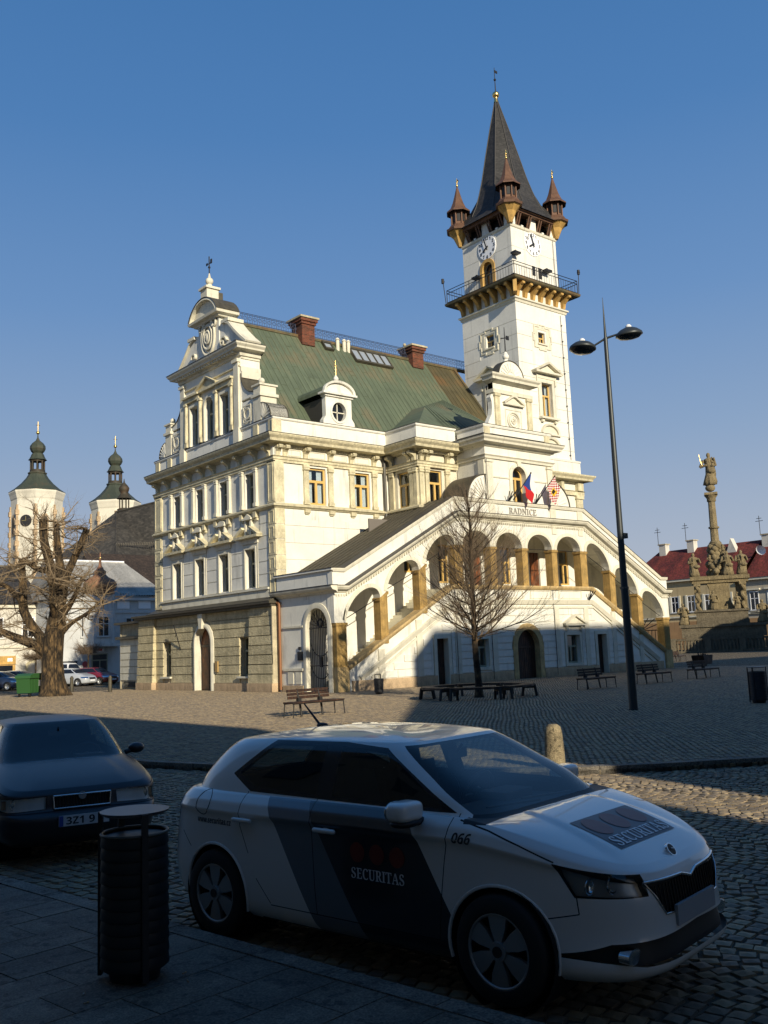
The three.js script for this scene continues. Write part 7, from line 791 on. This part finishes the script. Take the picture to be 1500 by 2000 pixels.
{ // blue-grey house in the shadow of the hall
  const t = thing('corner_bay_house', 'pale house in shade with a bay, copper cupola and tin roof left of the hall', 'house', [0, 0, -83]), F = FB(0), C = FB(-.9); obj('wall', t, [fbx(F, 31, 44, 0, 7.6, -9, 0)], M.blueWall); obj('bay', t, sheet([[33.1, -.1], [33.1, .1], [33.7, 1.0], [35.5, 1.0], [36.1, .1], [36.1, -.1]], 3.4, 7.9), M.blueWall);
  obj('roof', t, soup([...quad(V(30.6, 7.6, .4), V(41.2, 7.9, .4), V(39.2, 11.4, -5), V(31.3, 11.4, -5)), V(41.2, 7.9, .4), V(41.4, 7.9, -9.4), V(39.2, 11.4, -5), V(30.6, 7.6, .4), V(31.3, 11.4, -5), V(30.6, 7.6, -9.4)]), M.tinRoof); obj('ridge', t, rod(V(31.3, 11.45, -5), V(39.2, 11.45, -5), .09, .09, 5), M.clockWhite); obj('eave_tiles', t, Array.from({ length: 18 }, (_, i) => rod(V(36.6 + i * .26, 7.86, .2), V(36.6 + i * .26, 8.05, -.3), .09, .09, 6)), M.brownRoof);
  const cup = obj('cupola', t, lathe([[1.3, 7.9], [1.25, 8.2], [1.45, 8.5], [1.5, 8.8], [1.25, 9.2], [.75, 9.45], [.5, 9.7], [.55, 9.95], [.35, 10.15], [.14, 10.5], [.1, 11.0], [.03, 11.7]], 10).translate(34.6, 0, .2), mat([.38, .19, .11], { map: fit(tStone, .6), roughness: .7 })); obj('finial', cup, [sph(.12, 34.6, 11.2, .2, 6)], M.gold);
  simpleWin(t, FB(-1.0), 34.15, 35.05, 4.15, 5.8, M.blueWall); simpleWin(t, F, 33.0, 33.3, 4.15, 5.8, M.blueWall, { bars: 0 }); simpleWin(t, F, 37.2, 38.3, 4.1, 5.7, M.blueWall); obj('canopy', t, [prism(F, [[33.2, 3.2], [36.4, 3.2], [35.9, 3.5], [33.7, 3.5]], 0, 1.2)], M.blueWall); obj('shop_sign', t, fbx(F, 34.2, 35.0, 2.75, 3.1, .05, .12), M.clockWhite); obj('sign_mark', t, fbx(F, 34.35, 34.85, 2.82, 3.04, .12, .14), mat([.5, .05, .05]));
  const d = obj('door', t, [fbx(F, 33.9, 35.4, .1, 2.6, .0, .08)], M.frameGrey); obj('pane', d, [fbx(F, 34.0, 34.6, .2, 1.95, .08, .1)], M.glassDark); obj('pane', d, [fbx(F, 34.7, 35.3, .2, 1.95, .08, .1)], M.glassDark); obj('pane', d, [fbx(F, 34.0, 35.3, 2.05, 2.5, .08, .1)], M.glassDark); const s = obj('shop_window', t, fbx(F, 31.2, 32.7, .6, 2.1, -.02, .05), M.blueWall); obj('pane', s, fbx(F, 31.3, 32.6, .7, 2.0, .05, .07), M.glassDark); obj('round_sign', t, [new THREE.CylinderGeometry(.25, .25, .04, 16).rotateX(PI / 2).translate(33.3, 1.7, .1), bx(33.26, 33.34, 0, 1.5, .05, .1)], mat([.5, .08, .08])); for (const [a, b] of [[36.6, 37.0], [38.7, 39.1]]) obj('lattice_band', t, fbx(F, a - .3, b + .5, 6.6, 7.3, 0, .06), M.clockWhite);
  obj('cornice', t, [fbx(F, 30.8, 41, 7.35, 7.6, 0, .3), fbx(F, 31, 41, 6.2, 6.35, 0, .1)], M.blueWall);
}
{ const t = thing('brown_roof_house', 'house with a dark brown roof squeezed between the tin roof and the hall', 'house', [0, 0, 0]); obj('wall', t, bx(41, 52, 0, 8, -104, -95), M.paleWall); obj('roof', t, soup([...quad(V(40, 7.6, -94), V(53, 7.6, -94), V(53, 13.6, -100), V(40, 13.6, -100)), ...quad(V(40, 13.6, -100), V(53, 13.6, -100), V(53, 7.6, -106), V(40, 7.6, -106)), V(40, 7.6, -94), V(40, 13.6, -100), V(40, 7.6, -106)]), M.brownRoof); }
{ // church with two towers
  const t = thing('church', 'twin-towered church with onion domes and a steep dark roof', 'church', [0, 0, 0]);
  const P1 = V(58.9, 24.1, -135), PR = V(63.2, 25.2, -129.4), QR = V(62, 15.3, -126), Q1 = V(54.5, 15.3, -125), L1 = V(49.1, 15.6, -130), L0 = V(49.4, 15.7, -140), PB = V(66, 24.1, -150);
  const r = obj('nave_roof', t, soup([...quad(P1, PR, QR, Q1), P1, Q1, L1, P1, L1, L0, P1, L0, PB, P1, PB, PR]), M.churchRoof); obj('roof_hip', r, [rod(P1, Q1, .16, .16, 5), rod(P1, PR, .16, .16, 5)], M.churchRoof); stuff(obj('snow_guard', r, Array.from({ length: 26 }, (_, i) => { const k = i / 26, a = Q1.clone().lerp(QR, k), b = P1.clone().lerp(PR, k), c = a.lerp(b, .32); return rod(c, c.clone().add(V(0, .35, .2)), .07, .07, 4); }), M.kerb)); obj('nave_wall', t, [sheet([[50, -131], [54.5, -125.6], [61.5, -126.6], [66, -148], [52, -148]], 0, 15.4)], M.paleWall);
  const tower = (x, z, oct, clock, k, dy) => {
    const n = oct ? 8 : 8, R = (r, y) => [r, y + dy], L = pts => facet(lathe(pts.map(p => R(p[0], p[1])), n).rotateY(PI / 8).translate(x, 0, z)); obj('tower_wall', t, [facet(new THREE.CylinderGeometry(4.0, 4.05, 28 + dy, 8).rotateY(PI / 8).translate(x, (28 + dy) / 2, z))], M.clockTowerWall ??= mat([.74, .70, .60], { map: fit(tPlaster, .12), roughness: .92 })); obj('tower_cornice', t, L([[4.0, 27.4], [4.1, 27.6], [4.25, 28.2], [4.4, 28.6], [4.4, 28.85], [4.0, 28.95]]), M.clockTowerWall);
    obj('helm', t, L([[4.45, 28.85], [3.5, 29.5], [2.5, 30.4], [1.75, 31.3], [1.4, 31.9], [1.5, 32.0], [1.5, 32.2], [1.15, 32.25]]), M.verdigris); obj('lantern', t, [...Array.from({ length: 8 }, (_, i) => cyl(.14, .14, 2.1, x + 1.05 * Math.cos(i * PI / 4 + PI / 8), 32.2 + dy, z + 1.05 * Math.sin(i * PI / 4 + PI / 8), 6)), new THREE.CylinderGeometry(1.2, 1.2, .3, 8).rotateY(PI / 8).translate(x, 34.2 + dy, z), new THREE.CylinderGeometry(1.2, 1.25, .5, 8).rotateY(PI / 8).translate(x, 32.4 + dy, z)], M.oldCopper); obj('dome', t, L([[1.5, 34.3], [1.3, 34.5], [1.1, 34.9], [.95, 35.3], [.8, 35.45], [1.05, 35.75], [1.25, 36.2], [1.2, 36.7], [.85, 37.2], [.35, 37.6], [.12, 38.1], [.05, 38.8]]), M.verdigris); obj('finial', t, [sph(.3, x, 38.95 + dy, z, 8), rod(V(x, 39 + dy, z), V(x, 40.8 + dy, z), .06), rod(V(x - .35, 40.2 + dy, z), V(x + .35, 40.2 + dy, z), .05)], M.gold);
    for (let i = 0; i < 8; i++) { const a = i * PI / 4 + PI / 8, qx = x + 4.02 * Math.cos(a), qz = z + 4.02 * Math.sin(a); obj('quoin', t, Array.from({ length: 30 }, (_, j) => { const w = j % 2 ? .16 : .3; return bx(qx - w, qx + w, 2 + j * .84, 2.8 + j * .84, qz - w, qz + w); }), M.plinth); }
    if (clock) for (const [an, kind] of [[1, 'clock'], [0, 'win'], [2, 'win']]) { const a = PI / 2 + PI / 4 + (an - 1) * PI / 4, th = PI / 2 - a, g0 = new THREE.Matrix4().makeRotationY(th).setPosition(x + 3.72 * Math.cos(a), 0, z + 3.72 * Math.sin(a)); if (kind === 'clock') { const c = obj('clock_face', t, at(new THREE.CylinderGeometry(.95, .95, .1, 24).rotateX(PI / 2).translate(0, 24.5, .05), g0), M.plastic); obj('clock_hand', c, [at(bx(-.05, .05, 24.4, 25.2, .1, .13), g0), at(bx(-.6, .05, 24.45, 24.55, .1, .13), g0)], M.gold); } else { const w = obj('belfry_window', t, at(prism(new THREE.Matrix4(), archPts(-.6, .6, 22.2, 24.8, .9, 8), 0, .08), g0), M.plinth); obj('louvre', w, at(prism(new THREE.Matrix4(), archPts(-.4, .4, 22.4, 24.6, .7, 8), .08, .1), g0), M.oldCopper); } }
  };
  tower(53.6, -154, 1, 1, 1, .7); tower(67.9, -156, 1, 0, 1, .3);
  { const x = 60.4, z = -135.5, L = p => lathe(p, 8).translate(x, 0, z); obj('roof_turret', t, [L([[1.0, 23.6], [1.0, 24.5], [1.15, 24.6], [.8, 24.8]]), ...Array.from({ length: 8 }, (_, i) => cyl(.1, .1, 1.8, x + .72 * Math.cos(i * PI / 4), 24.7, z + .72 * Math.sin(i * PI / 4), 5)), L([[1.15, 26.3], [1.0, 26.5], [.7, 26.9], [.55, 27.2], [.75, 27.5], [.85, 27.9], [.6, 28.3], [.15, 28.8], [.04, 29.4]])], M.oldCopper); }
}
{ // houses on the far right side of the square, facing -x
  const mk = (name, label, z0, z1, eave, ridge, wall, hip) => { const t = thing(name, label, 'house', [128, 0, 0]), F = FA(0), D = 12; obj('wall', t, [fbx(F, z0, z1, 0, eave, -D, 0)], wall); obj('roof', t, soup([...quad(V(-.6, eave, z0), V(-.6, eave, z1), V(6, ridge, z1), V(6, ridge, z0 + (hip ? 3.5 : 0))), V(-.6, eave, z0), V(6, ridge, z0 + (hip ? 3.5 : 0)), V(12.6, eave, z0), ...quad(V(6, ridge, z0 + (hip ? 3.5 : 0)), V(6, ridge, z1), V(12.6, eave, z1), V(12.6, eave, z0))]), M.redTile); obj('cornice', t, [fbx(F, z0 - .3, z1, eave - .35, eave + .02, 0, .5), fbx(F, z0, z1, 4.9, 5.15, 0, .2)], M.trimPale); obj('ground_storey', t, fbx(F, z0, z1, 0, 4.3, 0, .12), mat([.42, .25, .12], { map: fit(tPlaster, .2) })); return [t, F]; };
  const [a, F] = mk('cream_house', 'cream house with a red tiled roof beyond the right stair end', -95, -73.4, 10.8, 16.0, M.creamWall, 1); for (const z of [-92.2, -88.2, -85.3, -82.45, -79.5, -76.5]) { simpleWin(a, F, z - .55, z + .55, 5.8, 8.1); obj('shutter', a, [fbx(F, z - 1.0, z - .68, 5.6, 8.3, 0, .1)], M.trimPale); obj('shutter', a, [fbx(F, z + .68, z + 1.0, 5.6, 8.3, 0, .1)], M.trimPale); simpleWin(a, F, z - .7, z + .7, 1.0, 3.2, M.plastic, { bars: 0 }); }
  const [b, G] = mk('grey_house', 'grey-beige house with ornate windows behind the statue column', -73.3, -52, 10.1, 15.6, M.greyWall, 0); for (const z of [-72.1, -69.4, -66.4, -63.5, -60.5]) { simpleWin(b, G, z - .6, z + .6, 5.5, 8.0); obj('window_hood', b, [fbx(G, z - 1.0, z + 1.0, 8.3, 8.5, 0, .35), fbx(G, z - .75, z + .75, 4.95, 5.1, 0, .2)], M.trimPale); simpleWin(b, G, z - .7, z + .7, 1.0, 3.2, M.plastic, { bars: 0 }); }
  for (const [t, z, y, h] of [[a, -90.2, 15.2, 1.8], [a, -85.0, 15.4, 1.7], [b, -72.3, 14.6, 2]]) { const c = obj('chimney', t, bx(5.0, 6.1, y - .6, y + h, z - .6, z + .6), M.paleWall); obj('chimney_cap', c, bx(4.85, 6.25, y + h, y + h + .15, z - .75, z + .75), M.smoothStone); obj('roof_aerial', t, [rod(V(5.5, y + h, z - 1), V(5.5, y + h + 3, z - 1), .05), rod(V(5.5, y + h + 2.2, z - 1.6), V(5.5, y + h + 2.2, z - .4), .04), rod(V(5.5, y + h + 2.6, z - 1.4), V(5.5, y + h + 2.6, z - .6), .04)], M.iron); }
  obj('roof_gable', a, [prism(new THREE.Matrix4(), [[-78.8, 13], [-77.4, 16.6], [-76, 13]], 0, 1).rotateY(-PI / 2).translate(5, 0, 0)], M.paleWall); obj('satellite_dish', b, lathe([[.02, 0], [.4, .08], [.75, .28]], 14).rotateZ(PI / 2 + .4).translate(2.2, 14.2, -71.5), M.clockWhite);
}
// ---------------------------------------------------------------- baroque statue column
{
  M.oldStone = mat([.36, .29, .17], { map: fit(tStone, .5), bumpMap: fit(tVermi, .6), bumpScale: .05, roughness: .95 }); M.darkStone = mat([.22, .19, .14], { map: fit(tStone, .5), bumpMap: fit(tVermi, .6), bumpScale: .05, roughness: .95 });
  const t = thing('statue_column', 'baroque sandstone column crowned by a statue, with saints round its base', 'column', [111.4, 0, -67.5], -57.7 * PI / 180), N = new THREE.Matrix4();
  const fig = (x, y, z, h, lean = 0, s = 1) => { // a draped saint: folds, shoulders, head, arms
    const g = lathe([[.0, 0], [.2, .0], [.21, .1], [.16, .35], [.15, .55], [.185, .72], [.17, .8], [.07, .84], [.055, .86]].map(p => [p[0] * h, p[1] * h]), 18), p = g.attributes.position; for (let i = 0; i < p.count; i++) { const a = Math.atan2(p.getZ(i), p.getX(i)), q = p.getY(i) / h, f = 1 + (.16 * Math.sin(a * 5 + q * 6 + x) + .1 * Math.sin(a * 9 - q * 9)) * (q < .75 ? 1 : .2); p.setXYZ(i, p.getX(i) * f + lean * h * .12 * Math.sin(q * 3), p.getY(i), p.getZ(i) * f * .8); } g.computeVertexNormals(); const G = [g, new THREE.SphereGeometry(.068 * h, 10, 8).scale(1, 1.2, 1).translate(lean * h * .05, .925 * h, 0), rod(V(-.16 * h, .76 * h, 0), V(-.22 * h * s, .56 * h, .1 * h), .055 * h, .045 * h, 7), rod(V(-.22 * h * s, .56 * h, .1 * h), V(-.06 * h, .6 * h, .18 * h), .045 * h, .035 * h, 7), rod(V(.16 * h, .76 * h, 0), V(.25 * h, .58 * h, .04 * h), .055 * h, .045 * h, 7), rod(V(.25 * h, .58 * h, .04 * h), V(.2 * h, .74 * h * (s > 1 ? 1.1 : 1), .16 * h), .045 * h, .035 * h, 7), new THREE.SphereGeometry(.12 * h, 8, 6).scale(1.2, .7, .8).translate(.1 * h, .42 * h, .1 * h)]; return G.map(q => q.translate(x, y, z)); };
  obj('balustrade', t, [bx(-6.6, 6.6, 0, .25, -6.6, 6.6), bx(-6.3, 6.3, 1.5, 1.72, 5.9, 6.3), bx(-6.3, 6.3, 1.5, 1.72, -6.3, -5.9), bx(-6.3, -5.9, 1.5, 1.72, -6.3, 6.3), bx(5.9, 6.3, 1.5, 1.72, -6.3, 6.3)], M.darkStone); for (let i = 0; i < 30; i++) { const a = -6 + i * 12 / 29; obj('baluster', t, lathe([[.12, .25], [.09, .4], [.17, .75], [.08, 1.2], [.13, 1.5]], 8).translate(a, 0, 6.1), M.darkStone); } for (const a of [-6.1, -2, 2, 6.1]) obj('balustrade_pier', t, bx(a - .35, a + .35, .25, 1.8, 5.75, 6.45), M.darkStone);
  obj('lower_base', t, [bx(-4.6, 4.6, 0, 1.8, -4.4, 4.4), bx(-5.0, 5.0, 1.8, 3.1, -4.2, 4.2), bx(-5.2, 5.2, 3.1, 3.45, -4.4, 4.4), bx(-3.1, 3.1, 3.45, 5.0, -2.8, 2.8), bx(-3.3, 3.3, 5.0, 5.25, -3, 3)], M.darkStone);
  obj('middle_body', t, [prism(N, [[-1.7, 5.25], [-1.3, 6.4], [-1.25, 8.0], [-1.6, 8.9], [1.2, 8.9], [1.15, 7.6], [1.3, 6.2], [1.8, 5.25]], -1.4, 1.4), bx(-3.3, 3.5, 8.7, 9.1, -1.6, 1.6), bx(-3.5, 3.7, 9.1, 9.6, -1.8, 1.8), bx(2.0, 3.2, 5.25, 8.7, -1.2, 1.0), bx(-3.1, -2.4, 5.25, 8.7, -1.2, .6)], M.oldStone);
  for (const x of [-2.7, 2.8]) obj('twisted_column', t, [tube(Array.from({ length: 26 }, (_, i) => V(x + .16 * Math.cos(i * .9), 3.9 + i * .185, 1.4 + .16 * Math.sin(i * .9))), Array.from({ length: 26 }, () => .27), 8), bx(x - .45, x + .45, 3.45, 3.95, .95, 1.85), bx(x - .42, x + .42, 8.35, 8.75, 1, 1.8)], M.oldStone);
  for (const [x, z] of [[-2.85, 1.2], [1.15, 1.3], [2.85, 1.2]]) obj('saint', t, fig(x, 9.6, z, 3.1, x > 0 ? .3 : -.3), M.oldStone); for (const [x, y, h, z] of [[-4.7, 3.45, 2.75, 3.4], [4.7, 3.45, 2.8, 3.4], [-.9, 5.25, 2.4, 2.2], [1.9, 5.25, 1.9, 2.2], [-4.7, 3.45, 2.75, -3.4]]) obj('saint', t, fig(x, y, z, h, .4), M.oldStone);
  { const g = []; for (let i = 0; i < 46; i++) { const a = i * 2.4, y = 9.7 + 4 * i / 46, r = 1.15 - .45 * i / 46; g.push(new THREE.SphereGeometry(rr(.28, .5), 8, 6).translate(r * Math.cos(a) * rr(.6, 1), y, r * Math.sin(a) * rr(.6, 1))); } obj('cloud_cluster', t, [...g, cyl(1.0, .7, 4.1, 0, 9.6, 0, 10)], M.oldStone); for (const [x, y, z] of [[-.9, 11, .5], [.8, 12.3, .6], [.1, 10.4, 1.0]]) obj('cherub', t, fig(x, y, z, 1.4, .5), M.oldStone); }
  obj('shaft', t, [facet(new THREE.CylinderGeometry(.44, .53, 5.7, 8)).translate(0, 16.7, 0), cyl(.82, .82, .25, 0, 13.7, 0, 10), cyl(.7, .7, .2, 0, 15.85, 0, 10), cyl(.75, .6, .2, 0, 14.0, 0, 10)], M.oldStone); obj('capital', t, [lathe([[.55, 19.4], [.6, 19.5], [.58, 19.8], [.85, 20.2], [.9, 20.25]], 10), bx(-.82, .82, 20.25, 20.55, -.82, .82)], M.oldStone);
  const st = obj('crowning_statue', t, [new THREE.SphereGeometry(.6, 14, 10).scale(1.05, .85, 1.05).translate(0, 21.2, 0), ...fig(.05, 21.6, 0, 4.3, .5, 1.3).map(g => g.translate(-.05, 0, 0).scale(.85, 1, .85)), ...fig(.5, 24.0, .3, 1.3, .2)], M.oldStone); obj('sceptre', st, rod(V(-.75, 24.0, .4), V(-1.1, 25.7, .4), .06, .05), M.gold);
}
for (const [x, z, l] of [[24.7, -57.5, 'grey bollard before the far end of the hall annex'], [24.0, -62.0, 'thin post on the road edge beyond the annex']]) { const t = thing('street_bollard', l, 'bollard', [x, 0, z]); obj('shaft', t, [cyl(.12, .11, .85, 0, 0, 0, 12)], M.sheet); obj('cap', t, [cyl(.13, .13, .05, 0, .85, 0, 12), sph(.1, 0, .92, 0, 8)], M.sheet); }
renderer.render(scene, camera);
